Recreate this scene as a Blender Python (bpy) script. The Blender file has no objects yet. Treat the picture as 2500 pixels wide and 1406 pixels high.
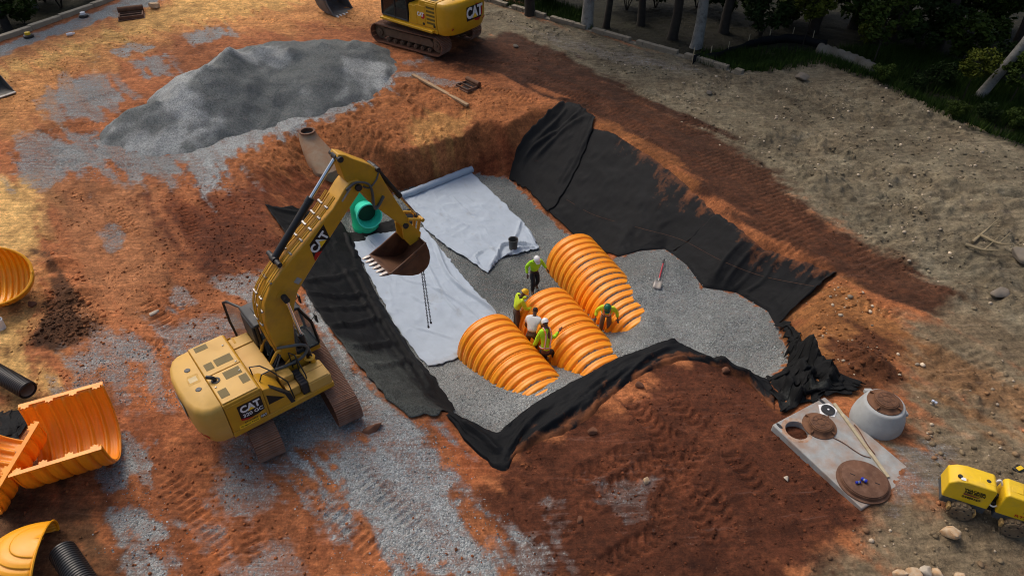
import bpy, bmesh, math, random
import numpy as np
from mathutils import Matrix, Vector

# ------------------------------------------------------------------ camera, sky, sun, exposure
S = bpy.context.scene
COL = S.collection
R = math.radians
CAM_H, CAM_PITCH, FPX = 16.44, R(40.0), 1667.0
cam_d = bpy.data.cameras.new('camera'); cam = bpy.data.objects.new('camera', cam_d); COL.objects.link(cam)
cam.location = (0, 0, CAM_H); cam.rotation_euler = (R(90) - CAM_PITCH, 0, 0)
cam_d.sensor_width = 36; cam_d.lens = 36 * FPX / 2500; cam_d.clip_start = .1; cam_d.clip_end = 3000
S.camera = cam
S.cycles.filter_width = 1.1
S.cycles.max_bounces = 6; S.cycles.diffuse_bounces = 3; S.cycles.glossy_bounces = 2; S.cycles.transmission_bounces = 4; S.cycles.caustics_reflective = False; S.cycles.caustics_refractive = False
W = bpy.data.worlds.new('World'); S.world = W; W.use_nodes = True
SUN_EL, SUN_ROT = R(52), R(-40)
wn = W.node_tree.nodes; wl = W.node_tree.links
sky = wn.new('ShaderNodeTexSky'); sky.sky_type = 'NISHITA'; sky.sun_disc = False
sky.sun_elevation = SUN_EL; sky.sun_rotation = SUN_ROT
sky.air_density = 1.0; sky.dust_density = 6.5; sky.ozone_density = 0.6; sky.altitude = 200
wn['Background'].inputs[1].default_value = 0.135
wl.new(sky.outputs[0], wn['Background'].inputs[0])
sun_d = bpy.data.lights.new('sun', 'SUN'); sun_d.energy = 0.95; sun_d.angle = R(30); sun_d.color = (1, .95, .88)
sun = bpy.data.objects.new('sun', sun_d); COL.objects.link(sun)
_sd = Vector((math.sin(SUN_ROT) * math.cos(SUN_EL), math.cos(SUN_ROT) * math.cos(SUN_EL), math.sin(SUN_EL)))
sun.rotation_euler = _sd.to_track_quat('Z', 'Y').to_euler(); sun.location = (-20, 10, 40)
S.view_settings.view_transform = 'Standard'; S.view_settings.look = 'None'
S.view_settings.exposure = 0.2; S.view_settings.gamma = 1.0; S.view_settings.use_curve_mapping = False

# ------------------------------------------------------------------ survey helpers: sight lines of the drone to ground level z
_s, _c = math.sin(CAM_PITCH), math.cos(CAM_PITCH)
def ray(u, v):
    a = (u - 1250) / FPX; b = (703 - v) / FPX
    return Vector((a, _c + b * _s, -_s + b * _c))
def at(u, v, z=0.0):
    d = ray(u, v); t = (z - CAM_H) / d.z
    return Vector((d.x * t, d.y * t, z))

# ------------------------------------------------------------------ noise
def _hash(ix, iy, seed):
    h = (ix.astype(np.int64) * 374761393 + iy.astype(np.int64) * 668265263 + seed * 1274126177) & 0xffffffff
    h = ((h ^ (h >> 13)) * 1274126177) & 0xffffffff
    return ((h ^ (h >> 16)) & 0xffff) / 65535.0
def vnoise(x, y, seed=0):
    x = np.asarray(x, float); y = np.asarray(y, float)
    ix = np.floor(x); iy = np.floor(y); fx = x - ix; fy = y - iy
    fx = fx * fx * (3 - 2 * fx); fy = fy * fy * (3 - 2 * fy)
    ix = ix.astype(np.int64); iy = iy.astype(np.int64)
    a = _hash(ix, iy, seed); b = _hash(ix + 1, iy, seed); c = _hash(ix, iy + 1, seed); d = _hash(ix + 1, iy + 1, seed)
    return (a + (b - a) * fx) * (1 - fy) + (c + (d - c) * fx) * fy
def fbm(x, y, seed=0, o=4, g=.5):
    t = 0; n = 0; k = 1.0
    for i in range(o):
        t = t + k * vnoise(x * 2 ** i + 17.3 * i, y * 2 ** i - 9.1 * i, seed + i); n += k; k *= g
    return t / n
def ss(a, b, x):
    t = np.clip((x - a) / (b - a), 0, 1); return t * t * (3 - 2 * t)

def sdist(px, py, poly):
    """signed distance to a closed polygon, negative inside"""
    px = np.asarray(px, float); py = np.asarray(py, float)
    d = np.full(px.shape, 1e18); ins = np.zeros(px.shape, bool); n = len(poly)
    for i in range(n):
        x0, y0 = poly[i]; x1, y1 = poly[(i + 1) % n]
        ex, ey = x1 - x0, y1 - y0; L = ex * ex + ey * ey + 1e-12
        t = np.clip(((px - x0) * ex + (py - y0) * ey) / L, 0, 1)
        d = np.minimum(d, (px - x0 - t * ex) ** 2 + (py - y0 - t * ey) ** 2)
        c = ((y0 <= py) & (y1 > py)) | ((y1 <= py) & (y0 > py))
        ins ^= c & (px < x0 + (py - y0) * ex / (ey if abs(ey) > 1e-12 else 1e-12))
    d = np.sqrt(d); return np.where(ins, -d, d)
def pdist(px, py, path):
    """distance to, and arc length along, an open path, plus signed side"""
    best = np.full(px.shape, 1e18); arc = np.zeros(px.shape); side = np.zeros(px.shape); acc = 0
    for i in range(len(path) - 1):
        x0, y0 = path[i]; x1, y1 = path[i + 1]; ex, ey = x1 - x0, y1 - y0; L = math.hypot(ex, ey)
        tr = ((px - x0) * ex + (py - y0) * ey) / (L * L + 1e-12); t = np.clip(tr, 0, 1)
        dd = (px - x0 - t * ex) ** 2 + (py - y0 - t * ey) ** 2
        m = dd < best; best = np.where(m, dd, best); arc = np.where(m, acc + t * L, arc)
        side = np.where(m, ((px - x0) * ey - (py - y0) * ex) / (L + 1e-9), side); acc += L
    return np.sqrt(best), arc, side
def smooth_path(pts, n=8):
    P = [Vector(p) for p in pts]; P = [P[0] * 2 - P[1]] + P + [P[-1] * 2 - P[-2]]; out = []
    for i in range(1, len(P) - 2):
        for k in range(n):
            t = k / n; a, b, c, d = P[i - 1], P[i], P[i + 1], P[i + 2]
            out.append(.5 * ((2 * b) + (c - a) * t + (2 * a - 5 * b + 4 * c - d) * t * t + (3 * b - a - 3 * c + d) * t ** 3))
    out.append(P[-2]); return out

# ------------------------------------------------------------------ object helpers
def tag(o, label=None, cat=None, group=None, kind=None):
    if label: o['label'] = label
    if cat: o['category'] = cat
    if group: o['group'] = group
    if kind: o['kind'] = kind
    return o
def empty(name, loc=(0, 0, 0), rz=0.0, parent=None, rot=None, scale=1.0):
    o = bpy.data.objects.new(name, None); COL.objects.link(o); o.location = loc
    o.rotation_euler = rot if rot else (0, 0, rz); o.empty_display_size = .2
    o.scale = (scale,) * 3
    if parent: o.parent = parent
    return o
def copy_tree(o, parent=None):
    c = o.copy(); COL.objects.link(c); c.parent = parent
    for ch in o.children: copy_tree(ch, c)
    return c
class MB:
    def __init__(s): s.v = []; s.f = []; s.m = Matrix()
    def add(s, vs, fs):
        b = len(s.v); s.v += [s.m @ Vector(p) for p in vs]; s.f += [tuple(i + b for i in q) for q in fs]; return s
    def box(s, c, d, rot=None):
        x, y, z = d[0] / 2, d[1] / 2, d[2] / 2; c = Vector(c)
        M = rot if rot is not None else Matrix.Identity(3)
        vs = [c + M @ Vector(p) for p in ((-x, -y, -z), (x, -y, -z), (x, y, -z), (-x, y, -z), (-x, -y, z), (x, -y, z), (x, y, z), (-x, y, z))]
        return s.add(vs, [(3, 2, 1, 0), (4, 5, 6, 7), (0, 1, 5, 4), (1, 2, 6, 5), (2, 3, 7, 6), (3, 0, 4, 7)])
    def b2(s, a, b):
        a = Vector(a); b = Vector(b); return s.box((a + b) / 2, (abs(b.x - a.x), abs(b.y - a.y), abs(b.z - a.z)))
    def prism(s, poly, y0, y1, plane='xz'):
        ar = sum(poly[i][0] * poly[(i + 1) % len(poly)][1] - poly[(i + 1) % len(poly)][0] * poly[i][1] for i in range(len(poly)))
        if ar < 0: poly = poly[::-1]
        n = len(poly)
        def P(p, h): return {'xz': (p[0], h, p[1]), 'xy': (p[0], p[1], h), 'yz': (h, p[0], p[1])}[plane]
        vs = [P(p, y0) for p in poly] + [P(p, y1) for p in poly]
        fs = [tuple(range(n)), tuple(range(2 * n - 1, n - 1, -1))] + [(i, i + n, (i + 1) % n + n, (i + 1) % n) for i in range(n)]
        flip = (plane == 'xz') == (y1 > y0)
        if not flip: fs = [q[::-1] for q in fs]
        return s.add(vs, fs)
    def tube(s, path, r, n=8, cap=True):
        P = [Vector(p) for p in path]; k = len(P); rr = r if isinstance(r, (list, tuple)) else [r] * k
        vs = []; up = Vector((0, 0, 1)); fr = None
        for i, p in enumerate(P):
            t = (P[min(i + 1, k - 1)] - P[max(i - 1, 0)]).normalized()
            if fr is None:
                a = t.cross(up); a = t.cross(Vector((1, 0, 0))) if a.length < 1e-3 else a
            else: a = fr - t * fr.dot(t)
            a.normalize(); fr = a; b = t.cross(a)
            vs += [p + (a * math.cos(2 * math.pi * j / n) + b * math.sin(2 * math.pi * j / n)) * rr[i] for j in range(n)]
        fs = [(i * n + j, i * n + (j + 1) % n, (i + 1) * n + (j + 1) % n, (i + 1) * n + j) for i in range(k - 1) for j in range(n)]
        if cap: fs += [tuple(range(n - 1, -1, -1)), tuple((k - 1) * n + j for j in range(n))]
        return s.add(vs, fs)
    def lathe(s, prof, n=24, M=None, closed=False):
        M = M or Matrix(); vs = []; k = len(prof)
        for r, z in prof:
            vs += [M @ Vector((r * math.cos(2 * math.pi * j / n), r * math.sin(2 * math.pi * j / n), z)) for j in range(n)]
        fs = [(i * n + j, i * n + (j + 1) % n, (i + 1) * n + (j + 1) % n, (i + 1) * n + j) for i in range(k - 1) for j in range(n)]
        if closed: fs += [tuple(range(n - 1, -1, -1)), tuple((k - 1) * n + j for j in range(n))]
        return s.add(vs, fs)
    def ball(s, c, r, n=12, m=8):
        c = Vector(c); r = Vector((r, r, r)) if not hasattr(r, '__len__') else Vector(r); vs = []
        for i in range(m + 1):
            th = math.pi * i / m
            for j in range(n):
                a = 2 * math.pi * j / n; vs.append(c + Vector((r.x * math.sin(th) * math.cos(a), r.y * math.sin(th) * math.sin(a), -r.z * math.cos(th))))
        return s.add(vs, [(i * n + j, i * n + (j + 1) % n, (i + 1) * n + (j + 1) % n, (i + 1) * n + j) for i in range(m) for j in range(n)])
    def build(s, name, mat, parent=None, smooth=35, bevel=0, seg=2, solid=0):
        me = bpy.data.meshes.new(name); me.from_pydata([tuple(p) for p in s.v], [], s.f)
        bm = bmesh.new(); bm.from_mesh(me); bmesh.ops.recalc_face_normals(bm, faces=bm.faces); bm.to_mesh(me); bm.free()
        return link(name, me, mat, parent, smooth, bevel, seg, solid)
def link(name, me, mat, parent=None, smooth=35, bevel=0, seg=2, solid=0):
    if mat is not None:
        for m in (mat if isinstance(mat, (list, tuple)) else [mat]): me.materials.append(m)
    me.update()
    if smooth:
        me.shade_smooth()
        if smooth < 180: me.set_sharp_from_angle(angle=R(smooth))
    o = bpy.data.objects.new(name, me); COL.objects.link(o)
    if parent: o.parent = parent
    if solid:
        m = o.modifiers.new('solid', 'SOLIDIFY'); m.thickness = solid; m.offset = 0
    if bevel:
        m = o.modifiers.new('bevel', 'BEVEL'); m.width = bevel; m.segments = seg; m.limit_method = 'ANGLE'; m.angle_limit = R(40)
    return o
def npmesh(name, V, F, attrs=None):
    """mesh from numpy arrays of vertices and quads (or triangles)"""
    me = bpy.data.meshes.new(name); V = np.asarray(V, np.float32); F = np.asarray(F, np.int32); k = F.shape[1]
    me.vertices.add(len(V)); me.vertices.foreach_set('co', V.ravel())
    me.loops.add(F.size); me.loops.foreach_set('vertex_index', F.ravel())
    me.polygons.add(len(F)); me.polygons.foreach_set('loop_start', np.arange(0, F.size, k, dtype=np.int32))
    me.update(calc_edges=True)
    for nm, (ty, arr) in (attrs or {}).items():
        a = me.attributes.new(nm, ty, 'POINT'); arr = np.asarray(arr, np.float32)
        a.data.foreach_set('color' if ty == 'FLOAT_COLOR' else 'value', arr.ravel())
    return me
def gridfaces(nr, nc):
    i = np.arange(nr - 1)[:, None] * nc + np.arange(nc - 1)[None, :]
    return np.stack([i, i + 1, i + nc + 1, i + nc], -1).reshape(-1, 4)

# ------------------------------------------------------------------ materials
def L(h):
    """sRGB 0-255 triple to linear"""
    return tuple((c / 255 / 12.92) if c / 255 <= .04045 else ((c / 255 + .055) / 1.055) ** 2.4 for c in h)
class NT:
    def __init__(s, name):
        s.mat = bpy.data.materials.new(name); s.mat.use_nodes = True; s.t = s.mat.node_tree; s.n = s.t.nodes
        s.bsdf = s.n['Principled BSDF']; s.tc = s.n.new('ShaderNodeTexCoord')
    def set(s, inp, val):
        if hasattr(val, 'is_output'): s.t.links.new(val, inp)
        elif isinstance(val, (tuple, list)) and len(val) == 3 and inp.type == 'RGBA': inp.default_value = (*val, 1)
        else: inp.default_value = val
    def noise(s, scale, detail=4, rough=.55, vec=None, dist=0):
        n = s.n.new('ShaderNodeTexNoise'); n.inputs['Scale'].default_value = scale; n.inputs['Detail'].default_value = detail
        n.inputs['Roughness'].default_value = rough; n.inputs['Distortion'].default_value = dist
        s.t.links.new(vec or s.tc.outputs['Object'], n.inputs['Vector']); return n.outputs['Fac']
    def voro(s, scale, feat='F1', out='Distance', vec=None):
        n = s.n.new('ShaderNodeTexVoronoi'); n.inputs['Scale'].default_value = scale; n.feature = feat
        s.t.links.new(vec or s.tc.outputs['Object'], n.inputs['Vector']); return n.outputs[out]
    def mapr(s, v, a, b, c=0, d=1, smooth=False):
        n = s.n.new('ShaderNodeMapRange'); s.set(n.inputs[0], v)
        for i, x in enumerate((a, b, c, d)): n.inputs[i + 1].default_value = x
        if smooth: n.interpolation_type = 'SMOOTHSTEP'
        return n.outputs[0]
    def math(s, op, a, b=0.0):
        n = s.n.new('ShaderNodeMath'); n.operation = op; s.set(n.inputs[0], a); s.set(n.inputs[1], b); return n.outputs[0]
    def mix(s, f, a, b, bl='MIX'):
        n = s.n.new('ShaderNodeMix'); n.data_type = 'RGBA'; n.blend_type = bl
        s.set(n.inputs[0], f); s.set(n.inputs[6], a); s.set(n.inputs[7], b); return n.outputs[2]
    def attr(s, name, out='Fac'):
        n = s.n.new('ShaderNodeAttribute'); n.attribute_name = name; return n.outputs[out]
    def bump(s, h, st=.4, dist=.02):
        n = s.n.new('ShaderNodeBump'); n.inputs['Strength'].default_value = st; n.inputs['Distance'].default_value = dist
        s.t.links.new(h, n.inputs['Height']); s.t.links.new(n.outputs[0], s.bsdf.inputs['Normal'])
    def out(s, col=None, rough=None, metal=None, spec=None):
        for k, v in (('Base Color', col), ('Roughness', rough), ('Metallic', metal), ('Specular IOR Level', spec)):
            if v is not None: s.set(s.bsdf.inputs[k], v)
        return s.mat
def paint(name, col, rough=.45, metal=0, var=.12, dirt=None, dirt_amt=.35, dscale=2.0, bump=.0, bscale=60, spec=.4):
    t = NT(name); c = tuple(col)
    v = t.mapr(t.noise(3.0, 5), .3, .7, 1 - var, 1 + var)
    cc = t.mix(1.0, c, (1, 1, 1), 'MULTIPLY'); n = cc.node
    cmb = t.n.new('ShaderNodeCombineColor')
    for i in range(3): t.t.links.new(v, cmb.inputs[i])
    t.t.links.new(cmb.outputs[0], n.inputs[7])
    res = cc; rg = rough
    if dirt:
        f = t.mapr(t.noise(dscale, 8, .65), .62 - dirt_amt * .5, .78 - dirt_amt * .3, 0, min(1, dirt_amt * 1.6))
        f2 = t.mapr(t.noise(dscale * 9, 4, .7), .55, .75, 0, dirt_amt * .8)
        res = t.mix(t.math('MAXIMUM', f, f2), cc, dirt); rg = t.mapr(f, 0, 1, rough, .9)
    if bump: t.bump(t.noise(bscale, 4, .6), bump, .01)
    return t.out(res, rg, metal, spec)

# ================================================================== terrain
def wp(lst): return [at(*p) for p in lst]
CTRL = wp([  # levels read off along the site: (sight line, level)
    (100, 600, 0), (400, 500, 0), (300, 900, 0), (600, 900, 0), (500, 1300, 0), (900, 1250, 0), (700, 1100, 0), (850, 1050, 0), (600, 700, 0),
    (50, 1100, .0), (50, 1350, .3), (250, 1200, .0), (150, 1060, -.02), (0, 300, .3), (300, 100, .6), (600, 60, .8), (1000, 140, .8), (1000, 20, 1.1), (300, 0, .8), (1150, 0, 1.1),
    (1400, 240, .7), (1600, 330, .8), (1750, 480, .9), (2040, 660, 1.0), (1905, 790, .7), (2080, 930, .9), (1890, 1040, 1.1), (2100, 1240, 1.2), (2010, 965, 1.1), (2240, 1157, 1.31),
    (2300, 1240, 1.4), (2480, 1380, 1.4), (2300, 700, 1.3), (2200, 450, 1.3), (1800, 200, 1.0), (2500, 500, 1.8), (2450, 370, 1.7), (1900, 300, 1.1), (2000, 1380, .8),
    (1230, 1080, .15), (1300, 990, .35), (1500, 880, .6), (1640, 830, .8), (1720, 870, .7), (1890, 950, .65),
    (1600, 1000, .8), (1700, 1100, .7), (1400, 1150, .4), (1500, 1300, .25), (1800, 1300, .5), (1250, 1200, .1), (1250, 1350, 0),
    (1050, 300, -.15), (900, 280, -.05), (700, 330, -.05), (600, 450, 0), (1200, 250, .5), (1050, 362, -.7), (1130, 335, -.5), (960, 372, -.7), (860, 352, -.5), (300, 300, .2), (700, 180, .5)]) + \
    [Vector(p) for p in ((-60, 10, 0), (-60, 45, .5), (60, 10, 2), (60, 40, 2.2), (0, 4, .2), (-20, 4, .2), (20, 4, 1.4), (-30, 75, 1.2), (30, 75, 1.2))]
def _rbf(C):
    P = np.array([(c.x, c.y) for c in C]); z = np.array([c.z for c in C]); n = len(C)
    D = np.hypot(P[:, None, 0] - P[None, :, 0], P[:, None, 1] - P[None, :, 1])
    A = np.zeros((n + 1, n + 1)); A[:n, :n] = -D - .02 * np.eye(n); A[:n, n] = 1; A[n, :n] = 1
    w = np.linalg.solve(A, np.append(z, 0))
    def ev(x, y):
        o = np.full(np.shape(x), w[n])
        for i in range(n): o = o - w[i] * np.hypot(x - P[i, 0], y - P[i, 1])
        return o
    return ev
base_z = _rbf(CTRL)
FL = -2.6
floor_z = _rbf(wp([(850, 540, FL), (960, 480, FL), (1100, 440, FL), (1250, 440, FL), (1340, 520, FL), (1420, 590, FL), (1300, 640, FL), (1120, 620, FL), (1230, 700, FL),
    (900, 620, FL), (1050, 850, FL), (1000, 780, FL), (1180, 740, FL), (1280, 800, FL), (1330, 690, FL), (1390, 740, FL), (1085, 900, -2.45), (1150, 905, -2.2), (1205, 914, -1.8), (1280, 926, -1.3), (1340, 935, -.98), (1400, 938, -.95), (1230, 965, -1.45),
    (1140, 1000, -1.75), (1200, 1045, -1.45), (1335, 893, -2.2), (1375, 905, -1.75), (1430, 905, -1.5), (1500, 880, -1.25), (1450, 815, -2.3),
    (1475, 800, -2.05), (1500, 830, -1.3), (1505, 852, -1.05), (1545, 800, -1.25), (1600, 760, -.98), (1560, 700, -1.0), (1545, 660, -1.15), (1500, 635, -1.45), (1526, 684, -1.0), (1548, 725, -.94), (1578, 766, -.86), (1530, 795, -1.5), (1560, 612, -1.3), (1625, 605, -1.15),
    (1650, 660, -.95), (1720, 700, -.9), (1680, 800, -.85), (1800, 712, -.8), (1800, 850, -.7), (1880, 760, -.6), (1905, 805, -.5), (1945, 885, -.3), (1850, 900, -.5), (1700, 860, -.8), (1600, 850, -.95)]))
RIM = wp([(640, 495, 0), (680, 600, 0), (735, 690, 0), (800, 800, 0), (890, 910, 0), (970, 985, 0), (1095, 1012, 0), (1215, 1062, .1), (1300, 990, .35), (1400, 935, .48), (1500, 882, .6),
    (1640, 830, .8), (1720, 868, .7), (1880, 935, .6), (1962, 905, .6), (1990, 800, .8), (2045, 665, 1.0), (1940, 605, .95), (1830, 555, .95), (1750, 480, .9), (1650, 400, .85), (1540, 335, .8),
    (1450, 285, .75), (1380, 250, .7), (1300, 265, .6), (1240, 295, .3), (1200, 296, .1), (1168, 308, -.3), (1130, 335, -.5), (1050, 362, -.7), (960, 372, -.7), (860, 338, -.5), (800, 312, -.3), (728, 306, -.1), (672, 352, .05), (640, 430, 0)])
_crest = [(970, 985), (1095, 1012), (1215, 1062), (1300, 990), (1400, 935), (1500, 882), (1640, 830), (1720, 868), (1880, 935)]
TOE = wp([(850, 535, FL), (905, 492, FL), (960, 472, FL), (1150, 422, FL), (1205, 428, FL), (1245, 436, FL), (1340, 528, FL), (1420, 598, FL), (1495, 645, -1.85), (1560, 614, -1.35), (1625, 606, -1.15), (1680, 650, -1.0),
    (1720, 700, -.9), (1800, 712, -.8), (1880, 760, -.6), (1905, 805, -.5), (1938, 880, -.3)]) + \
    [at(u, v, z) + Vector((.0, dy, 0)) for u, v, z, dy in ((1880, 935, .6, .55), (1720, 868, .7, .7), (1640, 830, .8, .75), (1500, 882, .6, .7), (1400, 935, .48, .6), (1300, 990, .35, .6), (1215, 1062, .1, .45))] + \
    wp([(1105, 990, -1.7), (1060, 925, -2.35), (1005, 862, FL), (935, 750, FL), (862, 605, FL)])
RIM2 = [(p.x, p.y) for p in RIM]; TOE2 = [(p.x, p.y) for p in TOE]
# block wall and edge of the wood: the ground drops behind them
WALL = smooth_path(wp([(1060, -45, 1.15), (1150, -8, 1.1), (1310, 40, 1.05), (1450, 80, 1.0), (1600, 122, 1.0), (1700, 150, 1.0), (1815, 186, 1.0)]), 6)
CURB = wp([(-160, 168, .5), (0, 104, .5), (150, 50, .6), (300, -4, .7), (420, -46, .8)])
WOOD = [(p.x, p.y) for p in CURB] + [(-30, 90), (-90, 90), (-90, 40)]
WOOD2 = [(p.x, p.y) for p in WALL] + [(p.x, p.y) for p in wp([(1900, 175, 1), (2000, 160, 1), (2120, 200, 1.2), (2250, 260, 1.4), (2400, 330, 1.6), (2560, 385, 1.7), (3000, 500, 2)])] + [(90, 40), (90, 90), (0, 90)]
def macro(x, y):
    b = base_z(x, y)
    dr = sdist(x, y, RIM2); df = sdist(x, y, TOE2); f = floor_z(x, y)
    t = np.where(df < 0, 0, df / (np.abs(df) + np.abs(dr) + 1e-9))
    wall = f + (b - f) * t
    z = np.where(df < 0, f, np.where(dr < 0, wall, b))
    z = z - 1.3 * ss(.25, 1.2, -sdist(x, y, WOOD)) - 1.1 * ss(.3, 1.6, -sdist(x, y, WOOD2))
    return z, dr, df
def axis(a, b, fn):
    o = [a]
    while o[-1] < b: o.append(o[-1] + fn(o[-1]))
    return np.array(o)
GX = axis(-50, 50, lambda x: .075 + .0024 * max(0, abs(x) - 10)); GY = axis(6.5, 68, lambda y: .055 + .0023 * (y - 6.5))
TX, TY = np.meshgrid(GX, GY)
TZ, DR, DF = macro(TX, TY)
def grid_z(x, y, Z=None):
    Z = TZ if Z is None else Z
    x = np.clip(np.asarray(x, float), GX[0], GX[-1] - 1e-6); y = np.clip(np.asarray(y, float), GY[0], GY[-1] - 1e-6)
    i = np.clip(np.searchsorted(GX, x) - 1, 0, len(GX) - 2); j = np.clip(np.searchsorted(GY, y) - 1, 0, len(GY) - 2)
    fx = (x - GX[i]) / (GX[i + 1] - GX[i]); fy = (y - GY[j]) / (GY[j + 1] - GY[j])
    return (Z[j, i] * (1 - fx) + Z[j, i + 1] * fx) * (1 - fy) + (Z[j + 1, i] * (1 - fx) + Z[j + 1, i + 1] * fx) * fy
def hit(u, v):
    """where the sight line meets the ground"""
    d = ray(u, v); t = np.linspace(12, 95, 1600); o = np.array((0, 0, CAM_H))
    x, y, z = d.x * t, d.y * t, CAM_H + d.z * t
    below = z < grid_z(x, y)
    i = int(np.argmax(below)) if below.any() else len(t) - 1
    a, b = t[max(i - 1, 0)], t[i]
    for _ in range(14):
        m = (a + b) / 2
        if CAM_H + d.z * m < float(grid_z(d.x * m, d.y * m)): b = m
        else: a = m
    return Vector((d.x * b, d.y * b, CAM_H + d.z * b))
def hits(lst): return [hit(u, v) for u, v in lst]

# ---- soil colours and gravel cover
def LD(h):
    c = np.array(L(h)); g = c @ (.3, .55, .15); return (c * .88 + g * .05) * np.array((.90, .90, .81))
CLAY = LD((158, 94, 56))
ZONES = [  # colour, feather, edge noise, strength, outline (sight lines onto the ground)
    ((204, 140, 82), 2.5, 2.0, .9, [(-300, 300), (0, 130), (330, 20), (500, -60), (1150, -60), (1000, 60), (650, 70), (420, 90), (250, 170), (100, 300), (-300, 420)]),
    ((226, 172, 100), 1.2, 1.6, .95, [(-50, 190), (150, 112), (300, 60), (420, 0), (620, -30), (720, 10), (560, 45), (430, 62), (330, 95), (180, 140), (0, 190)]),
    ((220, 172, 104), 1.0, 1.2, .95, [(-200, 400), (0, 440), (100, 445), (125, 540), (110, 600), (130, 680), (105, 780), (60, 850), (140, 900), (190, 930), (110, 980), (-200, 1000)]),
    ((160, 98, 58), 1.0, 1.0, .7, [(0, 640), (150, 600), (250, 700), (330, 900), (250, 1000), (150, 900)]),
    ((78, 50, 32), .25, .5, .95, [(72, 612), (130, 600), (175, 660), (215, 740), (246, 800), (190, 835), (110, 860), (60, 850), (112, 780), (126, 700), (110, 640)]),
    ((172, 112, 72), .8, 1.2, .8, [(110, 430), (260, 440), (420, 450), (400, 540), (420, 640), (340, 790), (300, 800), (240, 760), (160, 630), (120, 560)]),
    ((112, 58, 32), 1.2, 1.4, .95, [(360, 480), (540, 470), (640, 440), (700, 520), (690, 640), (600, 660), (500, 650), (440, 600), (400, 540)]),
    ((126, 66, 37), 1.0, 1.0, .9, [(600, 430), (700, 380), (830, 400), (980, 420), (1180, 395), (1240, 430), (960, 500), (900, 530), (700, 520)]),
    ((168, 102, 58), .8, 1.0, .9, [(500, 400), (640, 340), (760, 290), (900, 220), (1000, 180), (1300, 235), (1380, 250), (1250, 320), (1165, 330), (1050, 395), (830, 390), (640, 430)]),
    ((196, 140, 80), .5, .7, .85, [(990, 300), (1080, 270), (1160, 280), (1165, 320), (1060, 378), (1000, 370)]),
    ((120, 58, 32), .5, .5, .9, [(1165, 335), (1215, 320), (1262, 380), (1245, 430), (1190, 440), (1140, 400)]),
    ((116, 105, 88), 1.2, 1.4, 1.0, [(1100, -40), (1300, 35), (1500, 95), (1815, 175), (2150, 180), (2600, 390), (2700, 1000), (2330, 800), (2130, 655), (1870, 485), (1670, 345), (1480, 228), (1240, 125), (1110, 75)]),
    ((122, 106, 86), 1.5, 1.6, 1.0, [(2150, 740), (2350, 740), (2600, 850), (2700, 1500), (1900, 1500), (2080, 1300), (2230, 1170), (2230, 1000)]),
    ((150, 108, 72), 1.0, 1.2, .7, [(2250, 840), (2560, 980), (2560, 1090), (2400, 1020), (2250, 930)]),
    ((160, 104, 58), .6, .8, .95, [(2040, 670), (2120, 690), (2210, 780), (2200, 900), (2080, 960), (1950, 910), (1920, 800)]),
    ((98, 56, 34), .5, .6, .9, [(2030, 850), (2110, 800), (2190, 860), (2180, 930), (2090, 945), (2030, 910)]),
    ((74, 43, 27), .6, .7, .96, [(1050, 140), (1250, 75), (1400, 145), (1600, 245), (1760, 325), (1900, 440), (2100, 580), (2290, 690), (2350, 730), (2250, 770), (2140, 740), (2040, 668), (1930, 612), (1820, 560), (1745, 482), (1640, 402), (1530, 335), (1440, 280), (1370, 245), (1300, 210), (1130, 165)]),
    ((156, 96, 52), .25, .5, .8, [(1462, 288), (1540, 325), (1640, 392), (1700, 445), (1690, 450), (1620, 405), (1530, 350), (1460, 305)]),
    ((86, 45, 27), .6, .9, .97, [(1225, 1130), (1330, 1080), (1500, 955), (1620, 880), (1800, 900), (1890, 1000), (2000, 1130), (2100, 1240), (2090, 1310), (1980, 1350), (1940, 1450), (1260, 1450), (1200, 1330), (1140, 1210)]),
    ((140, 80, 48), 1.4, 1.8, .8, [(230, 980), (420, 1000), (600, 1120), (900, 1200), (1150, 1180), (1240, 1320), (1200, 1450), (280, 1450), (260, 1250)]),
    ((178, 100, 54), .5, .9, .8, [(480, 1200), (560, 1180), (600, 1300), (520, 1400), (470, 1330)]),
    ((168, 92, 52), .4, .5, .9, [(1030, 1020), (1095, 1020), (1140, 1090), (1215, 1165), (1150, 1185), (1080, 1130)]),
    ((100, 72, 50), .8, 1.0, .9, [(-200, 1130), (120, 1165), (225, 1180), (255, 1280), (290, 1450), (-200, 1450)]),
    ((150, 112, 66), .5, .6, .8, [(-200, 970), (120, 960), (170, 1000), (60, 1040), (-200, 1050)]),
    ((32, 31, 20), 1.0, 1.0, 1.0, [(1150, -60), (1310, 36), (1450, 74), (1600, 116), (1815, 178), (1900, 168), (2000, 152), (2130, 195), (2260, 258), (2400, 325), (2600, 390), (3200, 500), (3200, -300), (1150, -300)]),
    ((46, 44, 26), .6, .5, 1.0, [(-300, 215), (0, 98), (150, 44), (300, -10), (500, -80), (200, -300), (-900, -200)]),
]
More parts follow.
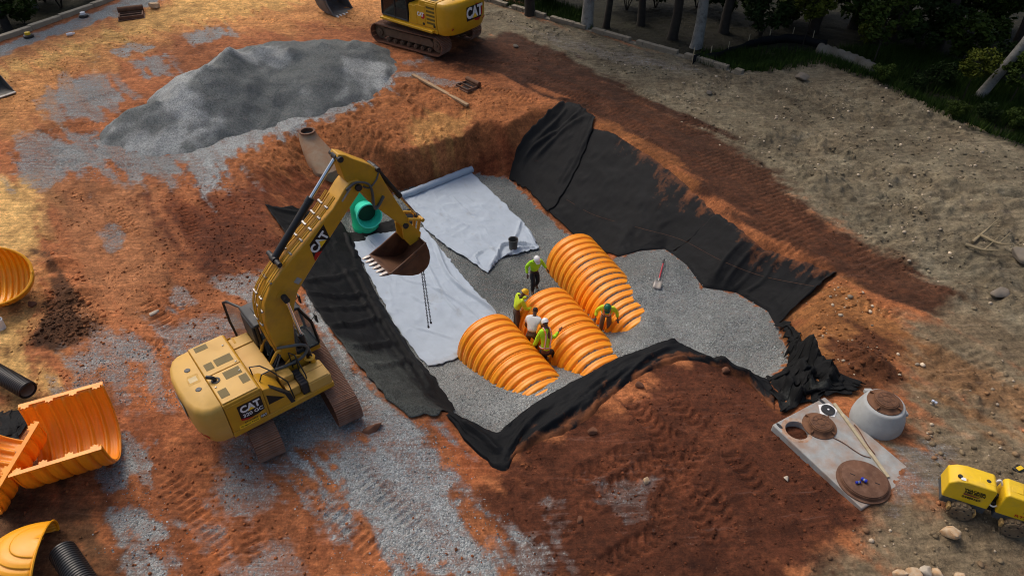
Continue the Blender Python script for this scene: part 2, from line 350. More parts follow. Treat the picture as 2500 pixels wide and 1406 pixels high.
GRAVEL = [  # cover, tone, feather, edge noise, outline
    (.85, .6, 1.2, 1.9, [(30, 400), (70, 340), (230, 320), (420, 360), (520, 375), (560, 465), (505, 472), (440, 440), (330, 440), (230, 420), (100, 440)]),
    (1.0, 1.0, .7, 1.0, [(430, 370), (560, 315), (640, 285), (720, 250), (800, 215), (945, 140), (985, 190), (900, 248), (780, 296), (640, 352), (545, 395), (560, 470), (500, 470), (480, 420)]),
    (.75, .6, .9, 1.0, [(95, 250), (130, 205), (200, 170), (280, 190), (330, 240), (240, 300), (130, 290)]),
    (.85, .8, .5, .9, [(250, 130), (330, 104), (365, 118), (300, 142)]), (.8, .7, .6, 1.0, [(320, 150), (400, 135), (420, 180), (340, 205)]), (.85, .8, .6, .9, [(430, 88), (540, 62), (580, 84), (470, 112)]),
    (1.0, .6, .5, .5, [(-200, 190), (0, 112), (150, 58), (300, 4), (420, -40), (470, -30), (380, 12), (250, 52), (100, 100), (-200, 215)]),
    (.8, .85, .5, .6, [(525, 690), (590, 672), (650, 668), (665, 745), (600, 745), (545, 715)]), (.75, .6, .5, .6, [(236, 575), (290, 545), (325, 590), (270, 606)]),
    (.7, .8, .4, .6, [(405, 735), (450, 700), (470, 740), (420, 760)]),
    (.7, .8, 1.1, 1.5, [(150, 890), (260, 815), (420, 805), (560, 785), (440, 880), (430, 1010), (330, 965), (260, 910), (200, 960), (150, 965)]),
    (.85, .55, .8, .9, [(560, 1080), (700, 900), (770, 770), (870, 860), (960, 970), (1070, 1050), (1010, 1100), (900, 1070), (780, 1110), (620, 1160)]),
    (.95, .9, .3, .5, [(735, 715), (800, 755), (850, 850), (930, 960), (1010, 1030), (1060, 1060), (1000, 1090), (930, 1060), (860, 940), (800, 850), (740, 780)]),
    (.95, .92, 1.1, 1.5, [(720, 1090), (930, 1060), (1070, 1090), (1100, 1190), (1190, 1265), (1290, 1300), (1230, 1450), (930, 1450), (860, 1330), (760, 1240), (690, 1150)]),
    (1.0, 1.0, .8, 1.3, [(880, 1080), (1030, 1090), (1100, 1200), (1190, 1280), (1180, 1400), (1060, 1380), (960, 1220)]),
    (.65, .5, .8, 1.0, [(480, 1130), (620, 1090), (690, 1200), (610, 1240), (570, 1340), (510, 1300)]), (.85, .75, .4, .7, [(228, 1175), (300, 1050), (400, 1110), (340, 1180), (280, 1212)]),
    (.85, .7, .4, .6, [(255, 1255), (310, 1230), (430, 1275), (390, 1340), (300, 1330)]), (.8, .8, .5, .7, [(310, 1450), (320, 1345), (420, 1330), (450, 1450)]), (.6, .7, .7, 1.0, [(560, 1345), (700, 1320), (730, 1450), (560, 1450)]),
    (.45, .9, .4, .7, [(1470, 1185), (1530, 1165), (1610, 1158), (1590, 1225), (1525, 1262)]), (.5, .9, .5, .8, [(1230, 1290), (1350, 1290), (1400, 1400), (1240, 1420)]),
    (.75, .7, .3, .4, [(940, 172), (1030, 178), (1130, 203), (1120, 212), (1020, 194), (950, 186)]), (.6, .8, .4, .6, [(960, 150), (1045, 142), (1050, 160), (970, 168)]),
    (.4, .8, .8, 1.0, [(1250, 60), (1400, 100), (1700, 170), (1640, 180), (1400, 130)]),
    (.55, .5, .6, .6, [(2150, 1150), (2260, 1080), (2350, 1100), (2280, 1200), (2180, 1230)]),
]
nlo = fbm(TX * .35, TY * .35, 3, 4); nmi = fbm(TX * 1.6, TY * 1.6, 9, 4); nhi = fbm(TX * 6, TY * 6, 21, 3)
ca, sa = math.cos(R(-48)), math.sin(R(-48))
U1, V1 = TX * ca + TY * sa, -TX * sa + TY * ca
WB = .8 * (fbm(TX * .18, TY * .18, 33, 2) - .5)
streak = fbm(U1 * .26, V1 * 2.6 + 6 * WB, 31, 4); streak2 = fbm(TX * 3.0 + TY * .6, TY * .5 - TX * .1, 37, 4)
soil = np.empty(TX.shape + (3,)); soil[:] = CLAY
def zone_mask(poly, feather, edge, strength=1.0):
    P = [(p.x, p.y) for p in hits(poly)]
    xs = [p[0] for p in P]; ys = [p[1] for p in P]; e = edge + feather
    i0, i1 = np.searchsorted(GX, (min(xs) - e, max(xs) + e)); j0, j1 = np.searchsorted(GY, (min(ys) - e, max(ys) + e))
    sl = (slice(j0, j1), slice(i0, i1))
    d = sdist(TX[sl], TY[sl], P) + ((nmi[sl] - .5) * 1.0 + (streak[sl] - .5) * 2.6 + (nhi[sl] - .5) * .7) * edge
    return sl, ss(feather * .6, -feather * .6, d) * strength
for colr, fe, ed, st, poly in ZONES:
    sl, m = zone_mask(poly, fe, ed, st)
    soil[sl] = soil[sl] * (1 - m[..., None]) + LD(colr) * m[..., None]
grav = np.zeros(TX.shape); gton = np.full(TX.shape, .7)
for amt, tone, fe, ed, poly in GRAVEL:
    sl, m = zone_mask(poly, fe, ed, 1.0)
    m = m * (.65 + .7 * np.clip((streak[sl] - .3) * 1.6, 0, 1)); m = np.clip(m, 0, 1) * amt
    gton[sl] = np.where(m > grav[sl] * .8, gton[sl] * (1 - m) + tone * m, gton[sl]); grav[sl] = np.maximum(grav[sl], m)
inpit = ss(.03, -.1, DF - .55 * ss(29, 28, TY) * (DR < -.4) * ss(24, 20, TY + 1.2 * TX) + np.maximum(nhi - .45, 0) * .6)
back = ss(0, 1, (TY - 27.5) / 3) * 0
grav = np.maximum(grav, inpit); gton = np.where(inpit > .5, .18 + .6 * (nlo - .3) + .22 * ss(23, 19, TY) + .12 * (nmi - .5), gton)
mott = 1 + (nlo - .5) * .75 + (nmi - .5) * .6 + (streak - .5) * .7 * ss(1.0, -1.0, DF * 0 - .2) + (streak2 - .5) * .25
soil *= np.clip(mott, .45, 1.6)[..., None]
hue = (nmi - .5)[..., None] * np.array((.0, .12, .2)); soil = np.clip(soil * (1 + hue), 0, 1)

# ---- relief: clods, ruts, track prints
woodm = np.maximum(ss(.2, -.8, sdist(TX, TY, WOOD)), ss(.2, -.8, sdist(TX, TY, WOOD2)))
rough = .5 + .9 * ss(.45, .65, fbm(TX * .22, TY * .22, 55, 3))
rough *= np.where(DF < .2, .25, 1.0) * (1 - .75 * grav)
def area(poly, fe=1.0):
    sl, m = zone_mask(poly, fe, .5); o = np.zeros(TX.shape); o[sl] = m; return o
TAN = area([(1120, 0), (1815, 185), (2130, 190), (2560, 390), (2600, 1450), (1980, 1400), (2250, 1150), (2250, 900), (2350, 730), (1900, 430), (1500, 180)], 1.2)
BANK = area([(500, 400), (700, 320), (1000, 180), (1380, 240), (1250, 430), (980, 470), (830, 520), (640, 490)], 1.2)
SPOIL = area([(1225, 1130), (1330, 1080), (1500, 955), (1620, 880), (1800, 900), (1890, 1000), (2100, 1240), (1980, 1350), (1940, 1450), (1260, 1450)], 1.0)
rough = rough * (1 + 1.0 * TAN + .9 * BANK) * (1 - .45 * SPOIL) * (.75 + .25 * np.clip(TAN + BANK + SPOIL, 0, 1))
clod = np.clip(fbm(TX * 4.5, TY * 4.5, 71, 3) - .5, 0, 1) * 2
dz = (fbm(TX * .9, TY * .9, 61, 4) - .5) * .16 * rough + clod * .09 * rough + (nhi - .5) * .05 * rough + (streak - .5) * .06 * (1 - TAN)
dz += np.where(DF < 0, ((fbm(TX * 1.1, TY * 1.1, 81, 3) - .5) * .12 + (fbm(TX * .45, TY * .45, 82, 3) - .5) * .55 * ss(2.0, 4.5, TX)) * ss(0, -.5, DF), 0)
press_shade = np.zeros(TX.shape)
def prints(path, width, pitch, depth, chev=0.0, fade=1.0, n=6, gate=.15):
    P = [(p.x, p.y) for p in smooth_path(hits(path), n)]; xs = [p[0] for p in P]; ys = [p[1] for p in P]
    i0, i1 = np.searchsorted(GX, (min(xs) - 1, max(xs) + 1)); j0, j1 = np.searchsorted(GY, (min(ys) - 1, max(ys) + 1)); sl = (slice(j0, j1), slice(i0, i1))
    d, a, s_ = pdist(TX[sl], TY[sl], P)
    ins = ss(width / 2 + .05, width / 2 - .05, d); Ltot = a.max() + 1e-6
    ins = ins * ss(0, .8, a) * ss(0, .8, Ltot - a) * (gate + (1 - gate) * ss(.42, .6, fbm(TX[sl] * .55, TY[sl] * .55, 91, 3))) * fade
    w = np.sin((a + chev * np.abs(s_)) * 2 * math.pi / pitch)
    rim_ = np.exp(-((d - width / 2 - .06) / .07) ** 2) * fade * .6
    dz[sl] = dz[sl] * (1 - .7 * ins) + ins * (-depth + depth * 1.1 * ss(.1, .7, w)) + rim_ * depth * .7
    press_shade[sl] = np.maximum(press_shade[sl], ins * (.12 + .88 * ss(-.35, .35, w)) + (ins <= .3) * 0 + (1 - ins) * .42 * (ins > .03))
for off in (0, 1):
    o = off * 24
    prints([(1120, 150 + o * .5), (1280, 168 + o), (1400, 215 + o), (1560, 290 + o), (1700, 360 + o)], .6, .26, .05)
    prints([(1500, 200 + o), (1640, 270 + o), (1800, 380 + o), (1950, 490 + o), (2120, 600 + o * 1.5), (2280, 690 + o * 1.6)], .7, .26, .06)
    prints([(1600, 310 + o), (1760, 400 + o), (1880, 500 + o), (2050, 600 + o * 1.5), (2200, 680 + o * 1.6)], .65, .26, .05, fade=.8)
    prints([(1800, 470 + o), (1920, 560 + o * 1.5), (2060, 640 + o * 2)], .6, .26, .05)
prints([(2050, 740), (2160, 760), (2230, 800)], .7, .26, .06); prints([(2330, 830), (2420, 900), (2520, 980)], .6, .26, .05); prints([(2280, 900), (2380, 960), (2500, 1060)], .6, .26, .04)
for pa in ([(250, 470), (330, 580), (400, 680), (450, 780)], [(300, 650), (360, 740), (430, 820)], [(430, 470), (470, 560), (500, 640)], [(480, 480), (560, 560), (600, 640)], [(540, 480), (620, 560), (650, 620)],
           [(110, 310), (250, 300), (350, 250)], [(170, 260), (260, 235), (330, 200)], [(60, 330), (160, 320), (250, 310)], [(350, 175), (400, 190), (440, 170)], [(120, 560), (200, 700), (270, 820)],
           [(330, 840), (450, 850), (560, 820)], [(260, 980), (350, 1000), (430, 980)], [(60, 370), (200, 370), (330, 380)], [(40, 400), (180, 400), (330, 410)]):
    prints(pa, .6, .26, .075)
for pa in ([(420, 1010), (520, 1130), (600, 1260), (640, 1400)], [(300, 1060), (420, 1180), (520, 1300), (580, 1400)], [(700, 1180), (820, 1260), (960, 1400)], [(560, 1200), (700, 1290), (800, 1400)], [(150, 430), (260, 560), (330, 680)], [(620, 450), (640, 560), (690, 650)], [(700, 60), (820, 60), (920, 75)], [(500, 60), (640, 50), (760, 65)], [(1120, 200), (1240, 230), (1330, 250)], [(830, 1120), (960, 1230), (1100, 1380)]):
    prints(pa, .55, .25, .06)
for pa in ([(1490, 930), (1570, 1010), (1620, 1090), (1660, 1180), (1730, 1290), (1800, 1400)], [(1600, 920), (1680, 1010), (1760, 1080), (1840, 1170), (1900, 1260)], [(1780, 1000), (1720, 1080), (1640, 1200), (1600, 1320)],
           [(1640, 1070), (1560, 1150), (1440, 1230), (1330, 1330)], [(1560, 1090), (1480, 1130), (1380, 1180), (1280, 1240)], [(1700, 1150), (1760, 1250), (1830, 1400)], [(1640, 1290), (1560, 1330), (1450, 1400)], [(1520, 960), (1620, 1060), (1720, 1100)]):
    prints(pa, .55, .27, .07, chev=.6, n=8, gate=.3)
press_shade2 = np.where(SPOIL > .3, press_shade, 0)
# loose windrow and spoil lumps
def lump(u, v, r, h, sx=1.0):
    p = hit(u, v); i0, i1 = np.searchsorted(GX, (p.x - 3 * r * sx, p.x + 3 * r * sx)); j0, j1 = np.searchsorted(GY, (p.y - 3 * r, p.y + 3 * r)); sl = (slice(j0, j1), slice(i0, i1))
    g = np.exp(-(((TX[sl] - p.x) / sx) ** 2 + (TY[sl] - p.y) ** 2) / r / r); dz[sl] += g * h * (.5 + nhi[sl])
for a in ((150, 640, .5, .3), (190, 720, .5, .3), (215, 780, .5, .25), (130, 800, .7, .2), (1260, 1160, .5, .15), (1440, 990, .4, .15), (1340, 1090, .5, .15), (2100, 880, .6, .35), (2140, 905, .4, .25), (1880, 340, .7, .35, 1.4), (2010, 450, .5, .3, 1.6), (1380, 135, .5, .2, 1.5),
          (2220, 640, .5, .25, 1.5), (1980, 420, .4, .2, 1.5), (1700, 210, .6, .2, 2), (900, 330, 1.0, .25, 1.6), (1100, 230, 1.0, .2, 1.5), (620, 420, .7, .3, 1.3), (2330, 720, .5, .25, 2)): lump(*a)
gully = [(p.x, p.y) for p in smooth_path(hits([(1950, 345), (2050, 375), (2150, 410), (2250, 440), (2340, 465), (2500, 480)]), 6)]
d_, a_, s_ = pdist(TX, TY, gully); dz -= .22 * np.exp(-(d_ / .16) ** 2) * (.4 + nmi); dz += .12 * np.exp(-((s_ + .6) / .5) ** 2) * (d_ < 2)
dz *= (1 - .0 * woodm)
press_shade_c = np.clip(press_shade, 0, 1)
soil *= np.where(press_shade2 > .02, .72 + .8 * press_shade_c, np.where(press_shade_c > .02, .76 + .58 * press_shade_c, 1))[..., None]  # pressed soil paler; shade of the gaps between lugs painted into the colour
GZ = TZ + dz
def gz(x, y): return float(grid_z(x, y, GZ))
def ground_hit(u, v):
    p = hit(u, v); p.z = gz(p.x, p.y); return p

def soil_material():
    t = NT('soil_and_gravel')
    col = t.attr('soil', 'Color'); g = t.attr('gravel'); tone = t.attr('tone'); rg = t.attr('clods')
    n1 = t.noise(2.2, 4, .62); n2 = t.noise(15, 3, .7); n3 = t.noise(55, 1, .6); n4 = t.noise(5.5, 2, .65)
    def stretched(rot, sc_):
        mp = t.n.new('ShaderNodeMapping'); mp.inputs['Rotation'].default_value = (0, 0, rot); mp.inputs['Scale'].default_value = sc_; t.t.links.new(t.tc.outputs['Object'], mp.inputs['Vector']); return t.noise(1.0, 3, .65, mp.outputs[0])
    st = t.math('ADD', t.math('MULTIPLY', stretched(R(48), (.7, 7, 1)), .5), t.math('MULTIPLY', stretched(R(-62), (.7, 8, 1)), .5))
    st = t.mapr(st, .32, .68, .2, .8)
    def mulv(c, v):
        cb = t.n.new('ShaderNodeCombineColor')
        for i in range(3): t.t.links.new(v, cb.inputs[i])
        return t.mix(1.0, c, cb.outputs[0], 'MULTIPLY')
    c = mulv(col, t.mapr(n1, .25, .75, .66, 1.32)); c = mulv(c, t.mapr(n2, .25, .75, .60, 1.4)); c = mulv(c, t.mapr(n4, .3, .7, .72, 1.28)); c = mulv(c, t.mapr(st, .25, .75, .72, 1.3))  # mottling: uneven damp, plus relief shading put into the soil colour
    peb = t.voro(9, 'F1', 'Distance'); pm = t.mapr(peb, .10, .16, .5, 0); pc = t.voro(9, 'F1', 'Color')
    pm2 = t.math('MULTIPLY', pm, t.math('GREATER_THAN', t.noise(3.1, 2), .56))
    c = t.mix(t.math('MULTIPLY', pm2, rg), c, mulv(t.mix(.75, col, L((196, 170, 140))), t.mapr(pc, 0, 1, .55, 1.1)))
    # crushed stone
    vc = t.n.new('ShaderNodeTexVoronoi'); vc.inputs['Scale'].default_value = 23; t.t.links.new(t.tc.outputs['Object'], vc.inputs['Vector'])
    sp = t.n.new('ShaderNodeSeparateColor'); t.t.links.new(vc.outputs['Color'], sp.inputs[0])
    fine = t.voro(50, 'F1', 'Color'); sp2 = t.n.new('ShaderNodeSeparateColor'); t.t.links.new(fine, sp2.inputs[0])
    val = t.math('ADD', t.math('MULTIPLY', sp.outputs[0], .55), t.math('MULTIPLY', sp2.outputs[0], .45))
    dark = t.mix(val, L((53, 58, 57)), L((104, 110, 108))); light = t.mix(val, L((106, 111, 110)), L((206, 209, 206)))
    gc = t.mix(tone, dark, light); gc = mulv(gc, t.mapr(t.noise(.9, 5), .3, .7, .85, 1.15))
    edge = t.math('ADD', g, t.math('MULTIPLY', t.math('SUBTRACT', t.math('ADD', t.math('ADD', t.math('MULTIPLY', sp.outputs[1], .40), t.math('MULTIPLY', st, .55)), t.math('MULTIPLY', t.noise(4, 4, .7), .6)), .78), 1.25))
    gm = t.mapr(edge, .42, .88, 0, 1)
    gm = t.math('MULTIPLY', gm, t.mapr(g, .02, .12, 0, 1))
    dust = t.mapr(t.math('ADD', g, t.math('MULTIPLY', t.math('SUBTRACT', st, .5), .8)), .12, .8, 0, .72)
    c = t.mix(dust, c, t.mix(n2, L((112, 106, 102)), L((168, 160, 154))))
    c = t.mix(gm, c, gc)
    h1 = t.math('ADD', t.math('MULTIPLY', n2, 1.0), t.math('MULTIPLY', n3, .6))
    vd = t.math('MULTIPLY', vc.outputs['Distance'], -1.6)
    h = t.math('ADD', t.math('MULTIPLY', h1, t.math('SUBTRACT', 1.0, t.math('MULTIPLY', gm, .7))), t.math('MULTIPLY', vd, gm))
    t.bump(h, .85, .05)
    return t.out(c, .93, 0, .25)
M_SOIL = soil_material()
V = np.stack([TX, TY, GZ], -1).reshape(-1, 3)
me = npmesh('ground', V, gridfaces(len(GY), len(GX)), {'soil': ('FLOAT_COLOR', np.concatenate([soil, np.ones(TX.shape + (1,))], -1)), 'gravel': ('FLOAT', grav), 'tone': ('FLOAT', np.clip(gton, 0, 1)), 'clods': ('FLOAT', np.clip(rough / 1.5, 0, 1))})
ground = tag(link('ground', me, M_SOIL, smooth=180), kind='structure')
mb = MB(); mb.add([(-1500, -1500, -3.2), (1500, -1500, -3.2), (1500, 1500, -3.2), (-1500, 1500, -3.2)], [(0, 1, 2, 3)])
tag(mb.build('outlying_terrain', paint('outlying_soil', L((60, 55, 34)), .95, dirt=L((40, 50, 22)), dirt_amt=.5, dscale=.05), smooth=0), kind='structure')

# ---- stockpile of crushed stone
def ridged_(x, y): return 1 - np.abs(2 * vnoise(x, y, 777) - 1)
PK = [(*at(u, v, z), s) for u, v, z, s in ((560, 112, 2.85, .62), (500, 148, 2.65, .60), (440, 186, 2.35, .58), (375, 232, 1.85, .55), (320, 276, 1.15, .5), (290, 305, .6, .42), (630, 92, 2.75, .55), (700, 80, 2.85, .52), (780, 80, 2.6, .52), (850, 92, 2.1, .5), (905, 122, 1.4, .48), (600, 190, 1.7, .62), (690, 170, 1.5, .5), (760, 140, 1.6, .5), (520, 250, 1.2, .6), (430, 300, .8, .55), (820, 165, .9, .45), (760, 215, .35, .35))]
px0, px1 = min(p[0] for p in PK) - 4.5, max(p[0] for p in PK) + 4; py0, py1 = min(p[1] for p in PK) - 4, max(p[1] for p in PK) + 4
ax_, ay_ = np.arange(px0, px1, .09), np.arange(py0, py1, .09); QX, QY = np.meshgrid(ax_, ay_)
hs = np.stack([p[2] - p[3] * np.hypot(QX - p[0], QY - p[1]) for p in PK]); K = 8.0
hp_ = np.log(np.exp(K * hs).sum(0)) / K - .16
sc = at(715, 165, 1.2); hp_ -= .75 * np.exp(-(((QX - sc.x) / 1.4) ** 2 + ((QY - sc.y) / 2.2) ** 2)); sc = at(830, 135, 1.2); hp_ -= .35 * np.exp(-(((QX - sc.x) / 1.6) ** 2 + ((QY - sc.y) / 1.2) ** 2))
hp_ += (fbm(QX * .5, QY * .5, 101, 4) - .5) * .75 + (ridged_(QX * .9, QY * .35) - .5) * .12 + (fbm(QX * 5, QY * 5, 102, 3) - .5) * .05
QB = grid_z(QX, QY, GZ); keep = hp_ > QB - .06
fc = gridfaces(len(ay_), len(ax_)); kv = keep.ravel(); fc = fc[kv[fc].any(1)]
idx = np.unique(fc); rem = -np.ones(QX.size, int); rem[idx] = np.arange(len(idx))
pv = np.stack([QX, QY, np.maximum(hp_, QB - .1)], -1).reshape(-1, 3)[idx]
ptone = np.clip(.2 + .8 * ss(.5, .68, fbm(QX * .45 + 3, QY * .45, 103, 4)), 0, 1).ravel()[idx]
me = npmesh('gravel_pile', pv, rem[fc], {'soil': ('FLOAT_COLOR', np.tile((.2, .2, .2, 1), (len(idx), 1))), 'gravel': ('FLOAT', np.ones(len(idx))), 'tone': ('FLOAT', ptone), 'clods': ('FLOAT', np.zeros(len(idx)))})
tag(link('gravel_pile', me, M_SOIL, smooth=180), 'large grey stockpile of crushed stone heaped on the orange clay', 'gravel pile')

# ================================================================== fabrics
def resample(P, n):
    P = [Vector(p) for p in P]; d = [0]
    for i in range(len(P) - 1): d.append(d[-1] + (P[i + 1] - P[i]).length)
    out = []
    for k in range(n):
        s = d[-1] * k / (n - 1); i = min(max(int(np.searchsorted(d, s)) - 1, 0), len(P) - 2)
        t = (s - d[i]) / max(d[i + 1] - d[i], 1e-9); out.append(P[i].lerp(P[i + 1], t))
    return np.array([(p.x, p.y) for p in out])
def coons(top, right, bottom, left, nu, nv, jag=0.0, seed=0):
    """top and bottom run left to right, left and right run top to bottom"""
    T, B, Lf, Rt = resample(smooth_path(top, 5), nu), resample(smooth_path(bottom, 5), nu), resample(smooth_path(left, 5), nv), resample(smooth_path(right, 5), nv)
    if jag:
        k = np.arange(nu); q = np.arange(nv)
        T = T + jag * (np.stack([vnoise(k * .35, 0 * k + 1, seed), vnoise(k * .35, 0 * k + 2, seed)], -1) - .5); B = B + jag * (np.stack([vnoise(k * .35, 0 * k + 3, seed), vnoise(k * .35, 0 * k + 4, seed)], -1) - .5)
        Lf = Lf + jag * (np.stack([vnoise(q * .35, 0 * q + 5, seed), vnoise(q * .35, 0 * q + 6, seed)], -1) - .5); Rt = Rt + jag * (np.stack([vnoise(q * .35, 0 * q + 7, seed), vnoise(q * .35, 0 * q + 8, seed)], -1) - .5)
    u = np.linspace(0, 1, nu)[None, :, None]; v = np.linspace(0, 1, nv)[:, None, None]
    P = (1 - v) * T[None] + v * B[None] + (1 - u) * Lf[:, None] + u * Rt[:, None]
    P -= (1 - u) * (1 - v) * (T[0] + Lf[0]) / 2 + u * (1 - v) * (T[-1] + Rt[0]) / 2 + (1 - u) * v * (B[0] + Lf[-1]) / 2 + u * v * (B[-1] + Rt[-1]) / 2
    return P[..., 0], P[..., 1], np.broadcast_to(u[..., 0], (nv, nu)), np.broadcast_to(v[..., 0], (nv, nu))
def ridged(x, y, seed, p=3, o=3):
    t = 0; k = 1; n = 0
    for i in range(o):
        t = t + k * (1 - np.abs(2 * vnoise(x * 2 ** i + i * 5.1, y * 2 ** i, seed + i) - 1)) ** p; n += k; k *= .5
    return t / n
def drape(name, mat, edges, nu, nv, off=.035, tuck=(0, 0), wrinkle=.05, wu=6.0, wv=1.2, seed=1, jag=.15, dirt=None, sink=True, folds=(), fine=.02, parent=None, base=None, crease=0.0):
    X_, Y_, U_, V_ = coons(*edges, nu, nv, jag, seed)
    z = grid_z(X_, Y_, GZ) if base is None else base(X_, Y_)
    w = ridged(U_ * wu + .6 * vnoise(U_ * 3, V_ * 3, seed), V_ * wv + .8 * vnoise(U_ * 4, V_ * 2, seed + 4), seed + 1) * wrinkle + (fbm(U_ * 26, V_ * 20, seed + 2, 3) - .5) * fine
    w = w + crease * ridged(U_ * 7 + 1.5 * vnoise(U_ * 5, V_ * 5, seed + 30), V_ * 9, seed + 31, 9, 2)
    w = w * (.35 + 1.0 * vnoise(U_ * 3.1, V_ * 3.3, seed + 9))
    for pts, hgt, wid in folds:
        d, a, s_ = pdist(X_, Y_, [(p.x, p.y) for p in smooth_path(hits(pts), 5)]); Lt = a.max() + 1e-6
        w = w + 1.5 * hgt * np.exp(-(d / wid) ** 2) * ss(0, .15, a / Lt) * ss(0, .15, 1 - a / Lt) - hgt * .35 * np.exp(-((s_ - 2.2 * wid) / wid) ** 2) * (d < 5 * wid)
    z = z + off + w - (off + .07 + w) * (tuck[0] * ss(.10, .0, V_) + tuck[1] * ss(.90, 1.0, V_))
    if sink:
        df = sdist(X_, Y_, TOE2); z = np.where(df < -.03, grid_z(X_, Y_, GZ) + (.03 + df) * .8 + .03, z)
    at_ = {'dirt': ('FLOAT', (dirt(X_, Y_, U_, V_) if dirt else np.zeros(U_.shape)))}
    me = npmesh(name, np.stack([X_, Y_, z], -1).reshape(-1, 3), gridfaces(nv, nu), at_)
    return link(name, me, mat, parent, smooth=180, solid=.012)
def cloth_mat(name, col, dirtc, rough, bump, spec=.3, vr=.2, dn=.8, bs=14, speck=False):
    t = NT(name); v = t.mapr(t.noise(1.6, 6), .3, .7, 1 - vr, 1 + vr); cb = t.n.new('ShaderNodeCombineColor')
    for i in range(3): t.t.links.new(v, cb.inputs[i])
    c = t.mix(1.0, col, cb.outputs[0], 'MULTIPLY')
    f = t.math('ADD', t.attr('dirt'), t.math('MULTIPLY', t.math('SUBTRACT', t.noise(7, 7, .7), .5), dn))
    c = t.mix(t.mapr(f, .32, .85, 0, .9), c, t.mix(t.voro(26, 'F1', 'Color') if speck else t.noise(9, 4), tuple(x * (.35 if speck else 1) for x in dirtc), tuple(x * 1.9 for x in dirtc)))
    spk = t.mapr(t.noise(60, 2), .68, .74, 0, .35); c = t.mix(spk, c, tuple(min(1, x * 2.2 + .01) for x in col))
    t.bump(t.math('ADD', t.noise(bs, 5, .6), t.math('MULTIPLY', t.noise(90, 2), .3)), bump, .03)
    return t.out(c, rough, 0, spec)
M_BLACK = cloth_mat('black_geotextile', (.0062, .0068, .0078), L((104, 62, 36)), .72, .45, spec=.15)
M_BLACKG = cloth_mat('black_geotextile_with_stone_dust', (.0066, .007, .0075), L((60, 63, 60)), .75, .6, spec=.15, speck=True)
M_WHITE = cloth_mat('pale_geotextile', (.36, .415, .475), L((120, 118, 112)), .8, .12, vr=.07, bs=5)
hp = lambda *p: hits(p)
# sheets on the long right-hand slope
def d_top(s):
    return lambda x, y, u, v: np.clip((.33 - v) * 1.7 + (fbm(u * 34 * s, v * 7, 5, 5, .65) - .5) * 1.1, 0, 1) * ss(.05, .3, u) + .2 * ss(.5, .8, fbm(u * 9 * s, v * 3, 6, 3))
tB = hits([(1455, 300), (1505, 318), (1560, 352), (1640, 405), (1700, 455), (1765, 525)])
bB = wp([(1318, 500, FL), (1380, 560, FL), (1440, 610, FL), (1500, 645, -1.9), (1545, 640, -1.9), (1620, 640, -1.6)])
lB = [tB[0], hit(1430, 350), hit(1385, 430), hit(1345, 490), bB[0]]
rB = [tB[-1], hit(1715, 560), hit(1670, 600), bB[-1]]
tag(drape('geotextile_liner', M_BLACK, (tB, rB, bB, lB), 90, 60, .05, (1, 0), .045, 5, .6, 11, .08, d_top(1)), 'black geotextile sheet on the long slope behind the farthest orange chamber row', 'liner', 'black geotextile liners around the pit')
tA = hits([(1374, 252), (1410, 262), (1452, 290)]); bA = wp([(1243, 437, FL), (1290, 475, FL), (1335, 522, FL)])
lA = [tA[0], hit(1318, 300), hit(1270, 350), hit(1252, 400), bA[0]]; rA = [tA[-1], hit(1438, 345), hit(1400, 430), hit(1360, 500), bA[-1]]
fA = [([(1440, 285), (1370, 330), (1300, 400)], .09, .10), ([(1450, 300), (1420, 370), (1370, 460)], .07, .08), ([(1390, 262), (1350, 310), (1290, 370)], .06, .1), ([(1420, 275), (1330, 345), (1275, 400)], .08, .07)]
tag(drape('geotextile_liner', M_BLACK, (tA, rA, bA, lA), 60, 60, .11, (0, 0), .06, 4, 1, 12, .1, lambda x, y, u, v: .25 * ss(.55, .8, fbm(u * 6, v * 6, 6, 3)), folds=fA), 'folded black geotextile sheet at the far top corner of the pit', 'liner', 'black geotextile liners around the pit')
tC = hits([(1755, 515), (1830, 570), (1900, 612), (1960, 635), (2046, 662)]); bC = wp([(1600, 640, -1.6), (1680, 690, -1.3), (1740, 740, -1.2), (1820, 760, -1.1), (1890, 815, -.8)])
lC = [tC[0], hit(1710, 560), hit(1665, 605), bC[0]]; rC = [tC[-1], hit(2000, 705), hit(1950, 750), hit(1905, 790), bC[-1]]
fC = [([(2046, 664), (1990, 712), (1905, 790)], .10, .09)] + [([(1900 - i * 26, 625 - i * 14), (1860 - i * 30, 690 - i * 18), (1815 - i * 26, 720 - i * 8)], .05, .07) for i in range(4)] + [([(1990, 665), (1940, 720), (1890, 770)], .05, .06), ([(2010, 690), (1960, 735), (1890, 780)], .06, .06)]
tag(drape('geotextile_liner', M_BLACK, (tC, rC, bC, lC), 80, 56, .07, (.8, 0), .05, 6, .6, 13, .08, d_top(1.2), folds=fC), 'wrinkled black geotextile sheet at the right end of the long slope beside orange soil', 'liner', 'black geotextile liners around the pit')
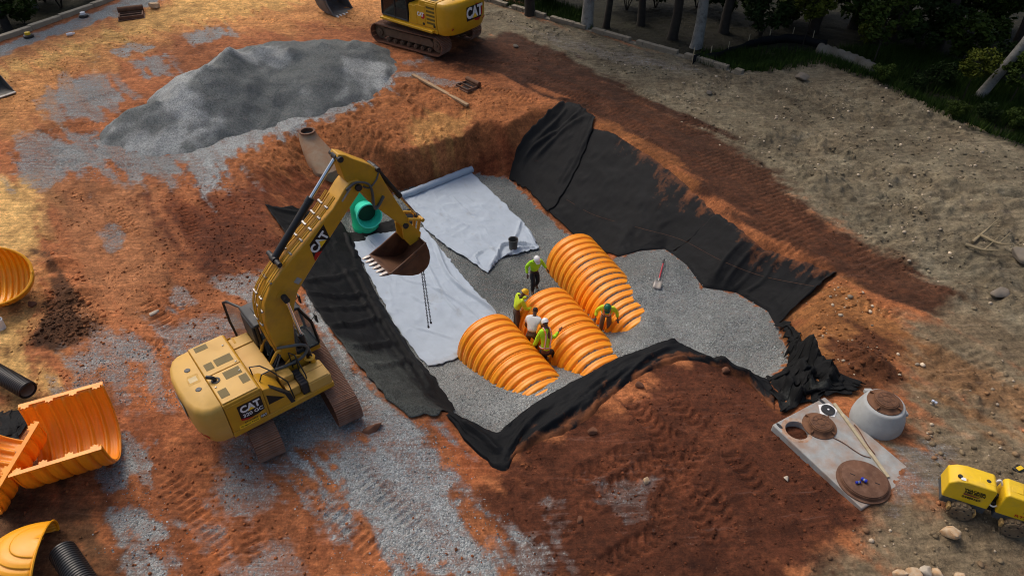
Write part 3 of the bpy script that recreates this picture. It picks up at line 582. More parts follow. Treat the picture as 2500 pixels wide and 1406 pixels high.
# left bank
tL = hits([(648, 505), (672, 540), (700, 590), (676, 628), (712, 660), (742, 712), (800, 800), (862, 880), (930, 960), (1002, 1022)])
bL = wp([(775, 520, -1.2), (832, 545, -2.4), (868, 605, FL), (905, 690, FL), (940, 760, FL), (975, 815, FL), (1012, 872, FL), (1050, 915, -2.4), (1078, 950, -2.1), (1112, 1000, -1.7)])
lL = [tL[0], hit(690, 510), hit(735, 515), bL[0]]; rL = [tL[-1], hit(1040, 1015), hit(1080, 1008), bL[-1]]
dL = lambda x, y, u, v: np.clip(ss(.60, .78, u) * (1.15 - v * 1.2) + (fbm(u * 20, v * 8, 7, 3) - .5) * .5, 0, 1) * ss(.45, .6, u)
fL = [([(735, 690), (800, 690), (880, 660)], .07, .1), ([(745, 720), (820, 730), (900, 720)], .10, .08), ([(770, 760), (840, 760), (915, 750)], .08, .08), ([(800, 800), (870, 800), (935, 780)], .1, .08), ([(850, 850), (910, 850), (970, 840)], .1, .09), ([(900, 900), (960, 890), (1010, 890)], .08, .1),
      ([(900, 700), (940, 780), (1000, 870), (1060, 960)], .12, .12), ([(870, 660), (920, 760), (980, 860)], .08, .08), ([(830, 640), (890, 740), (960, 850), (1040, 950)], .09, .09), ([(690, 540), (730, 570), (720, 620)], .08, .08), ([(655, 508), (720, 525), (780, 540)], .06, .1), ([(760, 770), (810, 830), (900, 930)], .06, .07)]
tag(drape('geotextile_liner', M_BLACKG, (tL, rL, bL, lL), 150, 44, .06, (0, 0), .13, 9, 1.2, 14, .12, dL, folds=fL, sink=False, crease=.07, fine=.04), 'rumpled black geotextile sheet on the bank below the near excavator', 'liner', 'black geotextile liners around the pit')
# near crest, running over the edge
cr = [Vector((p.x, p.y, 0)) for p in RIM[6:14]]
tF = [Vector((p.x + .03, p.y + .42, 0)) for p in cr]
bF = hits([(1096, 1024), (1140, 1085), (1226, 1166), (1262, 1118), (1335, 1090), (1430, 1040), (1510, 965), (1600, 908), (1700, 888), (1790, 920), (1845, 955), (1892, 1005)])
lF = [tF[0], hit(1092, 1014), bF[0]]; rF = [tF[-1], hit(1884, 955), bF[-1]]
fF = [([(1120, 1030), (1180, 1070), (1230, 1120)], .1, .1), ([(1215, 1150), (1270, 1060), (1330, 1000)], .08, .08), ([(1260, 1110), (1380, 1010), (1480, 920)], .09, .1), ([(1300, 1080), (1420, 990), (1540, 890)], .07, .07), ([(1390, 1030), (1500, 930), (1600, 860)], .07, .09), ([(1500, 950), (1580, 880), (1650, 845)], .07, .07),
      ([(1690, 850), (1760, 890), (1860, 940)], .12, .08), ([(1700, 870), (1790, 905), (1870, 960)], .1, .08), ([(1640, 836), (1730, 870), (1800, 895)], .08, .07)]
dF = lambda x, y, u, v: np.clip((v - .62) * 2.0 + (fbm(u * 28, v * 5, 8, 4) - .5) * 1.7, 0, 1) * ss(.12, .3, u)
tag(drape('geotextile_liner', M_BLACK, (tF, rF, bF, lF), 150, 44, .06, (0, 1), .10, 11, .9, 15, .1, dF, folds=fF, sink=False, crease=.06), 'black geotextile sheet draped over the near crest of the pit above dark soil', 'liner', 'black geotextile liners around the pit')
tH = hits([(1898, 792), (1925, 812), (1975, 850), (2030, 900), (2092, 936)]); bH = hits([(1872, 925), (1890, 985), (1905, 1012), (1985, 975), (2065, 955)])
lH = [tH[0], hit(1925, 850), hit(1915, 900), bH[0]]; rH = [tH[-1], hit(2080, 945), bH[-1]]
fH = [([(1905, 800), (1975, 870), (2060, 935)], .22, .10), ([(1930, 840), (1990, 900), (2050, 945)], .2, .12), ([(1940, 890), (1960, 930), (1990, 960)], .18, .1), ([(1900, 930), (1930, 960), (1950, 985)], .22, .12), ([(1985, 900), (1960, 950), (1930, 990)], .16, .09), ([(2010, 900), (2020, 930), (2000, 960)], .15, .1)]
tag(drape('geotextile_liner', M_BLACKG, (tH, rH, bH, lH), 80, 50, .05, (0, 0), .28, 5, 4, 16, .35, lambda x, y, u, v: .5 * ss(.5, .8, fbm(u * 7, v * 7, 9, 3)), folds=fH, sink=False, fine=.06), 'crumpled black geotextile heap beside the concrete slab', 'liner', 'black geotextile liners around the pit')
tK = wp([(770, 588, FL), (860, 570, FL), (960, 535, FL), (1020, 505, FL)]); bK = wp([(830, 640, FL), (880, 592, FL), (970, 566, FL), (1030, 530, FL)])
tag(drape('geotextile_liner', M_BLACK, (tK, [tK[-1], bK[-1]], bK, [tK[0], bK[0]]), 50, 14, .03, (0, 0), .08, 8, 2, 17, .2, None, sink=False), 'narrow black geotextile strip between the green pipe and the pale sheets', 'liner', 'black geotextile liners around the pit')
# pale separation fabric
FZ = lambda x, y: np.maximum(grid_z(x, y, GZ), floor_z(x, y))
tS = wp([(855, 590, FL), (930, 572, FL), (1032, 556, FL)]); bS = wp([(1045, 898, -2.5), (1112, 885, FL), (1180, 850, FL), (1240, 812, FL)])
lS = [tS[0], at(900, 668, FL), at(952, 770, FL), at(1000, 845, FL), bS[0]]; rS = [tS[-1], at(1092, 628, FL), at(1150, 700, FL), at(1212, 765, FL), bS[-1]]
fS = [([(1060, 590), (1100, 680), (1180, 740), (1225, 775)], .10, .07), ([(1040, 640), (1080, 720), (1130, 780)], .05, .06), ([(900, 590), (920, 620), (890, 640)], .06, .05), ([(1050, 700), (1120, 740), (1190, 790)], .05, .05), ([(1000, 720), (1030, 740), (1060, 745)], .035, .05), ([(880, 640), (930, 660), (960, 690)], .03, .05), ([(1010, 800), (1060, 815), (1110, 830)], .03, .05), ([(960, 660), (1000, 690), (1060, 700)], .03, .05)]
tag(drape('separation_fabric', M_WHITE, (tS, rS, bS, lS), 90, 120, .05, (0, 0), .03, 4, 5, 21, .10, lambda x, y, u, v: (.42 * ss(.58, .8, fbm(u * 9, v * 12, 10, 3)) + .5 * ss(.9, 1.0, v)), sink=False, folds=fS, base=FZ, fine=.02, crease=.05), 'pale blue-white geotextile strip running down the pit under the excavator bucket', 'fabric', 'pale separation fabric on the pit floor')
tU = wp([(985, 490, FL), (1070, 455, FL), (1150, 422, FL)]); bU = wp([(1192, 668, FL), (1225, 632, FL), (1262, 622, FL), (1316, 607, FL)])
lU = [tU[0], at(1042, 562, FL), at(1095, 606, FL), at(1150, 640, FL), bU[0]]; rU = [tU[-1], at(1212, 482, FL), at(1278, 545, FL), bU[-1]]
fU = [([(1195, 660), (1215, 625), (1200, 605)], .10, .06), ([(1215, 640), (1225, 605), (1260, 600), (1300, 600)], .12, .06), ([(1170, 650), (1160, 630), (1180, 615)], .08, .05), ([(1240, 610), (1262, 575), (1272, 540)], .08, .06), ([(1285, 560), (1300, 590), (1310, 606)], .06, .05), ([(1230, 630), (1270, 612), (1310, 606)], .08, .05), ([(1100, 480), (1140, 520), (1170, 530)], .03, .06), ([(1060, 520), (1110, 540), (1150, 560)], .03, .06)]
tag(drape('separation_fabric', M_WHITE, (tU, rU, bU, lU), 100, 100, .07, (0, 0), .035, 4, 4, 22, .10, lambda x, y, u, v: .42 * ss(.58, .8, fbm(u * 11, v * 9, 12, 3)), sink=False, folds=fU, base=FZ, fine=.02, crease=.05), 'pale blue-white geotextile sheet unrolled from the roll at the back of the pit', 'fabric', 'pale separation fabric on the pit floor')
a, b = at(980, 480, FL + .2), at(1152, 413, FL + .2); ax = (b - a).normalized()
mb = MB(); pth = [a.lerp(b, i / 24) + Vector((0, 0, .012 * math.sin(i * 1.3))) for i in range(25)]
mb.tube(pth, [.19 + .012 * math.sin(i * 2.1) for i in range(25)], 20)
fr = empty('fabric_roll', (a + b) / 2 - Vector((0, 0, .2))); tag(fr, 'long roll of pale geotextile lying at the foot of the back bank', 'fabric roll')
o = mb.build('roll', M_WHITE, fr); o.location = -fr.location
mb = MB(); sp = [b + ax * .006 + (Vector((0, 0, 1)) * math.cos(t_ * .5) + ax.cross(Vector((0, 0, 1))) * math.sin(t_ * .5)) * (.03 + .0042 * t_) for t_ in range(36)]
mb.tube(sp, .006, 5); o = mb.build('spiral_end', paint('roll_end', (.3, .33, .37), .8), fr); o.location = -fr.location
mb = MB(); a, b = at(842, 572, FL + .25), at(866, 632, FL + .2); mb.tube([a.lerp(b, i / 10) + Vector((.03 * math.sin(i), 0, 0)) for i in range(11)], [.13, .15, .14, .16, .15, .14, .15, .16, .15, .14, .1], 12)
tag(mb.build('liner_roll', M_BLACK), 'short tight roll of black geotextile at the corner of the pale strip', 'liner roll')

# ================================================================== storm-water chambers
t = NT('orange_polypropylene'); f = t.attr('dust'); nz = t.noise(6, 6, .7)
cc = t.mix(t.mapr(t.noise(1.3, 4), .3, .7), (.84, .255, .007), (.94, .34, .014))
gf = t.mapr(t.math('ADD', f, t.math('MULTIPLY', t.math('SUBTRACT', nz, .5), 1.3)), .42, .6, 0, 1)
cc = t.mix(gf, cc, t.mix(t.voro(30, 'F1', 'Color'), L((70, 74, 72)), L((160, 160, 156))))
t.bump(t.noise(40, 3), .12, .01); M_ORANGE = t.out(cc, t.mapr(gf, 0, 1, .42, .9), 0, .45)
M_ORANGE.node_tree.nodes['Principled BSDF'].inputs['Subsurface Weight'].default_value = .0
CW, CH, CL, NR = 1.26, 1.56, 2.2, 6
def chamber_mesh(name, dust=None, L_=CL, nr=NR, taper=0.0):
    """corrugated arch along +x, feet on z = 0; 'dust' gives stone dust lying in the valleys"""
    per = 12; ns = nr * per + 1; na = 45; X_ = np.linspace(0, L_, ns); ph = (X_ / L_ * nr) % 1.0
    prof = ss(.0, .22, ph) * ss(1.0, .78, ph); groove = .14 * np.exp(-((ph - .5) / .06) ** 2)
    r = .105 * (prof - groove) - .105; th = np.linspace(0, math.pi, na)
    c_, s_ = np.cos(th), np.sin(th); e = .88
    ax = -np.sign(c_) * np.abs(c_) ** e * CW; az = np.abs(s_) ** e * CH
    amp = ss(0, .10, np.minimum(th, math.pi - th))
    sc_ = 1 - taper * (X_ / L_) ** 3
    P = np.zeros((ns, na, 3)); P[..., 0] = X_[:, None]
    P[..., 1] = ax[None] * sc_[:, None] * (1 + (r[:, None] / CW) * amp[None]); P[..., 2] = az[None] * sc_[:, None] * (1 + (r[:, None] / CH) * amp[None])
    v_ = (1 - prof)[:, None] * np.ones(na)[None]
    du = np.zeros((ns, na)) if dust is None else dust(X_[:, None] / L_, (np.abs(s_) ** 2)[None], v_)
    me = npmesh(name, P.reshape(-1, 3), gridfaces(ns, na)[:, ::-1], {'dust': ('FLOAT', du)})
    me.materials.append(M_ORANGE); me.shade_smooth(); return me
def flange_mesh(L_=CL, nr=NR):
    mb = MB()
    for s in (1,):
        mb.b2((-.02, CW - .03, -.012), (L_ + .02, CW + .10, .012))
        for i in range(nr // 2 + 1):
            x = L_ * (i + .25) / (nr / 2 + .5); mb.prism([(x - .10, CW - .03), (x + .10, CW - .03), (x + .10, CW - .13), (x + .05, CW - .10), (x, CW - .16), (x - .05, CW - .10), (x - .10, CW - .13)], -.010, .010, 'xy')
    me = bpy.data.meshes.new('foot_flange'); me.from_pydata([tuple(p) for p in mb.v], [], mb.f); me.materials.append(M_ORANGE); return me
FLANGE = flange_mesh()
rim_mb = MB(); thv = [math.pi * i / 44 for i in range(45)]
rim_mb.tube([(0, -math.copysign(abs(math.cos(a)) ** .88, math.cos(a)) * (CW - .06), abs(math.sin(a)) ** .88 * (CH - .06)) for a in thv], .028, 6)
RIMM = bpy.data.meshes.new('end_rim'); RIMM.from_pydata([tuple(p) for p in rim_mb.v], [], rim_mb.f); RIMM.materials.append(M_ORANGE); RIMM.shade_smooth()
def chamber(loc, rot, me, label, group, scale=1.0, rim=True):
    e = empty('storm_chamber', loc, rot=rot, scale=scale); tag(e, label, 'chamber', group)
    o = bpy.data.objects.new('shell', me); COL.objects.link(o); o.parent = e
    so = o.modifiers.new('solid', 'SOLIDIFY'); so.thickness = .012
    for s in (1, -1):
        q = bpy.data.objects.new('foot_flange', FLANGE); COL.objects.link(q); q.parent = e; q.scale = (1, s, 1)
    if rim:
        for x in (0.0, CL):
            q = bpy.data.objects.new('end_rim', RIMM); COL.objects.link(q); q.parent = e; q.location = (x, 0, 0)
    return e
CL_CLEAN = chamber_mesh('chamber_shell', lambda x, top, val: .16 + .12 * val * ss(.3, .9, top) + 0 * x)
def dusty(a, b, k): return lambda x, top, val: np.clip(ss(a, b, x) * (.25 + val * .85) * ss(.35, .75, top) * k, 0, 1)
D1 = chamber_mesh('chamber_shell', dusty(.05, .9, .78)); D2 = chamber_mesh('chamber_shell', dusty(-.5, .3, .82))
ROWS = [((1184, 772), -59, [CL_CLEAN, D1, D2], ('nearest', 'left-hand'), 'first'), ((1330, 705), -62.5, [CL_CLEAN, D1, D2], ('middle', 'middle'), 'second'), ((1398, 572), -65.5, [D1, D2, D2], ('farthest', 'right-hand'), 'third')]
POSN = ['open leading chamber of the {} orange row', 'second chamber of the {} orange row, half sunk in stone', 'last visible chamber of the {} orange row, nearly buried in stone']
ROWW = ['left', 'middle', 'right']
for k, ((u, v), ang, mm, nm, nn) in enumerate(ROWS):
    a = at(u, v, FL + CH * 1.03); a.z = FL + .0; d = Vector((math.cos(R(ang)), math.sin(R(ang)), 0))
    for i, m_ in enumerate(mm):
        chamber(a + d * (CL * 1.03 * i) - Vector((0, 0, .01 * i)), (0, 0, R(ang)), m_, POSN[i].format(ROWW[k]), 'orange storm-water chambers laid in the pit', 1.03, rim=(i == 0))
# loose chambers on the left, lying with their open sides up
def lay(u, v, z, rx, rz, lab, ry=0.0, sc=1.0, me=CL_CLEAN):
    p = at(u, v, z); e = chamber(p, (0, 0, 0), me, lab, 'loose orange chambers lying on the clay', sc)
    e.rotation_mode = 'QUATERNION'
    e.rotation_quaternion = (Matrix.Rotation(rz, 3, 'Z') @ Matrix.Rotation(ry, 3, 'Y') @ Matrix.Rotation(rx, 3, 'X')).to_quaternion(); return e

# ================================================================== machines
YEL = (.56, .285, .018)
M_YEL = paint('construction_yellow', YEL, .42, var=.07, dirt=(.26, .15, .06), dirt_amt=.26, dscale=1.4)
M_YELD = paint('dusty_construction_yellow', (.60, .345, .07), .5, var=.08, dirt=(.42, .27, .12), dirt_amt=.3, dscale=1.5)
M_YELF = paint('bright_machine_yellow', (.60, .32, .012), .36, var=.06, dirt=(.3, .17, .05), dirt_amt=.1)
M_GRILLE = paint('olive_grille', (.13, .088, .012), .6)
M_BLK = paint('black_machine_paint', (.011, .011, .012), .45, dirt=(.09, .06, .04), dirt_amt=.12)
M_BLK2 = paint('satin_black_trim', (.018, .018, .02), .55, dirt=(.10, .08, .06), dirt_amt=.2)
M_RUB = paint('hose_rubber', (.02, .021, .022), .6, dirt=(.12, .1, .08), dirt_amt=.2)
M_HOSEG = paint('grey_hose', (.09, .095, .09), .55)
M_CHROME = paint('chrome_rod', (.62, .64, .66), .18, 1.0, .04)
M_STEEL = paint('worn_steel', (.34, .33, .32), .45, .7, .2, dirt=(.12, .06, .03), dirt_amt=.25)
M_SHOE = paint('muddy_track_steel', (.12, .05, .03), .8, .1, .35, dirt=(.22, .09, .045), dirt_amt=.7, dscale=5, bump=.3)
M_SHOE2 = paint('polished_grouser', (.25, .15, .105), .6, .2, .3, dirt=(.20, .09, .05), dirt_amt=.4, dscale=9)
M_FRAME = paint('muddy_track_frame', (.10, .06, .035), .85, 0, .3, dirt=(.17, .10, .06), dirt_amt=.6, dscale=4, bump=.3)
M_BUCKET = paint('rusty_bucket_steel', (.08, .036, .02), .6, .25, .4, dirt=(.17, .08, .04), dirt_amt=.5, dscale=2.5, bump=.15)
M_BUCKET2 = paint('worn_grey_bucket_steel', (.13, .13, .125), .5, .4, .25, dirt=(.16, .11, .07), dirt_amt=.4, dscale=2.5)
M_TOOTH = paint('ground_tooth_steel', (.34, .31, .29), .4, .6, .25, dirt=(.12, .06, .03), dirt_amt=.3, dscale=9)
M_WHT = paint('white_vinyl', (.75, .75, .74), .5, var=.04); M_RED = paint('red_vinyl', (.42, .012, .01), .45); M_LYEL = paint('yellow_vinyl', (.85, .52, .02), .45)
M_INK = paint('black_vinyl', (.008, .008, .009), .4, var=.02); M_GREYV = paint('grey_vinyl', (.30, .31, .30), .6); M_AMBER = paint('clear_amber', (.7, .55, .3), .3)
t = NT('cab_glass'); t.out((.012, .016, .016), .06, 0, .5); M_GLASS = t.mat
M_GLASS.node_tree.nodes['Principled BSDF'].inputs['Transmission Weight'].default_value = .35
M_CLEAR = NT('clear_glass').out((.75, .80, .78), .05, 0, .5); M_CLEAR.node_tree.nodes['Principled BSDF'].inputs['Transmission Weight'].default_value = .85
M_CLEAR.node_tree.nodes['Principled BSDF'].inputs['IOR'].default_value = 1.05
M_SEAT = paint('seat_cloth', (.04, .045, .04), .8); M_HIVIS_OP = paint('operator_shirt', (.18, .19, .14), .8)
def frame(origin, xax, yax):
    x = Vector(xax).normalized(); y = Vector(yax); y = (y - x * x.dot(y)).normalized(); z = x.cross(y)
    m = Matrix((x, y, z)).transposed().to_4x4(); m.translation = Vector(origin); return m
def text(body, size, mat, parent, M, name='lettering', bold=.02, sx=1.0, ext=.0015, align='CENTER'):
    c = bpy.data.curves.new(name, 'FONT'); c.body = body; c.size = size; c.offset = bold * size; c.extrude = ext; c.align_x = align; c.align_y = 'CENTER'; c.resolution_u = 3
    tmp = bpy.data.objects.new(name, c); COL.objects.link(tmp); c.materials.append(mat)
    dg = bpy.context.evaluated_depsgraph_get(); me = bpy.data.meshes.new_from_object(tmp.evaluated_get(dg)); bpy.data.objects.remove(tmp); bpy.data.curves.remove(c)
    me.name = name; o = bpy.data.objects.new(name, me); COL.objects.link(o); o.parent = parent
    o.matrix_local = M @ Matrix.Diagonal((sx, 1, 1, 1)); return o
def plate(name, poly, mat, parent, M, th=.003):
    mb = MB(); mb.prism([(p[0], p[1]) for p in poly], 0, th, 'xy'); o = mb.build(name, mat, parent, smooth=0); o.matrix_local = M; return o
def cat_logo(parent, M, h, tri=M_LYEL, mat=M_WHT):
    """three letters and the triangle on the A; h = letter height"""
    M2 = M @ Matrix.Translation((0, 0, .004))
    text('CAT', h * 1.38, mat, parent, M2, bold=.045, sx=.86)
    return plate('triangle', [(-.38 * h, -.5 * h), (.42 * h, -.5 * h), (.06 * h, -.05 * h)], tri, parent, M @ Matrix.Translation((0, 0, .0075)), .002)
def shoe_meshes(w):
    mb = MB(); mb.box((0, 0, 0), (.186, w, .022)); a = bpy.data.meshes.new('shoe'); a.from_pydata([tuple(p) for p in mb.v], [], mb.f); a.materials.append(M_SHOE); n0 = len(mb.f)
    for x in (-.07, 0, .07): mb.prism([(x - .014, .011), (x + .014, .011), (x + .007, .036), (x - .007, .036)], -w / 2, w / 2, 'xz')
    for y in (-.09, .09): mb.box((.03, y, .0135), (.05, .05, .02))
    a = bpy.data.meshes.new('shoe'); a.from_pydata([tuple(p) for p in mb.v], [], mb.f); a.materials.append(M_SHOE); a.materials.append(M_SHOE2)
    for i, p in enumerate(a.polygons): p.material_index = 1 if n0 <= i < n0 + 18 else 0
    return a
def track(ex, side, w, rot):
    """one crawler: side +1 is the machine's left"""
    T = empty('track', (0, 0, 0), rot, ex)
    y = side * 1.19; ra = .40; xl = 1.70; zc = .44; me = shoe_meshes(w); per = 4 * xl + 2 * math.pi * ra; n = int(per / .192)
    for i in range(n):
        s = per * (i + .5) / n; sag = 0
        if s < 2 * xl: x, z, a = -xl + s, zc + ra, 0.0; sag = -.025 * math.sin(math.pi * s / (2 * xl))
        elif s < 2 * xl + math.pi * ra: t_ = (s - 2 * xl) / ra; x, z, a = xl + ra * math.sin(t_), zc + ra * math.cos(t_), t_
        elif s < 4 * xl + math.pi * ra: q = s - 2 * xl - math.pi * ra; x, z, a = xl - q, zc - ra, math.pi
        else: t_ = (s - 4 * xl - math.pi * ra) / ra + math.pi; x, z, a = -xl + ra * math.sin(t_), zc + ra * math.cos(t_), t_
        o = bpy.data.objects.new('shoe', me); COL.objects.link(o); o.parent = T; o.location = (x, y, z + sag); o.rotation_euler = (0, a, 0)
    mb = MB(); mb.prism([(-1.45, .30), (1.35, .30), (1.45, .45), (1.35, .66), (-1.3, .66), (-1.5, .5)], y - .17, y + .17); mb.b2((-.9, y - .2, .62), (1.0, y + .2, .68))
    for x in (-.7, .6): mb.tube([(x, y - .14, .735), (x, y + .14, .735)], .07, 10)
    mb.build('track_frame', M_FRAME, T, bevel=.02)
    for x, nm, r in ((xl, 'idler', .33), (-xl, 'sprocket', .32)):
        mb = MB(); mb.tube([(x, y - .12, zc), (x, y + .12, zc)], r, 20); mb.tube([(x, y - .2, zc), (x, y + .2, zc)], .18, 14); mb.tube([(x, y - .23, zc), (x, y + .23, zc)], .07, 10)
        mb.build(nm, M_FRAME, T)
    for i in range(7):
        x = -1.25 + i * .41; mb = MB(); mb.tube([(x, y - .2, .17), (x, y + .2, .17)], .1, 12); mb.tube([(x, y - .24, .17), (x, y + .24, .17)], .05, 10); mb.build('roller', M_FRAME, T)
    return T
def cyl(parent, name, a, b, frac, rb, rr, y, mb_mat=None, span=0.0):
    a = Vector((a[0], y, a[1])); b = Vector((b[0], y, b[1])); m = a.lerp(b, frac); d = (b - a).normalized()
    mb = MB(); mb.tube([a, m - d * .18, m - d * .175, m], [rb, rb, rb * 1.13, rb * 1.13], 14); mb.tube([a - Vector((0, rb * 1.2, 0)), a + Vector((0, rb * 1.2, 0))], rb * 1.05, 12)
    o = mb.build(name, mb_mat or M_BLK, parent)
    r = MB(); r.tube([m, b], rr, 12); r.build('rod', M_CHROME, o)
    e = MB(); e.tube([b - Vector((0, rb * 1.1, 0)), b + Vector((0, rb * 1.1, 0))], rb * 1.05, 12); e.build('rod_eye', M_BLK2, o); return o
def bucket_part(ex, opn, back, w, mat, tooth_mat, tdir, ears, near=True):
    """opn: opening edge from lip to hinge; back: curve from lip round to hinge"""
    B = MB(); n = len(back); vs = []
    th = .035
    poly = list(opn) + list(back)[::-1][1:-1]
    cx = sum(p[0] for p in poly) / len(poly); cz = sum(p[1] for p in poly) / len(poly)
    inn = []
    for i, p in enumerate(back):
        a = back[max(i - 1, 0)]; c = back[min(i + 1, n - 1)]; tx, tz = c[0] - a[0], c[1] - a[1]; l = math.hypot(tx, tz); nx, nz = -tz / l, tx / l
        if (cx - p[0]) * nx + (cz - p[1]) * nz < 0: nx, nz = -nx, -nz
        inn.append((p[0] + nx * th, p[1] + nz * th))
    B.prism(list(back) + inn[::-1], -w, w)
    o = B.build('bucket', mat, ex, bevel=.004)
    for s in (-1, 1):
        m = MB(); m.prism(poly, s * (w + .002), s * (w + .032)); m.build('side_plate', mat, o, bevel=.008)
        m = MB(); P = [Vector((p[0], s * (w + .035), p[1])) for p in opn]; m.tube(P, .03, 6); m.build('rim_strip', mat, o)
        q = [(p[0] * .62 + cx * .38, p[1] * .62 + cz * .38) for p in (opn[0], opn[1], opn[2], opn[-1])]
        m = MB(); m.tube([Vector((p[0] * .8 + back[len(back) // 2][0] * .2, s * (w + .036), p[1] * .8 + back[len(back) // 2][1] * .2)) for p in (opn[0], opn[1], opn[-2])], .018, 5); m.build('wear_strip', mat, o)
    lip = Vector((opn[0][0], 0, opn[0][1])); d = Vector((tdir[0], 0, tdir[1])).normalized(); up = Vector((-d.z, 0, d.x))
    m = MB(); m.box(lip + d * .02, (.12, 2 * w + .06, .045), Matrix((d, Vector((0, 1, 0)), up)).transposed()); m.build('cutting_edge', mat, o)
    k = 6
    for i in range(k):
        y = -w + .06 + (2 * w - .12) * i / (k - 1); c = lip + Vector((0, y, 0)) + d * .05
        m = MB(); pr = [(0, -.05, .06), (.10, -.048, .055), (.13, -.042, .045), (.25, -.03, .012)]
        vs = []
        for x, h0, hw in [(0, .05, .06), (.11, .045, .055), (.17, .03, .045), (.27, .01, .032)]:
            for sy, sz in ((-1, -1), (1, -1), (1, 1), (-1, 1)): vs.append(c + d * x + Vector((0, sy * hw, 0)) + up * (sz * h0))
        fs = [(i_ * 4 + j, i_ * 4 + (j + 1) % 4, i_ * 4 + 4 + (j + 1) % 4, i_ * 4 + 4 + j) for i_ in range(3) for j in range(4)] + [(3, 2, 1, 0), (12, 13, 14, 15)]
        m.add(vs, fs); m.build('tooth', tooth_mat, o, bevel=.006)
    for s in (-.2, .2):
        m = MB(); m.prism(ears, s - .03, s + .03); m.build('ear', M_YEL if near else mat, o, bevel=.01)
    return o
def excavator(loc, heading, track_heading, label, scale, boom, stick, pins, bucket, near):
    Y_ = M_YEL if near else M_YELF; YT = M_YELD if near else M_YELF
    ex = empty('excavator', loc, heading, scale=scale); tag(ex, label, 'excavator', 'tracked excavators on the site')
    w = .75
    for s in (1, -1): track(ex, s, w, track_heading - heading)
    mb = MB(); mb.b2((-.75, -.85, .48), (.75, .85, .78)); mb.tube([(0, 0, .75), (0, 0, 1.06)], .62, 28)
    o = mb.build('carbody', M_FRAME, ex, bevel=.03); o.rotation_euler = (0, 0, track_heading - heading)
    # revolving frame
    mb = MB(); mb.prism([(-2.06, -1.365), (1.0, -1.365), (1.0, -.5), (1.0, .36), (1.42, .36), (1.42, 1.365), (-2.06, 1.365)], 1.05, 1.24, 'xy'); mb.build('deck', Y_, ex, bevel=.02)
    # counterweight
    mb = MB(); out = [(-2.075, -1.37), (-2.42, -1.345), (-2.60, -1.23), (-2.74, -.98), (-2.82, -.6), (-2.84, 0), (-2.82, .6), (-2.74, .98), (-2.60, 1.23), (-2.42, 1.345), (-2.075, 1.37)]
    lev = [(1.02, .10, .08), (1.16, .035, .03), (1.45, .0, .0), (2.02, 0, 0), (2.22, .012, .01), (2.33, .05, .04), (2.385, .12, .10)]; n = len(out); vs = []
    for z, ix, iy in lev:
        for k, (x, y) in enumerate(out):
            f = min(1, max(0, (-2.075 - x) / .4)); vs.append((x + ix * f, y * (1 - iy * .9), z))
    fs = [(i * n + j, i * n + (j + 1) % n, (i + 1) * n + (j + 1) % n, (i + 1) * n + j) for i in range(len(lev) - 1) for j in range(n)] + [tuple(range(n - 1, -1, -1)), tuple((len(lev) - 1) * n + j for j in range(n))]
    mb.add(vs, fs); cw = mb.build('counterweight', YT, ex, smooth=50)
    for y in (.52, -.38):
        mb = MB(); mb.lathe([(0, 2.4), (.075, 2.4), (.085, 2.386), (.085, 2.37)], 16, Matrix.Translation((-2.34, y, 0))); mb.build('lifting_plug', M_BLK, cw)
    if near:
        plate('rust_stain', [(-.17, -.19), (.15, -.2), (.17, .17), (-.1, .2), (-.16, .06)], paint('rust_stain', (.38, .17, .05), .7, var=.5, dirt=(.58, .36, .1), dirt_amt=.8, dscale=9), cw, Matrix.Translation((-2.33, .08, 2.3865)), .002)
        plate('paper_label', [(-.12, -.1), (.1, -.1), (.1, .11), (-.12, .1)], paint('weathered_label', (.6, .46, .24), .7), cw, Matrix.Translation((-2.33, .07, 2.389)), .002)
    for y in (-1.05, 1.05):
        sg = 1 if y > 0 else -1; d = Vector((-.30, 0, 0)); M = frame((-2.705, y, 1.33), (-.35, -sg * .93, 0) if sg < 0 else (.35, -.93, 0), (0, 0, 1)); plate('reflector', [(-.17, -.03), (.17, -.03), (.17, .03), (-.17, .03)], M_RED, cw, M @ Matrix.Translation((0, 0, .012)), .01)
    
    if near:
        dk = plate('rear_decal', [(-.52, -.42), (.42, -.42), (.52, -.30), (.52, .34), (-.52, .34)], M_INK, cw, frame((-2.848, .12, 1.70), (0, -1, 0), (0, 0, 1)), .004); cat_logo(dk, Matrix.Translation((-.0, .0, 0)), .38)
    else:
        dk = plate('rear_decal', [(.0, -.36), (.30, -.42), (.52, -.2), (.54, .12), (.4, .3), (.1, .34)], M_RED, cw, frame((-2.848, -.25, 1.78), (0, -1, 0), (0, 0, 1)), .004)
        plate('letter_backing', [(-.52, -.3), (.46, -.3), (.46, .3), (-.52, .3)], M_INK, dk, Matrix.Translation((0, 0, .003)), .003); cat_logo(dk, Matrix.Translation((0, 0, .006)), .46)
    # engine housing
    mb = MB(); mb.prism([(-2.06, 1.24), (-2.06, 2.355), (-1.03, 2.365), (-.99, 2.30), (-.99, 1.24)], -1.36, 1.36); hood = mb.build('engine_housing', Y_, ex, bevel=.03)
    for x0, x1, y0, y1 in ((-2.04, -1.06, -.08, 1.31), (-2.04, -1.06, -1.31, -.11)):
        mb = MB(); mb.b2((x0, y0, 2.362), (x1, y1, 2.40)); mb.build('hood_panel', YT, hood, bevel=.012)
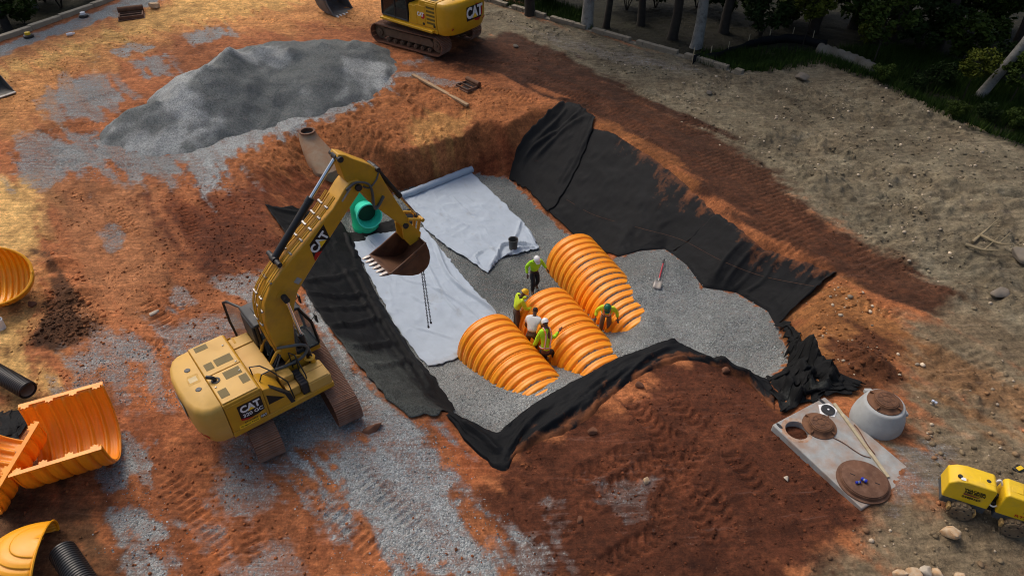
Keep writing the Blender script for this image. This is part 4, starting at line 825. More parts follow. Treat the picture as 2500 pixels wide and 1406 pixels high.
    for (x0, x1, y0, y1) in ((-1.92, -1.56, 1.02, 1.24), (-1.93, -1.70, .12, .42), (-1.64, -1.16, .12, .44), (-1.62, -1.16, -.52, -.20), (-1.32, -1.10, -.95, -.60), (-1.98, -1.74, -1.12, -.78)):
        mb = MB(); mb.b2((x0, y0, 2.397), (x1, y1, 2.404)); g_ = mb.build('vent_grille', M_GRILLE, hood, smooth=0)
        m2 = MB()
        for k in range(int((x1 - x0) / .045)): m2.box((x0 + .03 + k * .045, (y0 + y1) / 2, 2.406), (.012, y1 - y0 - .03, .006))
        m2.build('mesh_bars', paint('olive_bars', (.22, .15, .02), .6) if k == 99 else M_GRILLE, g_, smooth=0)
    for x, y in ((-1.2, .85), (-1.15, .0), (-1.2, -.4), (-1.95, -.62)):
        mb = MB(); mb.box((x, y, 2.41), (.05, .035, .03)); mb.build('latch', M_STEEL, hood, bevel=.006)
    mb = MB(); mb.tube(smooth_path([(-1.88, -.36, 2.39), (-1.88, -.36, 2.47), (-1.93, -.33, 2.53), (-2.04, -.24, 2.55)], 5), .055, 12); mb.lathe([(.12, 0), (.12, .02), (.07, .03)], 16, Matrix.Translation((-1.86, -.37, 2.40))); mb.build('exhaust', M_BLK, ex)
    # right flank: service door with decal
    mb = MB(); mb.b2((-2.03, -1.385, 1.28), (-1.06, -1.36, 2.27)); dr = mb.build('engine_door', Y_, ex, bevel=.012)
    if near:
        M = frame((-1.42, -1.3865, 1.83), (1, 0, 0), (0, 0, 1))
        dk = plate('decal', [(-.33, .30), (.34, .30), (.34, -.24), (.12, -.30), (-.16, -.30), (-.33, -.24)], M_INK, dr, M, .003)
        plate('red_stripe', [(-.33, -.19), (-.33, -.265), (-.18, -.32), (.02, -.32), (-.12, -.27)], M_RED, dk, Matrix.Translation((0, 0, .003)), .002)
        cat_logo(dk, Matrix.Translation((.0, .10, .0)), .24); text('320 GC', .17, M_WHT, dk, Matrix.Translation((.03, -.14, .004)), bold=.02, sx=1.05)
        text('ETN10853', .085, M_INK, dr, frame((-1.50, -1.388, 1.43), (1, 0, 0), (0, 0, 1)), bold=.01)
        dl = plate('dealer_sticker', [(-.34, -.065), (.24, -.065), (.24, .065), (-.34, .065)], M_LYEL, dr, frame((-1.52, -1.3865, 1.345), (1, 0, 0), (0, 0, 1)), .002); text('Gregory Poole', .085, M_INK, dl, Matrix.Translation((-.05, 0, .003)), bold=.012)
        p2 = plate('small_logo_sticker', [(-.09, -.06), (.09, -.06), (.09, .06), (-.09, .06)], M_INK, dr, frame((-1.16, -1.3865, 1.37), (1, 0, 0), (0, 0, 1)), .002); text('CAT', .1, M_WHT, p2, Matrix.Translation((0, 0, .003)), bold=.03, sx=.9)
    # right shoulder and steps
    mb = MB(); mb.prism([(-.985, 1.24), (-.985, 2.25), (-.80, 2.20), (-.42, 1.75), (-.30, 1.24)], -1.36, -.60); sh = mb.build('right_shoulder', Y_, ex, bevel=.03)
    plate('black_triangle', [(-.93, 1.62), (-.46, 1.62), (-.93, 2.0)], M_INK, sh, frame((0, -1.3625, 0), (1, 0, 0), (0, 0, 1)), .003)
    mb = MB(); mb.prism([(-.78, 2.22), (-.70, 2.14), (-.28, 1.62), (-.22, 1.26), (-.34, 1.26), (-.44, 1.70)], -1.375, -1.20); mb.build('step_guard', M_BLK2, ex, bevel=.015)
    mb = MB(); mb.b2((-.98, -.6, 1.24), (-.34, 1.36, 2.05)); mb.build('pump_housing', YT, ex, bevel=.03)
    mb = MB(); mb.b2((-.95, .86, 2.05), (-.37, 1.33, 2.085)); mb.build('access_panel', YT, ex, bevel=.012)
    mb = MB(); mb.b2((-.335, -.84, 1.24), (.07, -.42, 1.78)); mb.build('fuel_tank', YT, ex, bevel=.03)
    mb = MB(); mb.b2((-.30, -1.16, 1.24), (.07, -.85, 1.55)); mb.build('step', YT, ex, bevel=.02)
    mb = MB(); mb.b2((.075, -1.30, 1.24), (.28, -.60, 1.66)); [mb.b2((.08, -1.2 + i * .13, 1.66), (.275, -1.14 + i * .13, 1.69)) for i in range(4)]; mb.build('battery_cover', M_BLK2, ex, bevel=.02)
    mb = MB(); mb.b2((.285, -1.355, 1.24), (.97, -.60, 1.60)); bx = mb.build('storage_box', YT, ex, bevel=.025)
    mb = MB(); mb.b2((.30, -1.33, 1.60), (.90, -.92, 1.635)); mb.build('lid', YT, bx, bevel=.012)
    mb = MB(); mb.b2((.30, -.90, 1.60), (.92, -.62, 1.63)); mb.build('lid', YT, bx, bevel=.012)
    # hand rails
    for pts in ([(-.95, -.62, 2.1), (-.97, -.62, 2.55), (-.72, -.72, 2.52), (-.55, -1.0, 2.45), (-.25, -1.25, 2.0), (-.2, -1.3, 1.3)], [(-.9, -1.0, 2.25), (-.8, -1.0, 2.45), (-.55, -1.0, 2.45)], [(.2, -.5, 1.66), (.18, -.52, 2.3), (.28, -.7, 2.3), (.33, -1.1, 1.75), (.3, -1.2, 1.3)], [(.30, -.66, 1.6), (.3, -.72, 2.2)]):
        mb = MB(); mb.tube(pts, .02, 7); mb.build('hand_rail', M_BLK, ex)
    # left flank
    for x0, x1, nm in ((-2.03, -1.40, 'grille_door'), (-1.385, -.86, 'side_door')):
        mb = MB(); mb.b2((x0, 1.36, 1.28), (x1, 1.385, 2.27 if nm == 'grille_door' else 2.12)); d_ = mb.build(nm, Y_, ex, bevel=.012)
        if nm == 'grille_door':
            for k in range(5):
                z = 1.42 + k * .165; m = MB(); m.b2((x0 + .07, 1.384, z), (x1 - .06, 1.390, z + .09)); m.build('louvre', M_GRILLE, d_, smooth=0)
        elif not near:
            M = frame((-1.12, 1.3865, 1.72), (-1, 0, 0), (0, 0, 1)); dk = plate('decal', [(.0, -.13), (.14, -.16), (.24, -.05), (.22, .08), (.1, .13)], M_RED, d_, M, .003); cat_logo(dk, Matrix.Translation((-.02, .02, .002)), .17)
        m = MB(); m.b2((x0 + .05, 1.384, 1.31), (x0 + .18, 1.39, 1.42)); m.build('recess', M_BLK, d_, smooth=0)
    mb = MB(); mb.prism([(-.85, 1.24), (-.85, 2.1), (-.62, 2.05), (-.36, 1.6), (-.30, 1.24)], 1.05, 1.38); mb.build('left_shoulder', Y_, ex, bevel=.03)
    mb = MB(); mb.b2((-1.9, 1.365, 1.1), (1.40, 1.56, 1.2)); mb.build('catwalk', Y_, ex, bevel=.015)
    # cab
    cab = empty('cab', (0, 0, 0), 0, ex); y0, y1 = .37, 1.36
    side = [(-.28, 1.24), (1.36, 1.24), (1.42, 1.55), (1.34, 2.2), (1.06, 2.92), (.9, 2.99), (-.22, 2.99), (-.30, 2.9)]
    for s, yy in ((-1, y0), (1, y1)):
        mb = MB(); bars = [((-.25, 1.26), (-.25, 2.96)), ((-.25, 2.95), (1.0, 2.95)), ((1.03, 2.93), (1.33, 2.2)), ((1.33, 2.2), (1.40, 1.3)), ((-.25, 1.28), (1.38, 1.28)), ((.52, 1.28), (.52, 2.95))]
        for a, b in bars: mb.tube([(a[0], yy, a[1]), (b[0], yy, b[1])], .05, 6)
        mb.build('cab_frame', M_BLK, cab)
        mb = MB(); mb.prism([(-.22, 1.3), (-.22, 1.75), (.5, 1.75), (.5, 1.3)], yy - .02, yy + .02); mb.build('lower_panel', M_BLK, cab)
        mb = MB(); mb.prism([(-.22, 1.75), (.5, 1.75), (.5, 2.93), (-.22, 2.93)], yy - .008, yy + .008); mb.build('side_window', M_CLEAR if near else M_GLASS, cab, smooth=0)
        mb = MB(); mb.prism([(.54, 1.32), (1.36, 1.32), (1.30, 2.2), (1.0, 2.93), (.54, 2.93)], yy - .008, yy + .008); mb.build('side_window', M_CLEAR if near else M_GLASS, cab, smooth=0)
    for a, b in (((1.03, 2.93), (1.33, 2.2)), ((1.33, 2.2), (1.40, 1.3))):
        mb = MB(); mb.add([(a[0], y0, a[1]), (a[0], y1, a[1]), (b[0], y1, b[1]), (b[0], y0, b[1])], [(0, 1, 2, 3)]); mb.build('windscreen', M_CLEAR, cab, smooth=0, solid=.01)
        mb = MB(); mb.tube([(b[0], y0, b[1]), (b[0], y1, b[1])], .045, 6); mb.build('cross_bar', M_BLK, cab)
    mb = MB(); mb.b2((-.30, y0 + .01, 1.25), (-.2, y1 - .01, 2.98)); mb.build('rear_wall', M_BLK, cab, bevel=.03)
    mb = MB(); mb.prism([(-.36, 2.93), (-.33, 3.02), (.60, 3.04), (.60, 2.93)], y0 - .05, y1 + .05); mb.prism([(.60, 2.93), (.60, 3.03), (.98, 3.0), (1.12, 2.93)], y0 - .04, y1 + .04); rf = mb.build('roof', paint('weathered_black_roof', (.03, .032, .034), .55, dirt=(.07, .07, .07), dirt_amt=.35, dscale=2.2), cab, bevel=.03)
    mb = MB(); mb.b2((-.1, y0 + .25, 3.035), (.45, y1 - .2, 3.06)); mb.build('roof_hatch', M_BLK2, rf, bevel=.02)
    mb = MB(); mb.b2((-.38, y0 + .05, 2.2), (-.28, y1 - .05, 2.9)); mb.build('rear_pod', M_BLK2, cab, bevel=.04)
    mb = MB(); mb.b2((.05, .62, 1.3), (.5, 1.1, 1.75)); mb.b2((-.02, .62, 1.7), (.14, 1.1, 2.35)); mb.b2((.0, .7, 2.35), (.12, 1.0, 2.55)); mb.build('seat', M_SEAT, cab, bevel=.05)
    mb = MB(); mb.b2((.5, .45, 1.3), (.95, .6, 1.8)); mb.b2((.1, 1.14, 1.3), (.55, 1.24, 1.85)); mb.tube([(.9, .85, 1.3), (.8, .85, 1.9)], .03, 8); mb.build('console', M_BLK2, cab, bevel=.03)
    mb = MB(); mb.b2((-.25, .38, 1.24), (1.38, 1.34, 1.285)); mb.build('floor_mat', M_BLK2, cab)
    if near:   # door latched open against the flank
        d_ = MB(); bars = [(-.28, 1.45, 1.30), (-.52, 2.0, 1.3), (-.58, 2.12, 2.1), (-.58, 2.12, 2.85), (-.50, 1.95, 2.95), (-.28, 1.45, 2.95), (-.28, 1.45, 1.30)]
        d_.tube(bars, .045, 6); dr_ = d_.build('door', M_BLK, cab)
        g_ = MB(); g_.add([bars[0], bars[1], bars[2], bars[3], bars[4], bars[5]], [(0, 1, 2, 3, 4, 5)]); g_.build('pane', M_CLEAR, dr_, smooth=0, solid=.008)
    for y in (y0 - .06, y1 + .1):
        mb = MB(); mb.tube([(1.3, y, 2.3), (1.45, y, 2.45)], .015, 6); mb.box((1.47, y, 2.35), (.05, .16, .3)); mb.build('mirror', M_BLK, cab, bevel=.02)
    if near: plate('windscreen_sticker', [(-.06, -.045), (.06, -.045), (.06, .045), (-.06, .045)], M_WHT, cab, frame((1.405, .62, 1.45), (0, -1, 0), (0, 0, 1)), .004)
    # boom foot and plumbing
    for s in (-.43, .43):
        mb = MB(); mb.prism([(-.15, 1.24), (.86, 1.24), (.80, 1.62), (.45, 1.98), (.25, 2.02), (.02, 1.85)], s - .03, s + .03); mb.build('boom_bracket', Y_, ex, bevel=.012)
    mb = MB(); mb.tube([(.28, -.5, 1.82), (.28, .5, 1.82)], .1, 14); mb.build('foot_pin', M_BLK2, ex)
    mb = MB(); mb.b2((-.3, -.36, 1.24), (.6, .33, 1.42)); mb.tube([(-.05, -.2, 1.3), (-.05, -.2, 1.72)], .16, 14); mb.tube([(-.1, .18, 1.3), (-.1, .18, 1.66)], .13, 14); mb.build('swing_motor', M_BLK2, ex, bevel=.02)
    mb = MB(); mb.tube([(.78, -.62, 1.45), (.78, -.62, 1.75), (.7, -.6, 1.8)], .08, 12); mb.lathe([(.14, 0), (.17, .03), (.12, .07), (.10, .07)], 18, Matrix.Translation((.72, -.56, 1.78))); mb.build('swivel_housing', Y_, ex)
    mb = MB(); mb.tube(smooth_path([(-.34, -.33, 2.02), (-.10, -.36, 2.35), (.05, -.34, 2.4), (-.0, .33, 2.4), (-.2, .36, 2.3), (-.34, .3, 2.05)], 4), .045, 8); mb.build('guard_hoop', Y_, ex)
    rnd = random.Random(5)
    for k in range(9):
        y = -.34 + .075 * k; mb = MB(); mb.tube(smooth_path([(-.34, y * 1.2, 1.5 + rnd.random() * .3), (-.1, y + rnd.uniform(-.1, .1), 1.75 + rnd.random() * .25), (.02, y * .8, 2.2), (-.05, y * .7, 2.6)], 4), .026, 6); mb.build('hydraulic_hose', M_RUB if k % 3 else M_HOSEG, ex)
    mb = MB(); mb.tube(smooth_path([(-.02, -.3, 2.45), (.25, -.55, 2.55), (.6, -.62, 2.45), (.72, -.6, 2.2), (.5, -.58, 1.95), (.1, -.5, 1.85), (-.3, -.4, 1.8)], 6), .045, 10); mb.build('hydraulic_hose', M_HOSEG, ex)
    # boom
    bw = .30
    mb = MB(); mb.prism(boom, -bw, bw); bo = mb.build('boom', Y_, ex, bevel=.025)
    P = pins
    for q, r in ((P['bend'], .085), (P['tip'], .10), (P['scb'], .07)):
        mb = MB(); mb.tube([(q[0], -bw - .07, q[1]), (q[0], bw + .07, q[1])], r, 14); mb.build('pin', M_BLK2, bo)
    for s in (-1, 1):
        mb = MB(); q = P['bend']; mb.tube([(q[0], s * (bw + .0), q[1]), (q[0], s * (bw + .025), q[1])], .19, 20); mb.build('pin_boss', Y_, bo)
    top = P['hose']
    for k, y in enumerate((-.24, -.17, .08, .16, .24)):
        off = .045 + .015 * (k % 2); mb = MB(); mb.tube(smooth_path([(x - off * .75, y + .02 * math.sin(i * 1.7 + k), z + off * .65) for i, (x, z) in enumerate(top)], 5), .022, 7); mb.build('hydraulic_line', Y_, bo)
    for i in range(1, len(top) - 1):
        for t_ in (0, .5):
            x = top[i][0] * (1 - t_) + top[i + 1][0] * t_; z = top[i][1] * (1 - t_) + top[i + 1][1] * t_
            for y in (-.205, .16):
                mb = MB(); mb.box((x - .045, y, z + .04), (.06, .16 if y < 0 else .24, .05)); mb.build('clamp', M_STEEL, bo, bevel=.006)
    if near:
        dvec = (Vector((P['tip'][0], 0, P['tip'][1])) - Vector((1.0, 0, 4.55))).normalized(); upv = Vector((-dvec.z, 0, dvec.x))
        M = frame((1.86, -bw - .0025, 5.36), dvec, upv)
        dk = plate('boom_decal', [(-.53, -.27), (.22, -.27), (.50, .20), (-.18, .20)], M_INK, bo, M, .003)
        plate('red_stripe', [(-.53, -.27), (-.18, -.27), (-.30, -.12), (-.46, -.17)], M_RED, dk, Matrix.Translation((0, 0, .003)), .002)
        Mx = Matrix.Translation((.0, -.035, 0)); text('CAT', .37, M_WHT, dk, Mx @ Matrix.Translation((0, 0, .004)), bold=.04, sx=.9); plate('triangle', [(-.12, -.17), (.16, -.17), (.03, .0)], M_LYEL, dk, Matrix.Translation((0, 0, .0075)), .002)
        plate('load_chart', [(-.10, -.09), (.08, -.09), (.08, .09), (-.10, .09)], M_GREYV, bo, frame((1.05, -bw - .0025, 4.42), dvec, upv), .003)
    for s in (-1, 1): cyl(ex, 'boom_cylinder', P['bcf'], P['bend'], .46, .085, .05, s * .46)
    cyl(ex, 'stick_cylinder', P['scb'], P['sct'], .60, .10, .055, 0.0)
    # stick
    mb = MB(); mb.prism(stick, -.21, .21); st = mb.build('stick', Y_, ex, bevel=.022)
    for q, r in ((P['sct'], .085), (P['bkc'], .07), (P['bkp'], .09)):
        mb = MB(); mb.tube([(q[0], -.27, q[1]), (q[0], .27, q[1])], r, 14); mb.build('pin', M_BLK2, st)
    cyl(ex, 'bucket_cylinder', P['bkc'], P['bke'], .58, .075, .042, 0.0)
    for s in (-.25, .25):
        mb = MB(); mb.tube([(P['lnk'][0], s, P['lnk'][1]), (P['bke'][0], s, P['bke'][1])], .05, 8); mb.build('idler_link', Y_, st)
    mb = MB(); [mb.tube([(P['bke'][0], s, P['bke'][1]), (P['ear'][0], s, P['ear'][1])], .05, 8) for s in (-.12, .12)]; mb.tube([(P['bke'][0], -.32, P['bke'][1]), (P['bke'][0], .32, P['bke'][1])], .065, 12); mb.build('bucket_link', Y_, st)
    if near:
        tp = P['tip']
        for k in range(3):
            mb = MB(); y = -.27 - .03 * k; mb.tube(smooth_path([(tp[0] - .35, y, tp[1] - .02 + .05 * k), (tp[0] - .05, y - .03, tp[1] + .14 + .03 * k), (tp[0] + .32, y - .02, tp[1] - .02), (tp[0] + .40, y, tp[1] - .40), (tp[0] + .38, y, tp[1] - .72 - .05 * k), (tp[0] + .52, y + .03, tp[1] - .85), (tp[0] + .75, y + .04, tp[1] - .6)], 6), .028, 8); mb.build('hydraulic_hose', M_HOSEG, st)
        mb = MB(); mb.tube(smooth_path([(tp[0] + .1, -.25, tp[1] + .0), (tp[0] + .35, -.25, tp[1] - .18), (tp[0] + .6, -.25, tp[1] - .02), (tp[0] + .72, -.2, tp[1] + .15)], 6), .025, 8); mb.build('hydraulic_hose', M_HOSEG, st)
        for s in (.0, .08):
            mb = MB(); mb.tube([(tp[0] - .52 + s, -.28, tp[1] - .25 + s), (tp[0] - .30 + s, -.30, tp[1] - .02 + s)], .035, 8); mb.build('hose_fitting', M_STEEL, bo)
    bucket_part(ex, *bucket, near)
    return ex
BOOM_N = [(.12, 1.68), (-.0, 2.1), (-.10, 2.8), (-.12, 3.5), (.0, 4.1), (.30, 4.60), (.72, 4.95), (1.47, 5.48), (2.09, 5.93), (2.45, 6.18), (2.90, 6.66), (3.10, 6.80), (3.34, 6.76), (3.46, 6.56), (3.30, 6.38), (2.29, 5.42), (1.61, 4.72), (.98, 4.08), (.80, 3.70), (.62, 3.1), (.50, 2.3), (.46, 1.7), (.3, 1.62)]
STICK_N = [(2.85, 7.50), (2.93, 7.64), (3.10, 7.56), (3.28, 7.40), (3.77, 7.03), (3.98, 6.80), (4.19, 6.20), (4.45, 5.56), (4.73, 4.90), (4.80, 4.62), (4.70, 4.50), (4.56, 4.55), (4.45, 4.76), (3.69, 5.75), (3.42, 6.25), (3.14, 6.55), (2.97, 6.87), (2.92, 7.25)]
PINS_N = dict(bend=(.54, 4.12), tip=(3.27, 6.56), scb=(.66, 5.18), sct=(2.94, 7.50), bkc=(3.97, 6.82), bke=(5.18, 4.66), bkp=(4.62, 4.66), lnk=(4.72, 4.86), ear=(5.06, 4.12), bcf=(.79, 1.5), hose=[(-.02, 2.2), (-.16, 3.4), (.02, 4.25), (.72, 5.0), (1.47, 5.53), (2.09, 5.98), (2.62, 6.45)])
BUCK_N = ([(3.70, 3.50), (4.16, 3.67), (4.68, 3.90), (5.04, 4.06)], [(3.70, 3.50), (4.05, 3.27), (4.44, 3.06), (4.66, 3.0), (4.86, 3.03), (5.0, 3.11), (5.09, 3.24), (5.14, 3.45), (5.13, 3.7), (5.04, 4.06)], .58, M_BUCKET, M_TOOTH, (-.95, .12), [(4.50, 4.62), (4.62, 4.76), (4.76, 4.70), (5.12, 4.20), (5.08, 3.98), (4.70, 3.88), (4.52, 4.2)])
EXN = Vector((-6.938, 14.213, 0))
ex1 = excavator((-6.938, 14.213, gz(-6.938, 14.213) * .0 + .01), R(38.9), R(-57.2), 'dusty yellow excavator parked beside the pit with its bucket over the pale fabric', 1.0, BOOM_N, STICK_N, PINS_N, BUCK_N, True)
BOOM_F = [(.12, 1.68), (-.02, 2.2), (.1, 2.9), (.5, 3.55), (1.1, 4.1), (1.9, 4.5), (3.2, 4.7), (5.2, 4.75), (5.45, 4.55), (5.3, 4.3), (3.4, 4.1), (2.2, 3.85), (1.5, 3.5), (1.0, 2.9), (.6, 2.2), (.46, 1.7)]
STICK_F = [(4.55, 5.1), (4.7, 5.25), (5.5, 4.9), (5.75, 4.6), (6.3, 3.2), (6.95, 1.72), (6.92, 1.5), (6.75, 1.5), (6.6, 1.7), (5.7, 3.3), (5.2, 4.1), (4.9, 4.5)]
PINS_F = dict(bend=(1.35, 3.8), tip=(5.25, 4.5), scb=(1.9, 4.62), sct=(4.66, 5.12), bkc=(5.7, 4.75), bke=(7.35, 1.95), bkp=(6.84, 1.6), lnk=(6.75, 2.0), ear=(7.2, 1.35), bcf=(.79, 1.5), hose=[(.0, 2.3), (.15, 3.1), (.6, 3.75), (1.9, 4.6), (3.2, 4.8), (4.6, 4.85)])
BUCK_F = ([(5.92, .03), (6.30, .50), (6.50, .95), (6.78, 1.36)], [(5.92, .03), (6.4, .05), (6.8, .12), (7.05, .22), (7.22, .38), (7.33, .62), (7.34, .9), (7.2, 1.2), (6.78, 1.36)], .62, M_BUCKET2, M_STEEL, (-.9, -.25), [(6.70, 1.62), (6.84, 1.74), (7.0, 1.66), (7.3, 1.3), (7.2, 1.1), (6.8, 1.26)])
ex2 = excavator((-5.3, 42.6, gz(-5.3, 42.6)), R(142), R(147), 'bright yellow excavator behind the gravel pile at the top edge', 1.3, BOOM_F, STICK_F, PINS_F, BUCK_F, False)
# lifting chains hanging from the bucket
def chain(p, length, label, lean):
    mb = MB(); n = int(length / .075); q = Vector(p)
    for i in range(n):
        c = q + Vector((lean * i * .075, 0, -i * .075)); e1 = Vector((1, 0, 0)) if i % 2 else Vector((0, 1, 0))
        pts = [c + e1 * (.02 * math.cos(a)) + Vector((0, 0, .052 * math.sin(a))) for a in [2 * math.pi * k / 8 for k in range(9)]]
        mb.tube(pts, .010, 5, cap=False)
    mb.ball(q + Vector((lean * n * .075, 0, -n * .075)), (.04, .025, .06), 8, 6)
    tag(mb.build('chain', paint('chain_steel', (.05, .05, .052), .5, .6)), label, 'chain', 'chains hanging from the bucket')
hb = ex1.matrix_basis @ Vector((4.95, -.30, 3.05)); chain(hb, 2.75, 'longer steel chain hanging from the near excavator bucket', .012)
hb = ex1.matrix_basis @ Vector((4.98, -.36, 3.05)); chain(hb, 2.5, 'shorter steel chain hanging beside the longer one under the bucket', .03)

# ================================================================== loose chambers, end caps, pipes on the left
lay(35, 1072, 1.62, math.pi, R(24), 'orange chamber lying open side up, whole in view at the left', sc=.96)
a2, b2 = at(88, 1030, 1.95), at(-2, 1178, 1.60); d2 = (b2 - a2).normalized(); yv = Vector((0, 0, 1)).cross(d2).normalized(); zv = d2.cross(yv)
e = chamber(a2 - yv * (CW * .96) * 1.0 if yv.x > 0 else a2 + yv * CW * .96, (0, 0, 0), CL_CLEAN, 'orange chamber lying open side up across the first, cut by the left edge', 'loose orange chambers lying on the clay', .96)
e.rotation_mode = 'QUATERNION'; e.rotation_quaternion = Matrix((d2, -yv, -zv)).transposed().to_quaternion()
def cap_mesh():
    ns, na = 61, 41; t_ = np.linspace(0, 1, ns); L_ = .95; X_ = t_ * L_; ph = (t_ * 7) % 1; prof = ss(0, .25, ph) * ss(1, .75, ph); r = .10 * prof - .10
    sc_ = np.sqrt(np.clip(1 - t_ ** 2.2, .0004, 1)); th = np.linspace(0, math.pi, na); P = np.zeros((ns, na, 3)); P[..., 0] = X_[:, None]
    c_ = -np.sign(np.cos(th)) * np.abs(np.cos(th)) ** .88; s_ = np.abs(np.sin(th)) ** .88; amp = ss(0, .1, np.minimum(th, math.pi - th))
    P[..., 1] = c_[None] * (CW * sc_[:, None] + r[:, None] * amp[None]); P[..., 2] = s_[None] * (CH * sc_[:, None] + r[:, None] * amp[None])
    me = npmesh('end_cap_shell', P.reshape(-1, 3), gridfaces(ns, na)[:, ::-1], {'dust': ('FLOAT', np.zeros((ns, na)))}); me.materials.append(M_CAP); me.shade_smooth(); return me
M_CAP = paint('amber_polypropylene', (.86, .36, .01), .4, var=.06, dirt=(.5, .28, .06), dirt_amt=.15)
CAPM = cap_mesh()
def end_cap(loc, quat, label):
    e = empty('end_cap', loc, scale=.86); e.rotation_mode = 'QUATERNION'; e.rotation_quaternion = quat; tag(e, label, 'end cap', 'loose orange end caps')
    o = bpy.data.objects.new('shell', CAPM); COL.objects.link(o); o.parent = e; so = o.modifiers.new('solid', 'SOLIDIFY'); so.thickness = .015
    mb = MB(); mb.tube([(0, -math.copysign(abs(math.cos(a)) ** .88, math.cos(a)) * (CW - .01), abs(math.sin(a)) ** .88 * (CH - .01)) for a in thv], .035, 6); mb.build('rim', M_CAP, e)
    mb = MB(); n = 24; P = [(.95 * i / n, CW * math.sqrt(max(0, 1 - (i / n) ** 2.2)), 0) for i in range(n + 1)]; mb.tube(P + [(p[0], -p[1], 0) for p in P[::-1][1:]], .035, 6); mb.build('foot_rim', M_CAP, e); return e
def basis(x, y, z): return Matrix((Vector(x).normalized(), Vector(y).normalized(), Vector(z).normalized())).transposed().to_quaternion()
# bowl-side up cap at the left edge
xv = Vector((.90, .30, -.12)).normalized(); zv = Vector((-.42, .50, -.76)); zv = (zv - xv * zv.dot(xv)).normalized(); p = at(-40, 676, 1.35)
ec = end_cap(p, basis(xv, zv.cross(xv), zv), 'orange ribbed end cap lying bowl side up at the left edge'); ec.scale = (1.55, .86, .86)
xv = Vector((.15, .25, .95)).normalized(); zv = Vector((-.95, -.25, .1)); zv = (zv - xv * zv.dot(xv)).normalized(); p = at(98, 1302, 1.35) - xv * .95
c2 = end_cap(p, basis(xv, zv.cross(xv), zv), 'orange ribbed end cap standing in the bottom left corner')
plate('sticker', [(-.1, -.045), (.1, -.045), (.1, .045), (-.1, .045)], M_WHT, c2, frame((.62, .25, 1.24), (.5, .5, -.6), (.6, -.2, .5)), .004)
def corr_pipe(a, b, r, label, n=None, ring=True):
    a = Vector(a); b = Vector(b); Ln = (b - a).length; n = int(Ln / .075); P = []; rr = []
    for i in range(n * 4 + 1):
        t_ = i / (n * 4); P.append(a.lerp(b, t_)); rr.append(r * (1 + .06 * (1 if i % 4 in (1, 2) else -1)))
    e = empty('corrugated_pipe', (a + b) / 2 - Vector((0, 0, r))); tag(e, label, 'pipe', 'black corrugated pipes on the left')
    mb = MB(); mb.tube(P, rr, 20, cap=False); o = mb.build('pipe_wall', paint('black_polyethylene', (.012, .012, .013), .38, var=.2), e, smooth=30); o.location = -e.location; o.modifiers.new('s', 'SOLIDIFY').thickness = -.02
    mb = MB(); mb.tube([a.lerp(b, .02), a.lerp(b, .98)], r * .86, 20, cap=False); o = mb.build('liner', paint('pipe_inner', (.35, .29, .22), .6, dirt=(.2, .14, .09), dirt_amt=.4), e); o.location = -e.location
    return e
g0 = gz(-14.5, 13.6)
corr_pipe(at(-60, 880, .62), at(70, 953, .50), .25, 'black corrugated pipe entering from the left edge beside the pale stones')
corr_pipe(at(152, 1345, .70), at(235, 1470, .70), .27, 'black corrugated pipe at the bottom edge beside the end cap')
bs = hits([(-60, 1020), (40, 1005), (60, 1000), (82, 1010)]); b3 = hits([(-60, 1100), (20, 1095), (55, 1060), (78, 1040)])
tag(drape('plastic_sheet', M_BLACK, (bs, [bs[-1], b3[-1]], b3, [bs[0], b3[0]]), 40, 24, .05, (0, 0), .08, 4, 3, 41, .2, lambda x, y, u, v: .35 * ss(.5, .8, fbm(u * 6, v * 6, 44, 3)), sink=False), 'black plastic sheet lying under the crossed orange chambers', 'sheet')
def pail(u, v, label, col, h=.36, r=.15, tilt=(0, 0), dirt=None):
    p = ground_hit(u, v); e = empty('pail', p, rot=(tilt[0], tilt[1], 0)); tag(e, label, 'pail')
    m = paint(label[:12], col, .5, dirt=dirt, dirt_amt=.4 if dirt else 0)
    mb = MB(); mb.lathe([(r * .86, 0), (r, h), (r * 1.06, h), (r * 1.06, h - .05), (r * 1.0, h - .05)], 20); mb.lathe([(0, .012), (r * .84, .012), (r * .97, h)], 20); mb.build('body', m, e)
    mb = MB(); mb.tube([(r * 1.05 * math.cos(a), .02 + .12 * math.sin(a), h - .04 + .06 * math.sin(a)) for a in [math.pi * k / 10 for k in range(11)]], .006, 5); mb.build('handle', M_STEEL, e); return e
pail(4, 800, 'white plastic pail at the left edge on yellow soil', (.72, .72, .70), .40, .16)
pl_ = pail(1253, 606, 'grey muddy pail standing on the pale sheet in the pit', (.075, .08, .075), .52, .22, dirt=(.16, .13, .10)); pl_.location = at(1253, 606, FL + .12)

# ================================================================== concrete vault, manholes, castings
M_CONC = paint('weathered_concrete', (.30, .31, .30), .85, var=.2, dirt=(.30, .17, .10), dirt_amt=.42, dscale=1.9, bump=.25, bscale=30)
M_CONC2 = paint('pale_concrete', (.36, .37, .36), .85, var=.1, dirt=(.28, .22, .15), dirt_amt=.3, dscale=1.2, bump=.2, bscale=30)
M_CONCR = paint('clay_stained_concrete', (.36, .27, .18), .9, var=.15, dirt=(.32, .17, .09), dirt_amt=.55, dscale=1.4, bump=.3, bscale=25)
M_IRON = paint('rusty_cast_iron', (.105, .046, .022), .75, .1, .3, dirt=(.19, .09, .045), dirt_amt=.5, dscale=5, bump=.35, bscale=50)
M_IRON2 = paint('brown_cast_iron', (.12, .055, .03), .75, .1, .3, dirt=(.2, .12, .08), dirt_amt=.3, dscale=6, bump=.3)
M_STAIN = paint('orange_clay_smear', (.34, .18, .10), .9, var=.4, dirt=(.37, .33, .28), dirt_amt=.5, dscale=6)
M_DARK = paint('opening_shade', (.012, .012, .013), .9)  # near-black colour painted in for the shade inside openings
